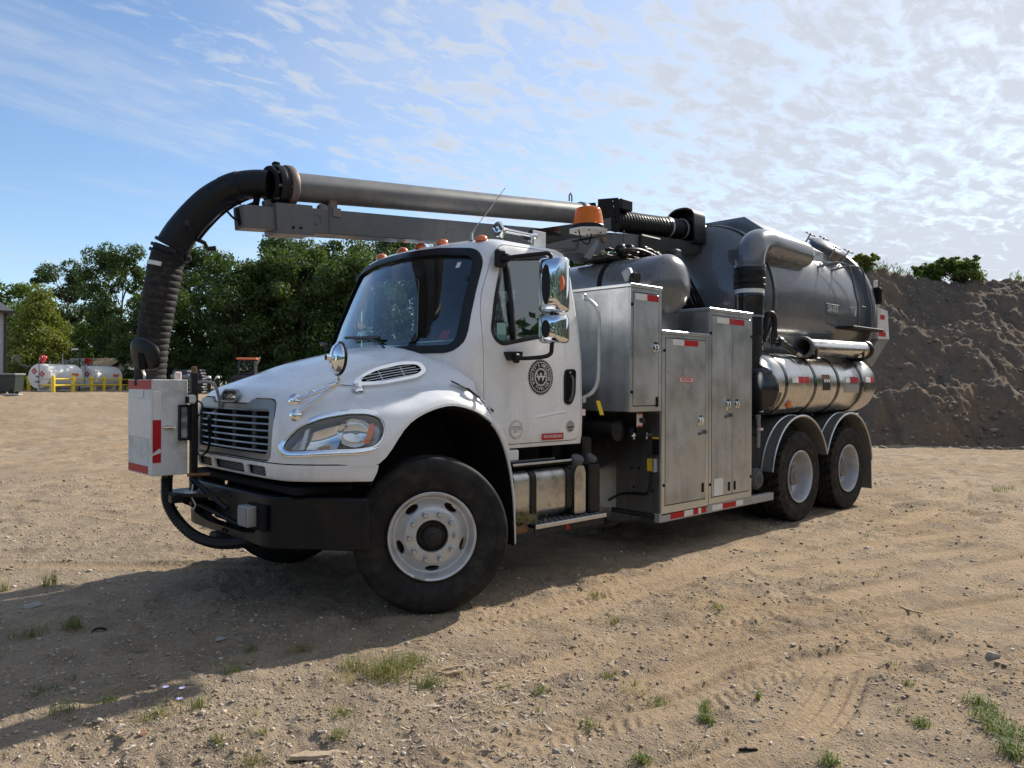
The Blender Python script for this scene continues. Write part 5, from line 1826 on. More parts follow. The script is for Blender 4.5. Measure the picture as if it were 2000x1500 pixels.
def ring_text(txt, rad, size, mid, step, up=True):
    for i, ch_ in enumerate(txt):
        if ch_ == ' ':
            continue
        k = i - (len(txt) - 1) / 2
        a = mid - step * k if up else mid + step * k
        ca, sa = math.cos(a), math.sin(a)
        cx_, cz_ = c0[0] + rad * ca, c0[1] + rad * sa
        rot = a - math.pi / 2 if up else a + math.pi / 2
        cr, sr = math.cos(rot), math.sin(rot)
        v_, f_ = text_mesh(ch_, size, lambda x_, y_, z_: (cx_ + x_ * cr - y_ * sr, DY - .0012 - z_, cz_ + x_ * sr + y_ * cr), .0006)
        EMB.add(v_, f_, 1)


ring_text("WHITT'S WELDING", .0955, .040, R(90), R(14.2))
ring_text('& PIPELINE', .0955, .036, R(-90), R(13.2), False)
v_, f_ = text_mesh('W', .100, SIDE(c0[0], DY - .0012, c0[1] - .002), .0006)
EMB.add(v_, f_, 1)
EMB.box((c0[0], DY - .0015, c0[1] + .004), (.108, .0008, .008), .0001, m=1)
for a in (R(193), R(-13)):
    EMB.lathe([(.005, 0), (.005, .001), (.0005, .001)], (c0[0] + .0955 * math.cos(a), DY - .0008, c0[1] + .0955 * math.sin(a)), (0, -1, 0), 10, m=1)
EMB.build('door_emblem', [M['ink'], M['labelwhite']], DOORO, 30, recalc=False)
# handle in its recess
ho = rounded([(1.515, 1.42), (1.605, 1.41), (1.655, 1.50), (1.66, 1.70), (1.63, 1.715), (1.53, 1.71), (1.515, 1.66)], .045, 4)
hi_ = offset2(ho, -.014)
HN = part(MB().ring(ho, hi_, xz(-1.018), xz(-1.030)), 'door_handle', M['black'], DOORO) 
part(MB().prism(hi_, xz(-1.0215), xz(-1.0235)), 'handle_recess', M['matt'], DOORO)
part(MB().tube(spline([(1.60, -1.028, 1.655), (1.60, -1.048, 1.63), (1.598, -1.05, 1.55), (1.585, -1.046, 1.47), (1.575, -1.028, 1.445)], 5), .011, 8), 'handle_grip', M['vinyl'], DOORO)
part(MB().lathe([(.010, 0), (.010, .004), (.001, .004)], (1.59, -1.0236, 1.685), (0, -1, 0), 12), 'door_lock', M['greyplate'], DOORO)
# stickers low on the door
sc_ = MB()
c1 = (.965, 1.228)
ci = lambda c, r_, n=36: [(c[0] + r_ * math.cos(2 * math.pi * k / n), c[1] + r_ * math.sin(2 * math.pi * k / n)) for k in range(n)]
sc_.prism(ci(c1, .070), xz(DY), xz(DY - .0006), m=1)
sc_.ring(ci(c1, .0705), ci(c1, .068), xz(DY - .0006), xz(DY - .0014), m=0)
sc_.ring(ci(c1, .058), ci(c1, .0565), xz(DY - .0006), xz(DY - .0014), m=0)
for tx, dz, s_ in (('CERTIFIED', .018, .021), ('CLEAN IDLE', 0, .021), ('08 - E', -.020, .022)):
    v_, f_ = text_mesh(tx, s_, SIDE(c1[0], DY - .0012, c1[1] + dz), .0004)
    sc_.add(v_, f_, 0)
sc_.build('clean_idle_sticker', [M['vinyl'], M['labelwhite']], DOORO, 30, recalc=False)
sc_ = MB().prism(ci((1.60, 1.232), .048), xz(DY), xz(DY - .0006), m=0)
sc_.prism(rounded([(1.565, 1.215), (1.637, 1.222), (1.64, 1.232), (1.563, 1.228)], .003, 2), xz(DY - .0006), xz(DY - .0013), m=1)
sc_.prism([(1.57, 1.205), (1.63, 1.205), (1.61, 1.192), (1.585, 1.192)], xz(DY - .0006), xz(DY - .0013), m=2)
sc_.build('round_sticker', [M['greyplate'], M['ink'], M['brown']], DOORO, 30)
sc_ = MB().box((1.385, DY - .0005, 1.155), (.255, .001, .052), .0002, m=0)
v_, f_ = text_mesh('FIRE EXTINGUISHER INSIDE', .0235, SIDE(1.385, DY - .0016, 1.155), .0005)
sc_.add([(1.385 + (a - 1.385) * .78, b, 1.155 + (c - 1.155) * 1.5) for a, b, c in v_], f_, 1)
sc_.build('extinguisher_label', [M['red'], M['labelwhite']], DOORO, 30, recalc=False)
part(MB().box((1.765, -1.0195, 1.345), (.055, .002, .055), .0004), 'pillar_sticker', M['pink'], CAB)
crease = MB().tube([(.98, -1.008, 1.292), (1.25, -1.011, 1.325), (1.52, -1.010, 1.355), (1.62, -1.008, 1.37)], [.006, .016, .016, .004], 8)
part(crease, 'door_crease', M['white'], DOORO, 60)

# door mirrors
def door_mirror(sg):
    s_ = -sg
    f = lambda x, y, z: (x, y * s_ if False else (y if sg < 0 else -y), z)
    arm = MB()
    pth = [(.80, -1.00, 2.555), (.86, -1.10, 2.565), (.99, -1.26, 2.585), (1.035, -1.30, 2.585), (1.05, -1.31, 2.545), (1.055, -1.31, 2.40), (1.06, -1.31, 2.05), (1.06, -1.31, 1.86), (1.05, -1.30, 1.815), (1.01, -1.27, 1.795), (.95, -1.16, 1.785), (.90, -1.08, 1.785)]
    arm.tube([f(*p) for p in spline(pth, 4)], .0165, 10)
    A = part(arm, 'mirror_arm', M['black'], ang=50)
    mb = MB().box(f(.815, -.985, 2.56), (.09, .06, .14), .025)
    mb.box(f(.845, -1.03, 2.565), (.06, .07, .06), .018)
    part(mb, 'arm_mount', M['black'], A)
    mb = MB().prism(rounded([(.82, 1.835), (.985, 1.84), (.97, 1.775), (.86, 1.765)], .015, 2), lambda a, b: f(a, -1.015, b), lambda a, b: f(a, -1.075, b))
    mb.box(f(.91, -1.075, 1.785), (.05, .05, .075), .014)
    part(mb, 'arm_mount', M['black'], A)
    for (z0, z1, nm) in ((2.135, 2.562, 'mirror_head'), (1.898, 2.118, 'wide_mirror')):
        # chrome shell: square edged towards the rear, bulged forward
        zc, hz_ = (z0 + z1) / 2, (z1 - z0) / 2
        out = rounded([(-.118, -hz_), (.112, -hz_), (.112, hz_), (-.118, hz_)], .04, 4)
        n = len(out)
        o = Vector((1.075, -1.315, zc))
        u_ = Vector((.30, -.954, 0)).normalized(); fwd = Vector((-.954, -.30, 0)).normalized()
        mbs = MB()
        L = [[o + u_ * a * s1 + Vector((0, 0, b * s2)) + fwd * h for a, b in out] for s1, s2, h in ((.97, .985, -.055), (1, 1, -.045), (1, 1, .005), (.95, .97, .035), (.80, .88, .055), (.4, .5, .066))]
        mbs.add([f(*p) for l in L for p in l], [(i * n + j, i * n + (j + 1) % n, (i + 1) * n + (j + 1) % n, (i + 1) * n + j) for i in range(5) for j in range(n)] + [tuple(5 * n + j for j in range(n)), tuple(range(n))])
        Hh = part(mbs, nm, M['chrome'], ang=50)
        g = MB().prism(offset2(out, -.012), lambda a, b: f(*(o + u_ * a + Vector((0, 0, b)) - fwd * .0555)), lambda a, b: f(*(o + u_ * a + Vector((0, 0, b)) - fwd * .0575)))
        part(g, 'mirror_glass', M['chrome'], Hh)
        # dark oval where the arm clamps on
        ov = [(.036 * math.cos(t) - .035, hz_ * (.72 if hz_ > .15 else .62) * math.sin(t)) for t in np.linspace(0, 2 * math.pi, 25)[:-1]]
        part(MB().prism(ov, lambda a, b: f(*(o + u_ * a + Vector((0, 0, b)) + fwd * .050)), lambda a, b: f(*(o + u_ * a + Vector((0, 0, b)) + fwd * .070))), 'clamp_recess', M['black'], Hh)
        part(MB().cyl(f(1.045, -1.30, zc - .035), f(1.045, -1.30, zc + .035), .030, n=12), 'arm_clamp', M['black'], Hh)
        if nm == 'mirror_head':
            ml = [(.020 * math.cos(t) + .088, .062 * math.sin(t)) for t in np.linspace(0, 2 * math.pi, 21)[:-1]]
            part(MB().prism(ml, lambda a, b: f(*(o + u_ * a + Vector((0, 0, b + .005)) + fwd * .03)), lambda a, b: f(*(o + u_ * a + Vector((0, 0, b + .005)) + fwd * .058))), 'mirror_marker', M['amber_solid'], Hh)


door_mirror(-1)
door_mirror(1)
# grab rail behind the door, with its paper tag
gr = MB().tube(spline([(1.775, -1.01, 2.325), (1.80, -1.05, 2.31), (1.835, -1.105, 2.24), (1.85, -1.12, 2.12), (1.85, -1.12, 1.80), (1.84, -1.115, 1.62), (1.815, -1.08, 1.52), (1.78, -1.01, 1.47)], 6), .0165, 10)
GRB = part(gr, 'grab_rail', M['alu_trim'], ang=50)
for z in (2.335, 1.455):
    part(MB().box((1.78, -1.015, z), (.035, .03, .06), .008), 'rail_foot', M['alu_trim'], GRB)
part(MB().prism([(0, 0), (.052, 0), (.052, -.125), (0, -.125)], lambda a, b: (1.86 + a - b * .45, -1.08, 1.445 + b), lambda a, b: (1.86 + a - b * .45, -1.082, 1.445 + b)), 'yellow_tag', M['yellow'], GRB)
# wipers
for y0, y1 in ((-.02, .36), (.80, 1.02)):
    mb = MB()
    zz_ = 1.93
    if y0 < .5:
        mb.tube([(.20, -.32, 1.865), (.235, -.16, 1.925), (.255, .0, 1.965)], .008, 6)
        mb.box((.25, .08, 1.962), (.018, .52, .022), .005, rot=Matrix.Rotation(R(2), 3, 'X'))
        mb.box((.262, .06, 1.958), (.01, .30, .03), .005)
    else:
        mb.tube([(.33, .76, 1.875), (.345, .85, 1.93), (.36, .93, 1.945)], .009, 6)
        mb.tube([(.345, .78, 1.925), (.35, .92, 1.95), (.40, 1.0, 1.94)], .012, 6)
    part(mb, 'wiper', M['black'])


# ------------------------------------------------------------------ wheels
def tyre_mesh(Rr, wd, rim_r, mat, lug=False, n=None):
    """axis along y; y = 0 is the middle of the tread"""
    h = wd / 2
    side = [(rim_r - .004, -h * .72), (rim_r + .01, -h * .80), (rim_r + .045, -h * .90), (Rr * .55 + rim_r * .45, -h * 1.0), (Rr - .055, -h * .985), (Rr - .03, -h * .95), (Rr - .014, -h * .90)]
    yy = np.linspace(-h * .86, h * .86, 23)
    n = n or (240 if lug else 96)
    prof = list(side) + [(None, y) for y in yy] + [(r_, -y) for r_, y in side[::-1]]
    mb = MB()
    vs = []
    for (r_, y) in prof:
        for j in range(n):
            a = 2 * math.pi * j / n
            if r_ is None:
                t = y / h
                rr = Rr - .010 * t * t
                if lug:
                    blk = (abs((abs(t) - .30)) < .035)
                    ph = (j + (5 if y > 0 else 0) + int(abs(t) * 5)) % 8
                    edge = abs(t) > .06
                    if blk or (ph >= 6 and edge) or abs(t) < .03:
                        rr -= .022
                else:
                    if min(abs(abs(t) - g) for g in (.17, .50)) < .045:
                        rr -= .012
            else:
                rr = r_
                if lug and abs(y) > h * .88 and r_ > Rr - .05 and (j % 8) >= 6:
                    rr -= .012
            vs.append((rr * math.cos(a), y, rr * math.sin(a)))
    L = len(prof)
    fs = [(i * n + j, i * n + (j + 1) % n, (i + 1) * n + (j + 1) % n, (i + 1) * n + j) for i in range(L - 1) for j in range(n)]
    mb.add(vs, fs)
    # raised rings on the sidewall
    for rr in (rim_r + .030, Rr - .085):
        for s_ in (-1, 1):
            mb.tube([(rr * math.cos(a), s_ * h * (.885 if rr < rim_r + .05 else .995), rr * math.sin(a)) for a in np.linspace(0, 2 * math.pi, 73)[:-1]], .004, 5, closed=True)
    me = mb.mesh('tyre', mat, 30)
    return me


def ellipse_cut(ca, r_, a_, b_, y0, y1):
    er, et = (math.cos(ca), math.sin(ca)), (-math.sin(ca), math.cos(ca))
    out = [(r_ * er[0] + er[0] * b_ * math.sin(t) + et[0] * a_ * math.cos(t), r_ * er[1] + er[1] * b_ * math.sin(t) + et[1] * a_ * math.cos(t)) for t in np.linspace(0, 2 * math.pi, 21)[:-1]]
    return MB().prism(out, xz(y0), xz(y1)).mesh('cut', M['black'])


def front_wheel(y, sg, x=0.0):
    t = obj('front_wheel', TY_F, TRUCK)
    t.location = (x, y, .54)
    t.rotation_euler = (0, R(17), R(-31) if sg < 0 else math.pi - R(31))
    obj('rim', RIM_F, t)
    obj('hub', HUB_F, t)
    for k in range(10):
        o = obj('lug_nut', NUT, t)
        a = 2 * math.pi * (k + .5) / 10
        o.location = (.158 * math.cos(a), -.177, .158 * math.sin(a))
    o = obj('balance_weight', MB().box((0, -.185, -.292), (.075, .012, .018), .004).mesh('weight', M['greyplate']), t)
    return t


TY_F = tyre_mesh(.54, .36, .288, M['rubber'])
rf = MB().lathe([(.275, .10), (.283, -.05), (.286, -.135), (.301, -.168), (.306, -.180), (.300, -.186), (.288, -.180), (.276, -.155), (.270, -.13), (.262, -.115), (.250, -.112), (.232, -.125), (.205, -.150), (.190, -.164), (.178, -.168), (.112, -.168), (.108, -.16), (.108, -.10), (.240, -.085), (.262, -.09), (.27, -.05), (.262, .10)], (0, 0, 0), (0, 1, 0), 72, closed=True)
rim = rf.mesh('rim', [M['rim']])
rim = boolean(rim, [ellipse_cut(2 * math.pi * k / 5 + R(72), .226, .050, .0235, -.2, 0) for k in range(5)])
shade(setmats(rim, [M['rim']]), 35)
RIM_F = rim
hb = MB().lathe([(.104, -.09), (.104, -.150), (.098, -.160), (.094, -.140), (.072, -.138), (.070, -.175), (.062, -.190), (.050, -.194), (.048, -.205), (.030, -.212), (.028, -.222), (.001, -.224)], (0, 0, 0), (0, 1, 0), 40)
hb.lathe([(.24, -.06), (.24, -.04), (.02, -.04)], (0, 0, 0), (0, 1, 0), 32)
HUB_F = hb.mesh('hub', M['chassis'], 35)
nt = MB()
nt.lathe([(.020, .0), (.020, -.006), (.0175, -.008)], (0, 0, 0), (0, 1, 0), 16)
nt.lathe([(.0165, -.006), (.0165, -.026), (.013, -.031), (.010, -.031), (.010, -.042), (.001, -.043)], (0, 0, 0), (0, 1, 0), 6)
NUT = nt.mesh('lug_nut', M['alu_trim'], 25)
front_wheel(-1.047, -1, .094)
front_wheel(1.0, 1, .08)

TY_R = tyre_mesh(.525, .285, .288, M['rear_rubber'], True)
rr_ = MB().lathe([(.276, .10), (.285, .0), (.288, -.105), (.300, -.130), (.305, -.140), (.298, -.146), (.286, -.140), (.276, -.12), (.270, -.05), (.264, .00), (.252, .032), (.232, .046), (.20, .036), (.18, .028), (.115, .028), (.112, .042), (.25, .062), (.268, .05), (.276, .09)], (0, 0, 0), (0, 1, 0), 72, closed=True, mfun=lambda i: 1 if 10 <= i <= 17 else 0)
M['disc'] = material('dark_wheel_disc', (0.20, 0.195, 0.19), 0.5, 0.2, 0, dirt=((0.14, 0.115, 0.085), 0.7, 9))  # rear discs and hubs, darker than the rim barrel
rim = boolean(rr_.mesh('rim', [M['rear_rim'], M['disc']]), [ellipse_cut(2 * math.pi * k / 5, .222, .045, .02, -.01, .2) for k in range(5)])
shade(setmats(rim, [M['rear_rim'], M['disc']]), 35)
RIM_R = rim
hb = MB().lathe([(.110, .07), (.110, -.06), (.105, -.072), (.095, -.078), (.06, -.082), (.058, -.09), (.001, -.09)], (0, 0, 0), (0, 1, 0), 36)
HUB_R = hb.mesh('hub', M['disc'], 35)
for x in (5.39, 6.73):
    for sg in (-1, 1):
        for y, outer in ((1.075, True), (.745, False)):
            t = obj('rear_wheel', TY_R, TRUCK)
            t.location = (x, sg * y, .525)
            t.rotation_euler = (0, R(x * 40 + 13 * sg), (0 if sg < 0 else math.pi))
            if outer:
                obj('rim', RIM_R, t)
                obj('hub', HUB_R, t)
                if sg < 0:
                    for k in range(10):
                        o = obj('lug_nut', NUT, t)
                        a = 2 * math.pi * (k + .5) / 10
                        o.location = (.146 * math.cos(a), .026, .146 * math.sin(a))
# ------------------------------------------------------------------ the truck: chassis and body
ch = MB()
for s_ in (-1, 1):
    ch.box((3.7, s_ * .43, .88), (8.7, .08, .26), .01)
for x in (.9, 2.3, 3.6, 4.8, 6.06, 7.6):
    ch.box((x, 0, .88), (.10, .80, .2), .01)
part(ch, 'frame_rail', M['chassis'])
ax = MB()
ax.tube([(0, -.85, .50), (0, -.5, .46), (0, .5, .46), (0, .85, .50)], .06, 8)
for x in (5.39, 6.73):
    ax.tube([(x, -.95, .525), (x, -.3, .525), (x, .3, .525), (x, .95, .525)], [.07, .09, .09, .07], 12)
    ax.lathe([(.02, -.2), (.14, -.16), (.2, 0), (.14, .16), (.02, .2)], (x, 0, .53), (1, 0, 0), 20)
for s_ in (-1, 1):
    ax.box((0, s_ * .43, .62), (1.3, .08, .05), .01)
    ax.box((6.06, s_ * .45, .66), (1.5, .09, .12), .02)
part(ax, 'axle', M['chassis'])
un_ = MB().box((.2, 0, 1.0), (1.2, .9, .55), .05)
un_.box((1.3, 0, .80), (.9, .55, .5), .05)
part(un_, 'underbody_block', M['chassis'])  # dark filler blocks added out of sight to stop light between the wheels
sk = MB().box((4.9, 0, 1.25), (5.6, 1.0, .42), .02)
sk.box((6.06, 0, 1.06), (2.9, 1.9, .10), .02)
part(sk, 'tank_cradle', M['chassis'])
part(MB().box((2.05, .1, 1.25), (.5, 1.5, .7), .03), 'pump_block', M['chassis'])
part(MB().box((1.95, -.62, .95), (.12, .6, .34), .02), 'crossmember_plate', M['chassis'])

# fuel and DEF tanks with steps
t_ = MB()
prof = rounded([(-.62, .50), (-1.06, .50), (-1.06, .90), (-.62, .90)], [.04, .09, .09, .04], 4)
t_.prism(prof, yz(.91), yz(1.555))
FT = part(t_, 'fuel_tank', M['dirty_steel'])
for x in (1.115, 1.535):
    o2 = offset2(prof, .012)
    part(MB().ring(o2, offset2(prof, .001), yz(x - .03), yz(x + .03)), 'tank_strap', M['black'], FT)
part(MB().box((1.24, -.93, .935), (.66, .24, .022), .004), 'tank_top', M['matt'], FT)
for y in (-1.055, -.86):
    part(MB().box((1.235, y, .952), (.68, .016, .018), .003), 'step_edge', M['alu_trim'], FT)
st_ = MB().box((1.46, -1.055, .468), (.86, .23, .022), .004)
ST_ = part(st_, 'lower_step', M['matt'])
for y in (-1.175, -.94):
    part(MB().box((1.46, y, .470), (.86, .014, .034), .003), 'step_edge', M['alu_trim'], ST_)
tr_ = MB()
for i in range(26):
    for j in range(5):
        tr_.box((1.08 + i * .031, -1.14 + j * .042, .482), (.018, .007, .006), .002, rot=Matrix.Rotation(R(45 if (i + j) % 2 else -45), 3, 'Z'))
part(tr_, 'tread_plate', M['greyplate'], ST_)
part(MB().box((1.46, -1.150, .432), (.84, .014, .062), .003), 'step_skirt', M['chassis'], ST_)
part(MB().box((1.42, -1.1585, .43), (.035, .003, .055), .001), 'red_mark', M['red'], ST_)
part(MB().box((.93, -1.06, .455), (.16, .12, .06), .01), 'step_bracket', M['brown'], ST_)
d_ = MB().prism(rounded([(1.585, .50), (1.725, .50), (1.725, .84), (1.70, .90), (1.615, .90), (1.585, .84)], .02, 3), xz(-.98), xz(-1.085))
DT = part(d_, 'fluid_tank', M['dirty_steel'])
cp_ = MB().lathe([(.045, -.02), (.045, .02), (.055, .025), (.058, .06), (.048, .072), (.001, .075)], (1.655, -1.035, .91), (-.12, -.45, .9), 16)
part(cp_, 'filler_cap', M['vinyl'], DT)
d_ = MB().box((1.855, -1.0, .69), (.15, .16, .42), .012)
DT = part(d_, 'fluid_tank', M['black'], label='black plastic fluid tank beside the silver one')
cp_ = MB().lathe([(.035, -.02), (.035, .02), (.050, .025), (.052, .055), (.044, .066), (.001, .068)], (1.865, -1.0, .91), (.15, -.5, .86), 16)
part(cp_, 'filler_cap', M['vinyl'], DT)
bt = MB().box((1.35, -.58, 1.0), (.62, .05, .20), .01)
for k in range(8):
    bt.box((1.10 + k * .035, -.607, 1.0), (.006, .006, .17), .001)
part(bt, 'battery_cover', M['chassis'])

# ------------------------------------------------------------------ aluminium cabinets
def latch(x, z, par, y=-1.236):
    mb = MB().prism(rounded([(-.035, -.055), (.035, -.055), (.045, 0), (.035, .055), (-.035, .055), (-.045, 0)], .008, 2), lambda a, b: (x + a, y, z + b), lambda a, b: (x + a, y - .008, z + b))
    mb.tube([(x - .022, y - .010, z - .035), (x - .022, y - .024, z), (x - .022, y - .010, z + .035)], .006, 6)
    mb.tube([(x + .022, y - .010, z - .035), (x + .022, y - .024, z), (x + .022, y - .010, z + .035)], .006, 6)
    mb.box((x, y - .012, z), (.03, .010, .05), .003)
    part(mb, 'paddle_latch', M['chrome'], par)


def hasp(x, z, par, y=-1.236):
    mb = MB().box((x, y - .004, z), (.09, .006, .028), .003, rot=Matrix.Rotation(R(-8), 3, 'Y'))
    mb.lathe([(.020, 0), (.020, .016), (.001, .018)], (x + .055, y - .004, z + .01), (0, -1, 0), 12)
    part(mb, 'hasp', M['vinyl'], par)


def bumper_dot(x, z, par, y=-1.226):
    part(MB().lathe([(.014, 0), (.014, .008), (.001, .010)], (x, y, z), (0, -1, 0), 12), 'rubber_stop', M['matt'], par)


def cabinet(x0, x1, z0, z1, doors, y0=-1.22, y1=-.34, label=None, lid_over=.012, detail=True):
    zl = z1 - .035
    mb = MB().box(((x0 + x1) / 2, (y0 + y1) / 2, (z0 + zl) / 2), (x1 - x0 - .002, y1 - y0, zl - z0), .004)
    C_ = part(mb, 'tool_cabinet', M['alu'], label=label)
    part(MB().box(((x0 + x1) / 2, (y0 + y1) / 2 - .008, z1 - .0165), (x1 - x0 + lid_over * .5, y1 - y0 + .024, .033), .005), 'cabinet_lid', M['alu_trim'], C_)
    if not detail:
        return C_
    # frame proud of the box round the doors
    fr = MB()
    xs0, xs1 = doors[0][0] - .008, doors[-1][1] + .008
    zz0, zz1 = doors[0][2] - .008, doors[0][3] + .008
    fr.ring([(x0 + .002, z0 + .002), (x1 - .002, z0 + .002), (x1 - .002, zl - .002), (x0 + .002, zl - .002)], [(xs0, zz0), (xs1, zz0), (xs1, zz1), (xs0, zz1)], xz(y0 - .001), xz(y0 - .010))
    part(fr, 'door_frame', M['alu_trim'], C_)
    part(MB().box(((xs0 + xs1) / 2, y0 - .001, (zz0 + zz1) / 2), (xs1 - xs0 - .001, .002, zz1 - zz0 - .001), .0005), 'door_gap', M['matt'], C_)
    for (a, b, c, d) in doors:
        part(MB().box(((a + b) / 2, y0 - .0085, (c + d) / 2), (b - a, .012, d - c), .003), 'cabinet_door', M['alu'], C_)
    return C_


C1 = cabinet(2.14, 2.605, 1.345, 2.475, [(2.185, 2.555, 1.40, 2.395)], y1=-.15, label='upper aluminium cabinet with one door right behind the cab')
C2 = cabinet(2.61, 3.398, .385, 2.088, [(2.672, 3.335, .475, 2.015)], label='tall aluminium cabinet with a single wide door')
C3 = cabinet(3.402, 4.235, .405, 2.352, [(3.455, 3.828, .475, 2.275), (3.836, 4.195, .475, 2.275)], label='tallest aluminium cabinet with two narrow doors')
cabinet(2.14, 4.235, .405, 2.10, [], y0=.34, y1=1.22, label='aluminium cabinet on the far side', detail=False)
YD = -1.2365
latch(2.497, 1.915, C1)
latch(3.235, 1.235, C2)
latch(3.735, 1.385, C3)
latch(3.905, 1.385, C3)
hasp(3.26, 1.118, C2)
hasp(3.74, 1.27, C3)
part(MB().box((2.53, YD, 1.43), (.03, .012, .09), .004), 'hinge', M['matt'], C1)
part(MB().box((3.29, YD, .585), (.03, .012, .09), .004), 'hinge', M['matt'], C2)
for x in (3.775, 3.885):
    part(MB().box((x, YD, .555), (.028, .012, .09), .004), 'hinge', M['matt'], C3)
for x, z, c in ((2.165, 2.29, C1), (2.165, 1.52, C1), (2.648, 1.90, C2), (2.648, .66, C2), (3.43, 2.10, C3), (3.43, .60, C3), (4.215, 2.10, C3), (4.215, .62, C3)):
    bumper_dot(x, z, c, -1.230)
YT = -1.2360
for x0, x1, z0, z1, mt, c in ((2.205, 2.375, 2.335, 2.39, 'tapewhite', C1), (2.375, 2.545, 2.335, 2.39, 'red', C1), (2.775, 2.96, 1.955, 2.01, 'tapewhite', C2), (2.96, 3.20, 1.955, 2.01, 'red', C2),
                             (3.535, 3.765, 2.205, 2.262, 'tapewhite', C3), (3.765, 3.822, 2.205, 2.262, 'red', C3), (3.842, 4.06, 2.205, 2.262, 'red', C3)):
    patch_s(YT, x0, x1, z0, z1, mt, 'reflective_tape', c)
lb = MB().box((3.0, YT, 1.635), (.235, .0025, .056), .0005, m=0)
lb.ring([(2.885, 1.609), (3.115, 1.609), (3.115, 1.661), (2.885, 1.661)], [(2.893, 1.616), (3.107, 1.616), (3.107, 1.654), (2.893, 1.654)], xz(YT - .0012), xz(YT - .0018), m=1)
v_, f_ = text_mesh('FIRE EXTINGUISHER', .034, SIDE(3.0, YT - .0022, 1.635), .0004)
lb.add([(3.0 + (a - 3.0) * .56, b, c) for a, b, c in v_], f_, 1)
lb.build('extinguisher_label', [M['pink'], M['red']], C2, 30, recalc=False)
part(MB().box((3.0, YT + .0005, 1.70), (.10, .0015, .07), .0003), 'scuffed_patch', M['greyplate'], C2)
part(MB().box((3.0, YT + .0005, 1.575), (.10, .0015, .055), .0003), 'scuffed_patch', M['greyplate'], C2)
part(MB().box((3.575, YT, .565), (.165, .002, .17), .0005), 'blank_label', M['labelwhite'], C3)
# face of the cabinet towards the cab: socket box, plate, conduit
yb = MB().box((2.592, -1.135, .845), (.045, .085, .115), .008)
YB = part(yb, 'socket_box', M['yellow'])
part(MB().box((2.585, -1.175, .845), (.05, .035, .125), .006), 'socket_cover', M['greyplate'], YB)
part(MB().tube(spline([(2.585, -1.13, .79), (2.585, -1.12, .66), (2.582, -1.08, .575), (2.58, -.95, .565), (2.57, -.80, .545), (2.5, -.70, .48)], 6), .012, 8), 'conduit', M['black'], YB)
part(MB().box((2.6075, -.96, .86), (.004, .50, .92), .001), 'front_panel', M['dark_alu'], C2)
part(MB().box((2.604, -1.17, 1.02), (.004, .075, .16), .001), 'serial_plate', M['black'], C2)
part(MB().box((2.601, -1.17, 1.095), (.004, .07, .018), .001), 'yellow_strip', M['yellow'], C2)
for y, z in ((-.98, .80), (-.90, .80), (-.92, .62), (-1.14, .60)):
    part(MB().cyl((2.612, y, z), (2.603, y, z), .012, n=10), 'bolt', M['matt'], C2)
for (x, y, z, rr, nm) in ((2.26, -1.0, 1.17, .105, 'air_reservoir'), (2.46, -1.04, 1.155, .075, 'air_reservoir')):
    part(MB().lathe([(.002, -.045), (rr * .6, -.035), (rr * .93, -.01), (rr, .02), (rr, 1.0), (rr * .6, 1.04), (.002, 1.05)], (x, y, z), (0, 1, 0), 28), nm, M['black'])
part(MB().box((2.46, -1.115, 1.20), (.14, .012, .18), .004), 'switch_bracket', M['matt'])
es = MB().box((2.42, -1.125, 1.265), (.085, .006, .13), .002, m=0)
es.box((2.42, -1.129, 1.322), (.08, .003, .014), .001, m=1)
es.box((2.42, -1.129, 1.208), (.08, .003, .014), .001, m=1)
es.cyl((2.43, -1.128, 1.262), (2.43, -1.165, 1.262), .022, .026, 14, m=2)
es.build('stop_switch', [M['labelwhite'], M['red'], M['ink']], TRUCK)
vt = MB()
for x, z in ((2.33, 1.12), (2.52, 1.115)):
    vt.cyl((x, -1.10, z), (x + .10, -1.10, z + .01), .012, n=8)
    vt.cyl((x + .04, -1.10, z - .03), (x + .04, -1.10, z + .03), .010, n=8)
part(vt, 'drain_valve', M['alu_trim'])
# side rail with conspicuity tape
RL = part(MB().box((3.655, -1.20, .362), (2.13, .06, .082), .004), 'side_rail', M['greyplate'])
xs = [2.70, 2.76, 2.98, 3.13, 3.22, 3.27, 3.36, 3.47, 3.66, 3.92, 4.06]
cols = [None, 'red', 'tapewhite', 'red', 'tapewhite', 'red', None, 'tapewhite', 'red', 'tapewhite']
for k, c in enumerate(cols):
    if c:
        patch_s(-1.2315, xs[k], xs[k + 1], .337, .391, c, 'reflective_tape', RL)
part(MB().box((3.4, -.9, .375), (1.6, .5, .05), .01), 'cabinet_support', M['chassis'])
mt_ = MB().lathe([(.002, -.02), (.09, -.015), (.115, 0), (.12, .03), (.12, .26)], (4.50, -1.16, .56), (0, 1, 0), 28)
MT = part(mt_, 'hydraulic_motor', M['vinyl'])
for k in range(5):
    part(MB().tube([(4.50 + (.02 + .02 * k) * math.cos(a), -1.178 + .002 * k, .56 + (.02 + .02 * k) * math.sin(a)) for a in np.linspace(0, 6.283, 25)[:-1]], .004, 5, closed=True), 'motor_rib', M['matt'], MT)
part(MB().box((4.42, -.85, .75), (.3, .5, .6), .03), 'valve_block', M['chassis'])

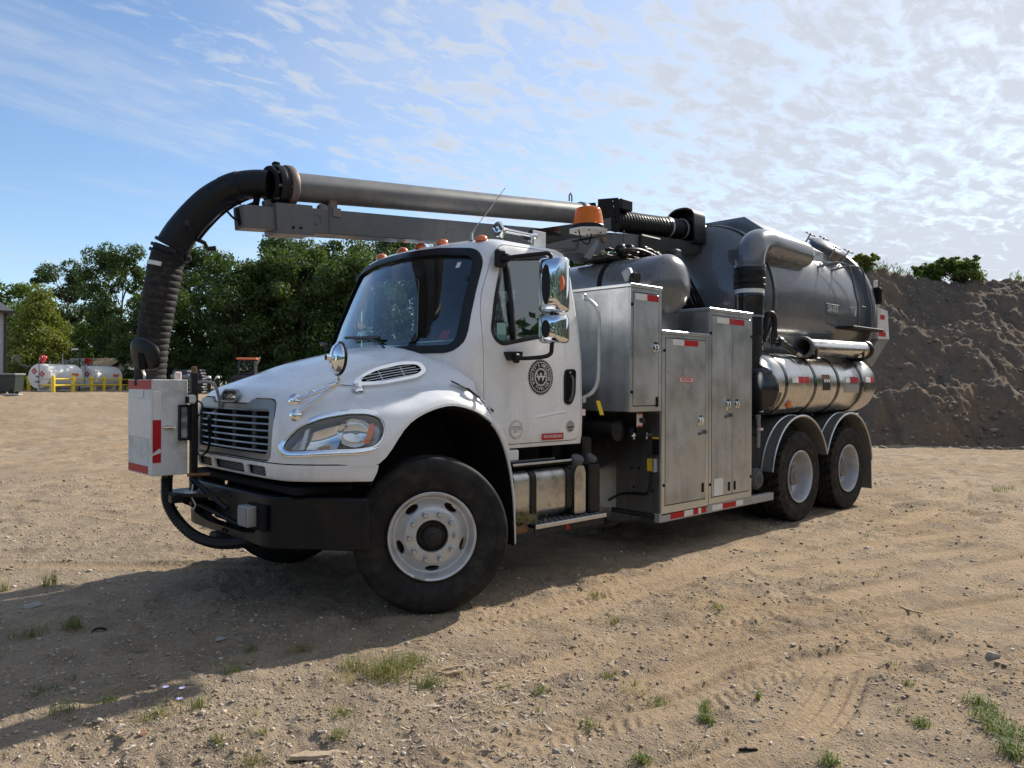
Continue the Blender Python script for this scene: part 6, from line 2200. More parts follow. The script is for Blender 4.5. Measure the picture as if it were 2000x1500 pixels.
# ------------------------------------------------------------------ grey transverse reservoir
rs = MB().lathe([(.002, -.145), (.09, -.135), (.18, -.105), (.25, -.06), (.285, -.01), (.29, .02), (.29, 2.0), (.25, 2.06), (.09, 2.13), (.002, 2.14)], (3.0, -1.05, 2.56), (0, 1, 0), 56)
RS = part(rs, 'grey_reservoir', M['tank'], ang=50)
for y in (-.40, .45):
    part(MB().lathe([(.291, -.03), (.297, -.027), (.297, .027), (.291, .03)], (3.0, y, 2.56), (0, 1, 0), 56), 'tank_strap', M['matt'], RS)
for y in (-.6, .5):
    part(MB().box((3.0, y, 2.22), (.4, .1, .24), .01), 'saddle', M['chassis'], RS)
wl = MB().box((2.47, -.95, 2.60), (.06, .10, .13), .02, rot=Matrix.Rotation(R(-25), 3, 'X'))
wl.tube([(2.47, -.93, 2.47), (2.47, -.95, 2.55)], .012, 6)
WL = part(wl, 'flood_lamp', M['greyplate'])
part(MB().cyl((2.47, -1.0, 2.575), (2.47, -1.045, 2.555), .055, .06, 14), 'lamp_rim', M['black'], WL)

# ------------------------------------------------------------------ debris tank
ZT = 2.60
tk = MB().lathe([(.002, -.30), (.25, -.285), (.5, -.235), (.72, -.16), (.88, -.07), (.96, -.01), (.99, .03), (1.0, .07), (1.0, 2.62), (1.0, 2.68)], (5.15, 0, ZT), (1, 0, 0), 96)
TK = part(tk, 'debris_tank', M['tank'], ang=50)
part(MB().lathe([(1.001, 0), (1.012, .008), (1.012, .04), (1.001, .048)], (5.16, 0, ZT), (1, 0, 0), 96), 'end_seam', M['tank'], TK)
part(MB().lathe([(.99, -.02), (1.09, -.02), (1.10, 0), (1.10, .09), (1.09, .11), (.8, .28), (.4, .38), (.002, .40)], (7.82, 0, ZT), (1, 0, 0), 96), 'tailgate', M['tank'], TK)
hp_y = [(-.86, 3.05), (-.80, 3.43), (-.46, 3.675), (.46, 3.675), (.80, 3.43), (.86, 3.05)]
hp = MB().prism(hp_y, yz(5.42), lambda a, b: (7.35, a * .9, b - (b - 3.05) * .15))
part(hp, 'filter_housing', M['tank'], TK, 20)
# manhole with wing nuts
an = R(33)
mo_, ma = Vector((7.42, -1.0 * math.sin(an), ZT + 1.0 * math.cos(an))), Vector((0, -math.sin(an), math.cos(an)))
mh = MB().lathe([(.25, -.12), (.25, .10), (.285, .105), (.285, .125), (.26, .14), (.15, .175), (.002, .185)], mo_, ma, 40)
MH = part(mh, 'manhole', M['tank'], TK)
for k in range(4):
    a = R(45 + 90 * k)
    x_, y_ = frame_of(ma)
    q = mo_ + (x_ * math.cos(a) + y_ * math.sin(a)) * .30 + ma * .10
    wn = MB().cyl(q - ma * .08, q + ma * .10, .012, n=8)
    for b in (0, R(60), R(120)):
        d = (x_ * math.cos(b) + y_ * math.sin(b)) * .075
        wn.cyl(q + ma * .08 - d, q + ma * .08 + d, .009, n=6)
    part(wn, 'wing_nut', M['greyplate'], MH)
# ladder irons and their step
for dx in (0, .42):
    part(MB().tube(spline([(6.62 + dx, -.84, 3.14), (6.80 + dx, -.98, 3.20), (6.98 + dx, -1.04, 3.20), (7.06 + dx, -1.08, 3.14), (7.12 + dx, -1.13, 2.80), (7.15 + dx, -1.15, 2.66), (7.17 + dx, -1.15, 2.36)], 5), .014, 8), 'ladder_iron', M['grey'], TK)
part(MB().box((7.40, -1.07, 2.355), (1.0, .26, .035), .006), 'tank_step', M['chassis'], TK)
part(MB().box((7.48, -1.09, 2.66), (.14, .012, .02), .003), 'tank_handle', M['black'], TK)
part(MB().box((7.42, -1.003, 2.58), (.035, .008, .09), .003), 'gauge_tag', M['labelwhite'], TK)
tg = MB().box((6.705, -1.006, 2.582), (.37, .006, .128), .002, m=0)
v_, f_ = text_mesh('2A-033', .118, SIDE(6.705, -1.0105, 2.582), .0008)
tg.add([(6.705 + (a - 6.705) * .86, b, c) for a, b, c in v_], f_, 1)
tg.build('unit_number_plate', [M['grey'], M['labelwhite']], TK, 30, recalc=False)
# tail plate
tp = MB().prism([(7.96, 2.70), (8.33, 2.665), (8.40, 2.26), (7.98, 2.245)], xz(-1.09), xz(-.75))
TP = part(tp, 'tail_plate', M['white_worn'])
part(MB().prism([(8.00, 2.235), (8.40, 2.25), (7.80, 1.85), (7.62, 1.93)], xz(-1.08), xz(-.7)), 'tail_chute', M['planks'], TP)
patch_s(-1.0915, 8.06, 8.22, 2.53, 2.60, 'red', par=TP)
patch_s(-1.0915, 8.0, 8.26, 2.29, 2.36, 'red', par=TP)
patch_s(-1.0915, 8.26, 8.36, 2.29, 2.36, 'tapewhite', par=TP)
tl = MB().box((8.02, -1.06, 2.86), (.10, .12, .24), .02)
TL = part(tl, 'tail_lamp', M['matt'])
part(MB().box((8.06, -1.06, 2.84), (.05, .10, .16), .01), 'tail_lens', M['red'], TL)
part(MB().box((8.12, -1.0, 3.02), (.03, .05, .16), .01), 'lamp_bracket', M['labelwhite'], TL)

# vacuum line: elbow off the tank, boots, black pipe, ribbed hose
el = MB()
ep = spline([(4.68, -.95, 2.90), (4.68, -.95, 3.0), (4.72, -.95, 3.10), (4.83, -.94, 3.19), (5.0, -.93, 3.225), (5.25, -.92, 3.225), (6.05, -.88, 3.225)], 6)
el.tube(ep, .165, 28, caps=False)
el.lathe([(.165, 0), (.16, .05), (.13, .11), (.07, .14), (.002, .15)], ep[-1], (1, .05, 0), 28)
EL = part(el, 'vacuum_elbow', M['tank'], ang=60)
part(MB().prism([(4.98, 3.02), (6.06, 3.0), (6.06, 3.2), (4.98, 3.2)], xz(-.90), xz(-.5)), 'elbow_saddle', M['tank'], EL)
part(MB().lathe([(.169, 0), (.178, .004), (.178, .03), (.169, .034)], ep[0], (0, 0, 1), 28), 'elbow_lip', M['tank'], EL)
pc = (4.68, -.95)
bt_ = MB().lathe([(.15, 0), (.172, .01), (.176, .05), (.168, .06), (.176, .07), (.178, .12), (.170, .13), (.176, .14), (.178, .20), (.172, .25), (.165, .26)], (*pc, 2.66), (0, 0, 1), 32)
part(bt_, 'rubber_boot', M['hose'])
part(MB().lathe([(.156, 0), (.160, .004), (.160, .05), (.156, .054)], (*pc, 2.61), (0, 0, 1), 32), 'hose_clamp', M['labelwhite'])
vp_ = MB().lathe([(.158, .20), (.162, .19), (.162, .15), (.160, .14), (.160, -.05), (.152, -.06), (.152, -.27)], (*pc, 2.42), (0, 0, 1), 32)
part(vp_, 'black_pipe', M['blackpipe'])
part(MB().lathe([(.153, 0), (.158, .003), (.158, .032), (.153, .035)], (*pc, 2.135 + .21), (0, 0, 1), 32), 'hose_clamp', M['flange'])
rh = [(4.68, -.95, 2.34 - .56 * i / 44) for i in range(45)]
part(MB().tube(rh, [.144 + .006 * (i % 2) for i in range(45)], 24), 'ribbed_hose', M['hose'], ang=15)
part(MB().lathe([(.14, 0), (.155, .01), (.155, .12), (.14, .13)], (*pc, 1.70), (0, 0, 1), 28, cap0=True, cap1=True), 'hose_cuff', M['hose'])
dr = MB().lathe([(.002, -.10), (.12, -.09), (.21, -.055), (.262, -.015), (.275, .01), (.285, .012), (.285, .05), (.27, .055), (.27, .14), (.002, .14)], (4.62, -1.03, 1.535), (1, 0, 0), 36)
DR = part(dr, 'filter_drum', M['blackpipe'], ang=40)
for k in range(4):
    a = R(45 + 90 * k)
    part(MB().box((4.625, -1.03 + .28 * math.cos(a), 1.535 + .28 * math.sin(a)), (.05, .04, .03), .006, rot=Matrix.Rotation(a, 3, 'X')), 'drum_clip', M['vinyl'], DR)
lbm = MB().box((4.605, -1.10, 1.318), (.004, .13, .06), .001, m=0)
for k in range(2):
    lbm.box((4.602, -1.10, 1.328 - k * .02), (.002, .10, .008), .0005, m=1)
lbm.build('drum_label', [M['labelwhite'], M['ink']], DR)
part(MB().tube(spline([(4.60, -1.10, 1.26), (4.60, -1.11, 1.15), (4.58, -1.12, 1.02), (4.57, -1.12, .9)], 5), [.03] * 3 + [.022] * 13, 10), 'drain_hose', M['planks'], DR)
part(MB().box((4.60, -1.13, 1.10), (.06, .05, .03), .008), 'hose_tag', M['pink'], DR)
sh_ = MB().tube(spline([(4.86, -1.02, 2.08), (4.87, -1.04, 2.30), (4.89, -1.06, 2.385), (4.945, -1.08, 2.40), (4.985, -1.09, 2.34), (4.985, -1.09, 2.22), (4.97, -1.09, 2.10)], 6), .033, 12)
SHO = part(sh_, 'small_hose', M['hose'], ang=50)
vv = MB().cyl((4.94, -1.09, 2.10), (5.16, -1.12, 2.06), .045, n=14)
vv.box((5.05, -1.12, 2.08), (.10, .09, .11), .02)
vv.cyl((5.16, -1.12, 2.06), (5.36, -1.16, 1.97), .036, n=12)
vv.cyl((4.97, -1.09, 2.05), (4.97, -1.09, 2.18), .042, n=12)
part(vv, 'valve', M['blackpipe'], SHO)
part(MB().cyl((5.33, -1.155, 1.985), (5.45, -1.18, 1.945), .032, n=12), 'camlock', M['alu_trim'], SHO)

# ------------------------------------------------------------------ stainless water tanks
def water_tank(sg):
    y = .95 * sg
    Rr = .36
    mb = MB().lathe([(.002, -.04), (.2, -.03), (.33, -.005), (Rr, .03), (Rr, 2.67), (.33, 2.71), (.2, 2.74), (.002, 2.75)], (4.66, y, 1.60), (1, 0, 0), 64)
    T = part(mb, 'water_tank', M['steel'], ang=50)
    for x in (4.85, 5.56, 6.19, 6.91):
        part(MB().lathe([(Rr + .001, -.028), (Rr + .008, -.026), (Rr + .008, .026), (Rr + .001, .028)], (x, y, 1.60), (1, 0, 0), 64), 'tank_strap', M['blackpipe'], T)
        part(MB().box((x, y * .8, 1.24), (.07, .45, .10), .01), 'strap_foot', M['chassis'], T)
    if sg < 0:
        part(MB().lathe([(Rr + .001, -.008), (Rr + .006, 0), (Rr + .001, .008)], (5.27, y, 1.60), (1, 0, 0), 64), 'weld_seam', M['alu_trim'], T)
        def curved(x0, x1, z0, z1, mt, nm='reflective_tape', d=.004):
            a0, a1 = math.asin((z0 - 1.60) / Rr), math.asin((z1 - 1.60) / Rr)
            mb = MB()
            aa = np.linspace(a0, a1, 5)
            P = [[(x, y - (Rr + h) * math.cos(a), 1.60 + (Rr + h) * math.sin(a)) for a in aa] for x in (x0, x1) for h in (.0012, d)]
            n = 5
            vs = [p for r_ in P for p in r_]
            fs = [(k * n + i, k * n + i + 1, m_ * n + i + 1, m_ * n + i) for k, m_ in ((0, 1), (1, 3), (3, 2), (2, 0)) for i in range(n - 1)]
            fs += [(0, n, 3 * n, 2 * n), (n - 1, 2 * n - 1, 4 * n - 1, 3 * n - 1)]
            mb.add(vs, fs)
            part(mb, nm, M[mt], T, 60)
        curved(4.98, 5.13, 1.615, 1.685, 'tapewhite'); curved(5.13, 5.40, 1.615, 1.685, 'red')
        curved(6.40, 6.53, 1.625, 1.695, 'tapewhite'); curved(6.53, 6.78, 1.625, 1.695, 'red')
        curved(7.02, 7.17, 1.63, 1.70, 'tapewhite'); curved(7.17, 7.28, 1.63, 1.70, 'red')
        curved(5.76, 5.96, 1.53, 1.665, 'ink', 'warning_sticker'); curved(5.76, 5.96, 1.665, 1.715, 'brown', 'warning_sticker')
        for k in range(3):
            curved(5.785 + k * .06, 5.82 + k * .06, 1.625, 1.66, 'labelwhite', 'warning_symbol', .006)
        curved(6.38, 6.80, 1.50, 1.60, 'greyplate', 'rubbed_patch')
        curved(4.93, 5.08, 1.32, 1.42, 'labelwhite', 'side_marker_plate')
        part(MB().lathe([(.045, 0), (.045, .02), (.03, .035), (.002, .04)], (5.0, y - .30, 1.375), (0, -.85, -.5), 18), 'side_marker', M['amber_solid'], T)
    return T


WT = water_tank(-1)
water_tank(1)
# spare suction tube in its rack on top
sp = MB().lathe([(.095, 0), (.125, .0), (.128, .012), (.128, .05), (.104, .055), (.102, .06), (.102, 1.72), (.118, 1.73), (.124, 1.74), (.124, 1.80), (.10, 1.81), (.094, 1.80), (.094, .02)], (5.45, -1.20, 2.035), (1, 0, .015), 40, closed=True, mfun=lambda i: 1 if i in (6, 7, 8, 9) else 2 if i in (0, 1, 2, 3, 11, 12) else 0)
sp.build('suction_tube', [M['steel'], M['black'], M['vinyl']], TRUCK, 40)
for x in (5.62, 6.98):
    rk = MB().box((x, -1.18, 1.925), (.05, .20, .05), .008)
    rk.box((x, -1.29, 1.99), (.045, .02, .16), .005)
    rk.box((x, -1.08, 1.98), (.045, .02, .2), .005)
    part(rk, 'tube_rack', M['black'])
# mudguards
def mudguard(xc, a0, a1, sg, flap=None):
    Rr = .70
    aa = np.linspace(R(a0), R(a1), 25)
    pts = [(xc + Rr * math.cos(a), .53 + Rr * math.sin(a)) for a in aa]
    if flap:
        pts = pts + flap
    y0, y1 = sg * 1.225, sg * .60
    ym = sg * 1.10
    n = len(pts)
    mb = MB()
    inn = [(xc + (p[0] - xc) * .975, .53 + (p[1] - .53) * .975) if i < 25 else (p[0] - .012, p[1]) for i, p in enumerate(pts)]
    rows = [[(a, y0, b) for a, b in pts], [(a, y1, b) for a, b in pts], [(a, y1, b) for a, b in inn], [(a, y0, b) for a, b in inn]]
    mb.add([p for r_ in rows for p in r_], [(k * n + i, k * n + i + 1, ((k + 1) % 4) * n + i + 1, ((k + 1) % 4) * n + i) for k in range(4) for i in range(n - 1)] + [(0, n, 2 * n, 3 * n), (n - 1, 2 * n - 1, 3 * n - 1, 4 * n - 1)])
    G_ = part(mb, 'mudguard', M['mudguard'], ang=50)
    if sg < 0:
        for yy in (-1.228, -1.09):
            part(MB().tube([(xc + (p[0] - xc) * 1.006, yy, .53 + (p[1] - .53) * 1.006) for p in pts[:25]], .013, 6), 'guard_edge', M['alu_trim'], G_)
    return G_


for sg in (-1, 1):
    mudguard(5.39, 172, 18, sg)
    mudguard(6.73, 160, 5, sg, [(7.43, .50), (7.44, .30), (7.45, .20)])
    part(MB().box((7.2, sg * .8, 1.12), (.5, .5, .18), .01), 'rear_crossmember', M['chassis'])

# ------------------------------------------------------------------ boom
bz = lambda x: 2.795 + .082 * (x + .6)


def beam(x0, x1, h, wd, nm, mt, par=None, dz=0.0, b=.006):
    n = Vector((1, 0, .082)).normalized()
    c = Vector(((x0 + x1) / 2, 0, bz((x0 + x1) / 2) + dz))
    return part(MB().box(c, ((x1 - x0) * 1.0034, wd, h), b, rot=Matrix.Rotation(-math.atan(.082), 3, 'Y')), nm, M[mt], par)


BM = beam(-.60, 2.80, .190, .20, 'boom_beam', 'grey')
beam(-.84, -.55, .165, .165, 'boom_extension', 'grey', BM)
beam(-.60, -.30, .225, .222, 'boom_sleeve', 'grey', BM)
for x in (-.47, -.41):
    part(MB().cyl((x, -.112, bz(x) - .065), (x, -.120, bz(x) - .065), .010, n=10), 'bolt', M['matt'], BM)
part(MB().tube([(-.27 + .038 * math.cos(a), -.101, bz(-.27) + .01 + .038 * math.sin(a)) for a in np.linspace(0, 6.283, 25)[:-1]], .004, 5, closed=True), 'boom_boss', M['grey'], BM)
part(MB().box((-.16, -.104, bz(-.16)), (.010, .010, .19), .003), 'boom_weld', M['grey'], BM)
part(MB().box((-.10, -.104, bz(-.1) + .075), (.07, .012, .07), .003), 'boom_pad', M['rust_ring'], BM)
kb = MB().prism([(2.72, 3.165), (3.60, 3.255), (3.76, 3.262), (3.76, 3.12), (3.08, 3.01), (2.96, 2.88), (2.72, 2.95)], xz(-.125), xz(.125))
KB = part(kb, 'boom_knuckle', M['grey'])
part(MB().box((3.45, -.128, 3.19), (.012, .01, .16), .003), 'boom_weld', M['grey'], KB)
part(MB().lathe([(.035, 0), (.035, .012), (.002, .014)], (3.10, -.126, 3.13), (0, -1, 0), 16), 'pivot_pin', M['brown'], KB)
ped = MB().box((3.95, 0, 3.16), (.46, .34, .22), .02)
ped.cyl((3.95, 0, 2.4), (3.95, 0, 3.06), .19, .16, 24)
ped.prism([(3.75, 3.28), (4.95, 3.32), (4.95, 3.22), (4.2, 3.05), (3.75, 3.05)], xz(-.15), xz(.15))
part(ped, 'boom_pedestal', M['chassis'])
part(MB().box((4.30, -.22, 3.10), (.12, .1, .12), .02), 'swivel_block', M['vinyl'])
# hydraulic hoses over the reservoir
rg = random.Random(12)
hh = MB()
for k in range(11):
    y = -.30 + .07 * k * .5 - .1
    s_ = [(2.9 + rg.uniform(-.1, .1), y - .1, 2.93 + rg.uniform(-.05, .05)), (3.15, y - .15, 2.95 + rg.uniform(-.04, .06)), (3.45, y - .12, 3.0 + rg.uniform(-.06, .06)), (3.8, y, 3.0 + rg.uniform(-.05, .05)), (4.2, y + .05, 2.98 + rg.uniform(-.1, .06)), (4.6, y + .1, 2.8 + rg.uniform(-.15, .05)), (4.8, y + .1, 2.5)]
    hh.tube(spline(s_, 6), rg.choice([.012, .015, .019]), 7)
for k in range(7):
    x = 2.95 + k * .11
    hh.box((x, -.48 + rg.uniform(-.06, .06), 2.95 + rg.uniform(-.03, .05)), (.08, .07, .09), .012, rot=Matrix.Rotation(rg.uniform(-.5, .5), 3, 'Y'))
part(hh, 'hydraulic_hoses', M['black'], ang=50)
part(MB().box((3.2, -.25, 2.88), (.8, .35, .05), .01), 'hose_tray', M['chassis'])
part(MB().prism([(2.60, 2.86), (2.80, 3.06), (2.83, 3.04), (2.70, 2.85)], xz(-.30), xz(-.28)), 'stay_plate', M['flange'], KB)
# vacuum pipe on the boom
pz = lambda x: 3.068 + .0945 * (x + .47)
PD = Vector((1, 0, .0945)).normalized()
pp = MB().lathe([(.094, 0), (.108, .0), (.108, 3.36), (.094, 3.36)], (-.44, 0, pz(-.44)), PD, 40)
PP = part(pp, 'boom_pipe', M['pipe'], ang=50)
fl = MB().lathe([(.105, -.02), (.150, -.02), (.155, -.01), (.155, .03), (.148, .04), (.105, .05)], (-.47, 0, pz(-.47)), PD, 36)
part(fl, 'pipe_flange', M['rust_ring'], PP)
fl = MB().lathe([(.105, 0), (.145, .0), (.150, .01), (.150, .045), (.142, .055), (.142, .075), (.105, .08)], (-.575, 0, pz(-.575)), PD, 36)
part(fl, 'swivel_ring', M['black'], PP)
part(MB().lathe([(.105, 0), (.135, .0), (.138, .01), (.138, .02), (.128, .028), (.105, .03)], (-.615, 0, pz(-.615)), PD, 36), 'hose_flange', M['matt'], PP)
for k in range(8):
    a = 2 * math.pi * k / 8 + .2
    q = Vector((-.60, .130 * math.cos(a), pz(-.6) + .130 * math.sin(a)))
    part(MB().cyl(q, q + PD * .12, .011, n=8), 'flange_bolt', M['vinyl'], PP)
part(MB().box((-.555, 0, pz(-.55) + .155), (.05, .05, .035), .008), 'lift_lug', M['matt'], PP)
part(MB().prism(rounded([(-.66, 2.93), (-.58, 2.95), (-.585, 2.80), (-.63, 2.79)], .02, 2), xz(-.02), xz(.02)), 'flange_bracket', M['grey'], PP)
part(MB().box((-.10, 0, 2.985), (.07, .12, .12), .008), 'pipe_saddle', M['rust_ring'], PP)
part(MB().cyl((-.17, -.05, 2.90), (-.17, -.05, 2.98), .018, n=10), 'saddle_bolt', M['matt'], PP)
part(MB().lathe([(.025, 0), (.045, .02), (.045, .05), (.02, .07)], (-.2, -.06, 2.965), (0, 0, -1), 14), 'rubber_stop', M['pipe'], PP)
part(MB().tube([(2.70, 0, 3.49), (2.70, 0, 3.55), (2.72, 0, 3.575), (2.74, 0, 3.55), (2.74, 0, 3.49)], .008, 6), 'lift_eye', M['grey'], PP)
part(MB().lathe([(.108, 0), (.125, .01), (.125, .07), (.108, .08)], (2.86, 0, pz(2.86)), PD, 36), 'pipe_collar', M['flange'], PP)
eb = MB()
ep = spline([(-.60, 0.0, 3.056), (-.68, .08, 3.060), (-.775, .165, 3.038), (-.864, .234, 2.985), (-.94, .292, 2.915), (-1.005, .340, 2.83), (-1.06, .381, 2.745), (-1.105, .414, 2.665), (-1.14, .44, 2.585)], 5)
eb.tube(ep, [.103 + .017 * i / (len(ep) - 1) for i in range(len(ep))], 28)
EBO = part(eb, 'elbow_hose', M['hose'], ang=60)
part(MB().tube(ep[9:15], [.112] * 6, 28), 'hose_sleeve', M['hose'], EBO)
part(MB().tube([p + Vector((.085, -.065, -.075)) * 1.0 for p in ep[10:34]], .010, 6), 'cable', M['matt'], EBO)
part(MB().tube([ep[8] + Vector((.05, -.06, .08)), ep[8] + Vector((.07, -.09, 0)), ep[8] + Vector((.06, -.06, -.14)), (-.84, .0, 2.82), (-.83, -.02, 2.72)], [.022, .026, .026, .026, .022], 8), 'hanger_strap', M['matt'], EBO)
part(MB().tube(spline([ep[12] + Vector((.05, -.05, -.11)), (-.90, .10, 2.87), (-.875, .03, 2.78), (-.85, -.03, 2.745)], 5), .008, 6), 'cable', M['matt'], EBO)
hl_ = MB().lathe([(.002, -.03), (.03, -.024), (.045, .0), (.04, .03), (.02, .04)], ep[33] + Vector((.0, -.105, .03)), (.3, -.8, .3), 16)
part(hl_, 'nozzle_lamp', M['black'], EBO)
cp_ = MB().tube([ep[35] + Vector((.10, -.07, -.02)), ep[35] + Vector((.15, -.10, -.05)), ep[35] + Vector((.17, -.10, -.09))], .016, 8)
cp_.cyl(ep[35] + Vector((.17, -.10, -.09)), ep[35] + Vector((.22, -.13, -.08)), .018, n=8)
part(cp_, 'clamp_handle', M['black'], EBO)
# couplings, then the corrugated drop hose
d0 = (ep[-1] - ep[-3]).normalized()
for k, (o_, r_) in enumerate(((0.0, .132), (.05, .138), (.09, .131))):
    q = ep[-1] + d0 * o_
    part(MB().lathe([(.10, -.012), (r_, -.012), (r_ + .004, 0), (r_, .014), (.10, .014)], q, d0, 32), 'coupling_ring', M['hose'], EBO)
for a in (R(100), R(160)):
    x_, y_ = frame_of(d0)
    q = ep[-1] + (x_ * math.cos(a) + y_ * math.sin(a)) * .142 + d0 * .03
    part(MB().box(q, (.05, .04, .045), .01), 'coupling_lug', M['black'], EBO)
dh = spline([ep[-1] + d0 * .02, (-1.178, .468, 2.46), (-1.20, .487, 2.30), (-1.222, .515, 2.117), (-1.240, .548, 1.91), (-1.245, .583, 1.70), (-1.245, .595, 1.56)], 4)
L_ = [0.0]
for i in range(1, len(dh)):
    L_.append(L_[-1] + (dh[i] - dh[i - 1]).length)
tot = L_[-1]
NP = 230
path, rad = [], []
for k in range(NP):
    s_ = tot * k / (NP - 1)
    i = max(0, min(len(dh) - 2, next((j for j in range(len(dh) - 1) if L_[j + 1] >= s_), len(dh) - 2)))
    t = (s_ - L_[i]) / max(1e-6, L_[i + 1] - L_[i])
    path.append(dh[i].lerp(dh[i + 1], t))
    u = s_ / tot
    ph = (s_ / .047) % 1.0
    smooth_top = 1.0 if u > .13 else 0.25
    rad.append((.122 - .018 * u) + smooth_top * (.0095 * abs(math.sin(ph * math.pi)) ** .6 - .004))
dhm = MB().tube(path, rad, 28)
DH = part(dhm, 'drop_hose', M['dusty_hose'], ang=60)
lbp = MB()
i0, i1 = 27, 35
c_ = [path[i] for i in range(i0, i1)]
vs = []
aa = np.linspace(R(-5), R(78), 8)
tg_ = (path[i1] - path[i0]).normalized()
e1 = Vector((-.6, -.8, 0)); e1 = (e1 - tg_ * e1.dot(tg_)).normalized()
e2 = tg_.cross(e1)
if e2.dot(Vector((-.72, .69, 0))) < 0:
    e2 = -e2
for i in range(i0, i1):
    for a in aa:
        q = path[i] + (e1 * math.cos(a) + e2 * math.sin(a)) * .1265
        vs.append(tuple(q))
lbp.add(vs, [(i * 8 + j, i * 8 + j + 1, (i + 1) * 8 + j + 1, (i + 1) * 8 + j) for i in range(i1 - i0 - 1) for j in range(7)])
part(apply_mods(lbp.mesh('l', [M['labelwhite']]), ('SOLIDIFY', {'thickness': .002})), 'hose_label', parent=DH)

# flexible length from the pipe back to the tank
br = MB().box((3.13, -.02, 3.40), (.36, .30, .03), .004, rot=Matrix.Rotation(R(-8), 3, 'Y'))
plate = boolean(MB().prism([(2.98, 3.24), (3.28, 3.22), (3.36, 3.30), (3.30, 3.60), (2.98, 3.53)], xz(-.165), xz(-.150)).mesh('p', [M['matt']]),
                [MB().cyl((3.22 + .012 * k, -.3, 3.55 - .055 * k), (3.22 + .012 * k, 0, 3.55 - .055 * k), .013, n=10).mesh('c', M['matt']) for k in range(5)])
shade(setmats(plate, [M['matt']]))
PL = part(plate, 'hose_bracket', None)
part(MB().prism([(2.98, 3.24), (3.28, 3.22), (3.36, 3.30), (3.30, 3.60), (2.98, 3.53)], xz(.15), xz(.165)), 'bracket_plate', M['matt'], PL)
part(MB().box((3.47, -.10, 3.55), (.20, .12, .12), .012), 'junction_box', M['black'])
fx_ = spline([(3.10, 0, 3.385), (3.5, 0, 3.40), (3.9, 0, 3.425), (4.3, 0, 3.455), (4.95, 0, 3.50)], 30)
fx_ = fx_[::1]
part(MB().tube(fx_, [.112 + (.009 if (i // 2) % 2 else 0) for i in range(len(fx_))], 28), 'flexible_hose', M['hose'], ang=12)
for x, z in ((4.42, 3.463), (4.72, 3.484)):
    part(MB().lathe([(.122, -.016), (.127, -.014), (.127, .014), (.122, .016)], (x, 0, z), (1, 0, .07), 32), 'hose_clamp', M['greyplate'])
op = rounded([(-.20, 3.30), (.20, 3.30), (.19, 3.68), (.08, 3.74), (-.08, 3.74), (-.19, 3.68)], .05, 3)
part(MB().prism(op, yz(4.93), yz(4.965)), 'inlet_plate', M['black'])
part(MB().ring(offset2(op, .004), offset2(op, -.018), yz(4.72), yz(4.93)), 'inlet_shroud', M['black'])
part(MB().lathe([(.14, 0), (.14, .5)], (4.96, 0, 3.50), (1, 0, -.12), 32), 'inlet_pipe', M['tank'])
# beacon
bc = Vector((1.98, -.88, 2.995))
bm_ = MB().lathe([(.140, 0), (.140, .012), (.137, .02), (.127, .085), (.114, .140), (.106, .157), (.08, .166), (.001, .169)], bc, (0, 0, 1), 40)
bm_.lathe([(.131, .014), (.121, .085), (.109, .138), (.08, .156), (.001, .159)], bc, (0, 0, 1), 40)
BC = part(bm_, 'beacon', M['amber'], ang=50)
part(MB().lathe([(.142, -.035), (.144, 0), (.140, .006), (.10, .006)], bc, (0, 0, 1), 40, cap0=True), 'beacon_base', M['black'], BC)
part(MB().cyl(bc + Vector((0, 0, .005)), bc + Vector((0, 0, .05)), .07, .06, 20), 'beacon_bulb', M['alu_trim'], BC)
part(MB().cyl(bc + Vector((0, 0, .05)), bc + Vector((0, 0, .13)), .028, .02, 14), 'beacon_bulb', M['labelwhite'], BC)
pl = MB()
oc = [(.185 * math.cos(R(22.5 + 45 * k)), .175 * math.sin(R(22.5 + 45 * k))) for k in range(8)]
pl.prism(oc, lambda a, b: (bc.x + a, bc.y + b, bc.z - .036), lambda a, b: (bc.x + a, bc.y + b, bc.z - .052))
part(pl, 'beacon_plate', M['white_worn'], BC)
for k in range(4):
    a = R(45 + 90 * k)
    part(MB().cyl((bc.x + .11 * math.cos(a), bc.y + .11 * math.sin(a), bc.z - .052), (bc.x + .11 * math.cos(a), bc.y + .11 * math.sin(a), bc.z - .060), .009, n=8), 'bolt', M['ink'], BC)
part(MB().tube(spline([bc + Vector((-.13, 0, -.055)), bc + Vector((-.02, .05, -.13)), bc + Vector((.03, .02, -.15)), bc + Vector((.045, .0, -.06))], 5), .006, 6), 'beacon_cable', M['matt'], BC)
arm = MB().prism([(1.42, 2.84), (1.50, 2.93), (2.20, 3.10), (2.62, 3.21), (2.62, 3.08), (2.05, 2.93), (1.72, 2.835)], xz(-.62), xz(-.58))
arm.prism([(2.10, 2.925), (2.20, 2.955), (2.20, 2.935), (2.10, 2.905)], xz(-.90), xz(-.58))
part(arm, 'beacon_arm', M['blackpipe'])
# straw caught on the step
rgn = np.random.default_rng(9)
n = 240
C_ = np.stack([.985 + rgn.normal(size=n) * .05, -1.10 + rgn.normal(size=n) * .035, .515 + rgn.random(n) * .05], 1)
U_ = rand_unit(rgn, n) * np.array([1, .6, .8]) + np.array([-.2, -.2, .5])
U_ /= np.linalg.norm(U_, axis=1, keepdims=True)
V_ = np.cross(U_, rand_unit(rgn, n)); V_ /= np.linalg.norm(V_, axis=1, keepdims=True)
sw_ = quads_mesh('straw_clump', C_, U_ * .055, V_ * .004, M['dry_grass'])
tag(obj('straw_clump', sw_), 'clump of dry straw caught on the step below the driver door', 'straw')
# ------------------------------------------------------------------ what lies on the dirt
ICO = None


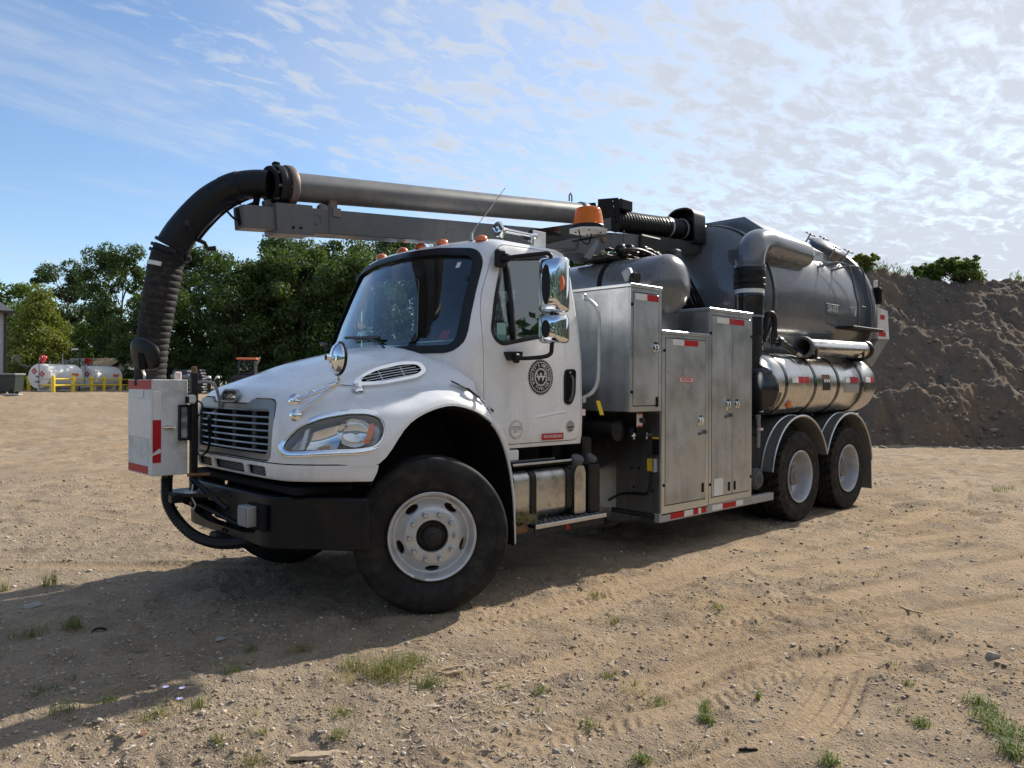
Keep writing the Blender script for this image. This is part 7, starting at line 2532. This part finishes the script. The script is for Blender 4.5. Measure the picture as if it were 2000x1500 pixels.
def ico():
    bm = bmesh.new()
    bmesh.ops.create_icosphere(bm, subdivisions=1, radius=1)
    v = np.array([tuple(x.co) for x in bm.verts]); f = np.array([[y.index for y in x.verts] for x in bm.faces])
    bm.free()
    return v, f


def scatter_mesh(name, pos, scl, rg, mat, squash=0.6):
    bv, bf = ico()
    n = len(pos)
    V = np.repeat(bv[None], n, 0) * (1 + 0.28 * rg.normal(size=(n, len(bv), 1)).clip(-1.4, 1.4))
    S = scl[:, None, None] * (np.array([1, 1, squash])[None, None] * (0.7 + 0.6 * rg.random((n, 1, 3))))
    V = V * S
    a = rg.random(n) * 6.283
    c, s = np.cos(a), np.sin(a)
    x = V[:, :, 0] * c[:, None] - V[:, :, 1] * s[:, None]
    y = V[:, :, 0] * s[:, None] + V[:, :, 1] * c[:, None]
    V = np.stack([x, y, V[:, :, 2]], -1) + pos[:, None, :]
    F = bf[None] + (np.arange(n) * len(bv))[:, None, None]
    me = bpy.data.meshes.new(name)
    me.vertices.add(n * len(bv)); me.vertices.foreach_set('co', V.reshape(-1).astype(np.float32))
    me.loops.add(F.size); me.loops.foreach_set('vertex_index', F.reshape(-1).astype(np.int32))
    me.polygons.add(n * len(bf)); me.polygons.foreach_set('loop_start', np.arange(0, F.size, 3).astype(np.int32))
    me.update(calc_edges=True)
    me.materials.append(mat)
    return me


def island_mat(name, cols, rough=0.9):
    mt = bpy.data.materials.new(name)
    mt.use_nodes = True
    t = NT(mt.node_tree)
    ri = t.n('ShaderNodeNewGeometry').outputs['Random Per Island']
    cr = t.n('ShaderNodeValToRGB', i0=ri)
    el = cr.color_ramp.elements
    el[0].position, el[0].color = 0, (*cols[0], 1)
    el[1].position, el[1].color = 1, (*cols[-1], 1)
    for i, c in enumerate(cols[1:-1]):
        e = el.new((i + 1) / (len(cols) - 1)); e.color = (*c, 1)
    O = t.n('ShaderNodeTexCoord').outputs['Object']
    col = t.mix(t.ramp(t.noise(O, 60, 4, 0.7), 0.35, 0.7, 0, 0.4), cr.outputs[0], (0.18, 0.145, 0.11))
    b = t.n('ShaderNodeBsdfPrincipled', Roughness=rough)
    b.inputs['Specular IOR Level'].default_value = 0.2
    t.set(b.inputs['Base Color'], col)
    t.n('ShaderNodeOutputMaterial', i0=b.outputs[0])
    return mt


M['pebble'] = island_mat('pebbles', [(0.24, 0.19, 0.145), (0.38, 0.31, 0.235), (0.50, 0.42, 0.33), (0.66, 0.59, 0.50), (0.33, 0.23, 0.155), (0.44, 0.36, 0.27)])
M['crumb'] = island_mat('soil_crumbs', [(0.30, 0.225, 0.145), (0.38, 0.285, 0.185), (0.46, 0.36, 0.25)])
M['chip'] = island_mat('wood_chips', [(0.30, 0.22, 0.15), (0.44, 0.36, 0.28), (0.56, 0.49, 0.41), (0.24, 0.18, 0.13)])
M['rock'] = material('limestone', (0.46, 0.40, 0.33), 0.85, dirt=((0.28, 0.23, 0.18), 0.6, 14), bump=(40, 0.6, 0.01))
M['rockgrey'] = material('blue_grey_stone', (0.30, 0.285, 0.265), 0.8, dirt=((0.36, 0.32, 0.27), 0.5, 14), bump=(40, 0.5, 0.01))
M['wood'] = material('weathered_board', (0.40, 0.31, 0.21), 0.85, streak=((0.2, 0.14, 0.09), 0.8, 30), dirt=((0.25, 0.19, 0.13), 0.5, 18), bump=(50, 0.6, 0.006))
M['bricky'] = material('reddish_stone', (0.34, 0.17, 0.10), 0.85, dirt=((0.25, 0.19, 0.14), 0.5, 16), bump=(40, 0.5, 0.008))


def ground_points(rg, n, r0, r1, power=1.0, keep=None):
    a = math.atan2(FY, FX) + (rg.random(n) * 2 - 1) * R(38)
    r = r0 * (r1 / r0) ** (rg.random(n) ** power)
    x, y = CAM[0] + r * np.cos(a), CAM[1] + r * np.sin(a)
    h, roll, amp = relief(x, y)
    z = h + broad(x, y)
    under = (x > -0.7) & (x < 7.6) & (np.abs(y) < 0.6)
    k = (rg.random(n) > roll * 0.9) & ~under
    if keep is not None:
        k &= rg.random(n) < keep(x, y, amp)
    return np.stack([x, y, z], -1)[k], r[k]


def debris():
    rg = np.random.default_rng(101)
    patch = lambda x, y, amp: np.clip(0.15 + np.clip(0.25 - 0.14 * x, 0, .6) + 1.6 * (vnoise(x, y, 0.9, 61) + 0.25) + vnoise(x, y, 0.25, 62), 0.04, 1)
    P, r = ground_points(rg, 46000, 1.9, 15.0, 1.0, patch)
    s = (0.0020 + 0.0034 * rg.random(len(P)) ** 2 + 0.010 * rg.random(len(P)) ** 12) * (0.72 + r * 0.10)
    P[:, 2] += s * 0.2
    kind(obj('gravel', scatter_mesh('gravel', P, s, rg, M['pebble'])), 'stuff')
    P, r = ground_points(rg, 15000, 2.0, 12.0, 1.0, lambda x, y, a: np.clip(0.1 + a, 0, 1))
    s = (0.004 + 0.011 * rg.random(len(P)) ** 3) * (0.7 + r * 0.06)
    P[:, 2] += s * 0.15
    kind(obj('soil_crumbs', scatter_mesh('soil_crumbs', P, s, rg, M['crumb'], 0.5)), 'stuff')
    # rubble on the dark heap
    n = 3600
    ss, dd = 8 + rg.random(n) * 14, 19.8 + rg.random(n) * 6.5
    z = mound_z(ss, dd)
    Q = np.stack([CAM[0] + FX * dd + RX * ss, CAM[1] + FY * dd + RY * ss, z], -1)
    sc_ = 0.014 + 0.065 * rg.random(n) ** 5
    foot_ = rg.random(n) < .35
    dd = np.where(foot_, 19.5 + rg.random(n) ** 2 * 1.4, dd)
    zf = np.maximum(mound_z(ss, dd), -.02)
    Q = np.stack([CAM[0] + FX * dd + RX * ss, CAM[1] + FY * dd + RY * ss, zf], -1)
    sc_ = np.where(foot_, 0.015 + 0.09 * rg.random(n) ** 4, sc_)
    kind(obj('rubble', scatter_mesh('rubble', Q, sc_, rg, island_mat('rubble', [(0.13, 0.10, 0.075), (0.17, 0.135, 0.10), (0.21, 0.165, 0.12), (0.32, 0.26, 0.20)]), 0.7)), 'stuff')
    # chips and straw
    C, U, V = [], [], []
    centres = [(-0.55, -2.2, .45, 420), (-0.75, -2.5, .4, 380), (-0.2, -2.35, .4, 160), (-1.0, -3.0, .5, 160), (-0.5, -1.75, .5, 120), (.6, -2.2, .7, 130), (-1.9, -1.9, .6, 150), (1.4, -3.8, .6, 120), (4, -3, 2.0, 160), (-1.4, -.9, .9, 130)]
    for cx, cy, sp, n in centres:
        x = cx + rg.normal(size=n) * sp * .5; y = cy + rg.normal(size=n) * sp * .5
        h, roll, amp = relief(x, y)
        for i in range(n):
            a = rg.random() * 6.283
            u = np.array([math.cos(a), math.sin(a), rg.normal() * .18])
            ln = 0.010 + 0.035 * rg.random() ** 2
            C.append((x[i], y[i], h[i] + .004 + .004 * rg.random())); U.append(u * ln)
            v = np.cross(u, [rg.normal() * .3, rg.normal() * .3, 1]); V.append(v / np.linalg.norm(v) * ln * (.10 + .30 * rg.random()))
    kind(obj('wood_debris', quads_mesh('wood_debris', np.array(C), np.array(U), np.array(V), M['chip'])), 'stuff')


debris()


def tuft_data(rg, x, y, n, h, spread, lean=1.0):
    z = gz(x, y)
    V, F = [], []
    for i in range(n):
        a = rg.random() * 6.283
        q = spread * rg.random() ** .8
        b = Vector((x + q * math.cos(a) * 1.0, y + q * math.sin(a), z - .004))
        d = rg.random() * 6.283
        o = Vector((math.cos(d), math.sin(d), 0))
        hh = h * (.4 + .8 * rg.random())
        ln = lean * (0.3 + rg.random()) * hh
        w_ = .0010 + .0012 * rg.random()
        sd_ = Vector((-o.y, o.x, 0)) * w_
        m1 = b + o * ln * .3 + Vector((0, 0, hh * .6))
        tip = b + o * ln + Vector((0, 0, hh * (.95 - .5 * rg.random() * lean)))
        k = len(V)
        V += [b - sd_, b + sd_, m1 + sd_ * .8, m1 - sd_ * .8, tip]
        F += [(k, k + 1, k + 2, k + 3), (k + 3, k + 2, k + 4)]
    return V, F


def grass():
    rg = np.random.default_rng(202)
    spots = [(-0.89, -1.64, 90, .10, .10), (-0.79, -1.84, 230, .13, .16), (-0.61, -1.79, 120, .10, .12), (-0.72, -2.10, 90, .07, .09), (-1.71, 1.41, 80, .15, .06), (-1.99, 1.47, 40, .12, .05),
             (-1.87, 0.12, 90, .10, .07), (-2.09, 0.18, 90, .07, .13), (-1.22, -1.05, 40, .06, .05), (-1.42, -1.26, 50, .06, .05), (-1.0, -1.26, 60, .06, .07), (-2.26, -0.9, 60, .05, .1), (-2.24, -1.25, 60, .05, .08),
             (-2.06, -1.22, 40, .06, .06), (-1.94, -1.57, 70, .06, .09), (-1.74, -1.6, 50, .08, .05), (-1.82, -2.04, 50, .06, .06), (1.2, -1.66, 70, .06, .08), (0.81, -2.14, 60, .07, .07), (1.57, -2.44, 40, .06, .06),
             (0.02, -3.07, 80, .06, .08), (0.04, -2.71, 50, .06, .07), (-0.02, -3.36, 80, .07, .05), (0.06, -3.30, 60, .08, .04), (0.38, -3.41, 26, .08, .012), (-0.61, -3.42, 80, .06, .05), (-0.03, -3.96, 70, .07, .05),
             (0.68, -4.08, 80, .06, .05), (1.1, -4.21, 140, .07, .09), (0.84, -4.38, 220, .08, .10), (0.64, -4.47, 160, .09, .08), (0.95, -4.30, 120, .08, .1), (1.08, -3.88, 30, .05, .04), (1.36, -3.7, 50, .05, .08), (-0.47, -3.01, 50, .06, .06),
             (-1.42, -2.35, 50, .06, .06), (-1.79, -2.32, 60, .05, .08), (-0.46, -2.4, 40, .05, .05), (-0.33, -2.56, 40, .05, .06), (-1.27, -2.15, 60, .05, .07), (9.77, -2.13, 60, .12, .14), (10.2, -2.16, 50, .1, .12), (-1.65, -2.1, 30, .05, .04)]
    V, F = [], []
    for x, y, n, h, sp in spots:
        v, f = tuft_data(rg, x, y, int(n * 1.1), h, sp * .9)
        F += [tuple(i + len(V) for i in q) for q in f]; V += v
    for k in range(120):                                   # single blades and tiny seedlings
        p, r = ground_points(rg, 1, 2.4, 18)
        if len(p):
            v, f = tuft_data(rg, p[0][0], p[0][1], 10, .025 + .02 * rg.random() + .002 * r[0], .03)
            F += [tuple(i + len(V) for i in q) for q in f]; V += v
    mb = MB().add(V, F)
    kind(obj('grass', mb.mesh('grass', M['grass'], recalc=False)), 'stuff')
    V, F = [], []
    for x, y, n, h, sp in ((-0.80, -1.86, 60, .13, .2), (-.6, -2.05, 60, .08, .14), (-1.0, -1.75, 40, .09, .12), (-1.9, -1.55, 40, .08, .12), (.02, -2.9, 40, .07, .1), (-1.6, -1.9, 30, .07, .12), (-2.0, .3, 40, .08, .15), (-.75, -2.6, 50, .06, .14), (-1.35, -1.15, 30, .07, .1)):
        v, f = tuft_data(rg, x, y, n, h, sp, 1.3)
        F += [tuple(i + len(V) for i in q) for q in f]; V += v
    kind(obj('dry_grass', MB().add(V, F).mesh('dry_grass', M['dry_grass'], recalc=False)), 'stuff')


grass()


def stone(label, x, y, dims, mt, seed, name='rock', cat='rock', rz=0.0):
    rg = np.random.default_rng(seed)
    bm = bmesh.new()
    bmesh.ops.create_icosphere(bm, subdivisions=3, radius=1)
    dirs = rand_unit(rg, 16); offs = 0.45 + 0.35 * rg.random(16)
    for v in bm.verts:
        c = np.array(v.co)
        for d, o in zip(dirs, offs):                     # flat broken faces
            q = c @ d
            if q > o:
                c = c - d * (q - o)
        c *= 1 + 0.05 * math.sin(c[0] * 7 + seed) * math.cos(c[1] * 6)
        v.co = Vector(c * np.array(dims) / 2)
    me = bpy.data.meshes.new(name); bm.to_mesh(me); bm.free()
    me.materials.append(mt); shade(me, 14)
    o = obj(name, me)
    o.location = (x, y, gz(x, y) + dims[2] * 0.12)
    o.rotation_euler = (0, 0, rz)
    return tag(o, label, cat)


stone('large pale rock on the dirt at the right edge', 1.90, -4.07, (.12, .085, .06), M['rock'], 1, rz=-.6)
stone('flat blue grey stone lying in the truck shadow', -1.25, -.69, (.12, .09, .03), M['rockgrey'], 2, rz=.4)
stone('pale flat rock beside the ribbed tyre track', 1.10, -3.21, (.075, .06, .035), M['rock'], 3, rz=.3)
stone('grey flat rock just right of the pale one in the track', 1.30, -3.146, (.07, .055, .022), M['rockgrey'], 4)
stone('reddish stone near the bottom left corner', -2.05, -1.75, (.045, .04, .035), M['bricky'], 5, rz=.5)
stone('small grey white rock at the bottom centre', -.81, -3.11, (.045, .04, .035), M['rockgrey'], 6)
stone('pale rock in the weeds left of the reddish stone', -2.10, -1.57, (.07, .05, .04), M['rock'], 7, rz=.2)
stone('pale rock behind the one in the weeds at left', -2.15, -1.46, (.055, .045, .035), M['rock'], 8)
stone('dark stone at the upper edge of the shadow at left', -1.94, .84, (.12, .09, .05), M['rockgrey'], 9)
stone('whitish stone near the middle of the bottom edge', -1.44, -2.26, (.045, .04, .022), M['rock'], 10)
stone('small white stone half way between board and shadow', -1.61, -1.95, (.035, .03, .02), M['rock'], 11)
stone('small dark rock on the tyre track at centre right', .55, -3.15, (.03, .03, .028), M['rockgrey'], 12)


def splinter(name, label, cat, x, y, L, wd, th, rz, mt, curve=0.0, seed=0, tilt=0.0):
    rg = np.random.default_rng(seed)
    N = 9
    mb = MB()
    rows = []
    for i in range(N):
        t = i / (N - 1) - .5
        w_ = wd * (.65 + .5 * rg.random()) * (1 - (abs(t) * 2) ** 4 * .6)
        yo = curve * (t * t - .08) + rg.normal() * wd * .06
        hz_ = th * (.7 + .5 * rg.random())
        rows.append([(t * L, yo - w_ / 2, 0), (t * L + rg.normal() * L * .01, yo + w_ / 2, 0), (t * L, yo + w_ / 2 * .85, hz_), (t * L, yo - w_ / 2 * .85, hz_)])
    mb.add([p for r_ in rows for p in r_], [(i * 4 + j, i * 4 + (j + 1) % 4, (i + 1) * 4 + (j + 1) % 4, (i + 1) * 4 + j) for i in range(N - 1) for j in range(4)] + [(0, 1, 2, 3), tuple(4 * (N - 1) + j for j in range(4))])
    o = mb.build(name, mt, None, 30)
    o.location = (x, y, gz(x, y) + .002)
    o.rotation_euler = (0, tilt, rz)
    return tag(o, label, cat)


AZ = math.atan2(RY, RX)
splinter('broken_board', 'broken flat piece of board at the bottom edge left of centre', 'board', -1.55, -2.42, .24, .065, .016, AZ + .12, M['wood'], 0, 3)
splinter('stick', 'light forked twig lying on the dirt at right', 'stick', 2.58, -3.37, .20, .018, .012, AZ - 1.2, M['wood'], .12, 5)
splinter('stick', 'pale bark strip beside the grass below the front wheel', 'stick', -.56, -2.10, .16, .02, .01, AZ + .3, M['wood'], .15, 6)
splinter('stick', 'second pale bark strip beyond the one by the grass', 'stick', -.50, -2.02, .20, .014, .01, AZ + .5, M['wood'], -.1, 7)
splinter('rubber_strip', 'short black strip lying on the dirt near the bottom edge', 'strip', -.13, -3.64, .085, .016, .012, AZ - .05, M['black'], 0, 8)
splinter('bark_piece', 'thin bark flake left of the grass clump', 'bark', -.88, -2.55, .09, .03, .008, AZ + .2, M['wood'], .05, 9)
ring = MB().tube(spline([(-.035, -.02, .0), (-.03, .02, .01), (0, .035, .016), (.03, .03, .012), (.045, .012, .006)], 5), .008, 8)
o = ring.build('rubber_ring', M['hose'])
o.location = (-1.75, -.01, gz(-1.75, -.01) + .006)
tag(o, 'curved bit of dark rubber in the shadow at left', 'rubber piece')


def flowers():
    for i, (px_, py_, lab) in enumerate(((-1.83, -1.60, 'pale violet flower nearest the reddish stone'), (-1.79, -1.52, 'pale violet flower right of the other two'), (-1.86, -1.50, 'pale violet flower standing highest in the weeds at left'))):
        z = gz(px_, py_)
        t = thing('chicory_flower', lab, 'flower', (px_, py_, z), 0, 'violet flowers in the weeds')
        h = .07 + .02 * i
        MB().tube([(0, 0, 0), (.005, .003, h * .6), (.0, .004, h)], .0014, 5).build('stem', M['grass'], t)
        mb = MB()
        for k in range(11):
            a = 2 * math.pi * k / 11
            d = Vector((math.cos(a), math.sin(a), .25)); s_ = Vector((-math.sin(a), math.cos(a), 0)) * .003
            c = Vector((0, .004, h))
            mb.add([c - s_ * .4, c + s_ * .4, c + d * .015 + s_, c + d * .015 - s_], [(0, 1, 2, 3)])
        mb.build('petals', material('violet_petal', (0.42, 0.40, 0.75), 0.6) if i == 0 else bpy.data.materials['violet_petal'], t, recalc=False)


flowers()
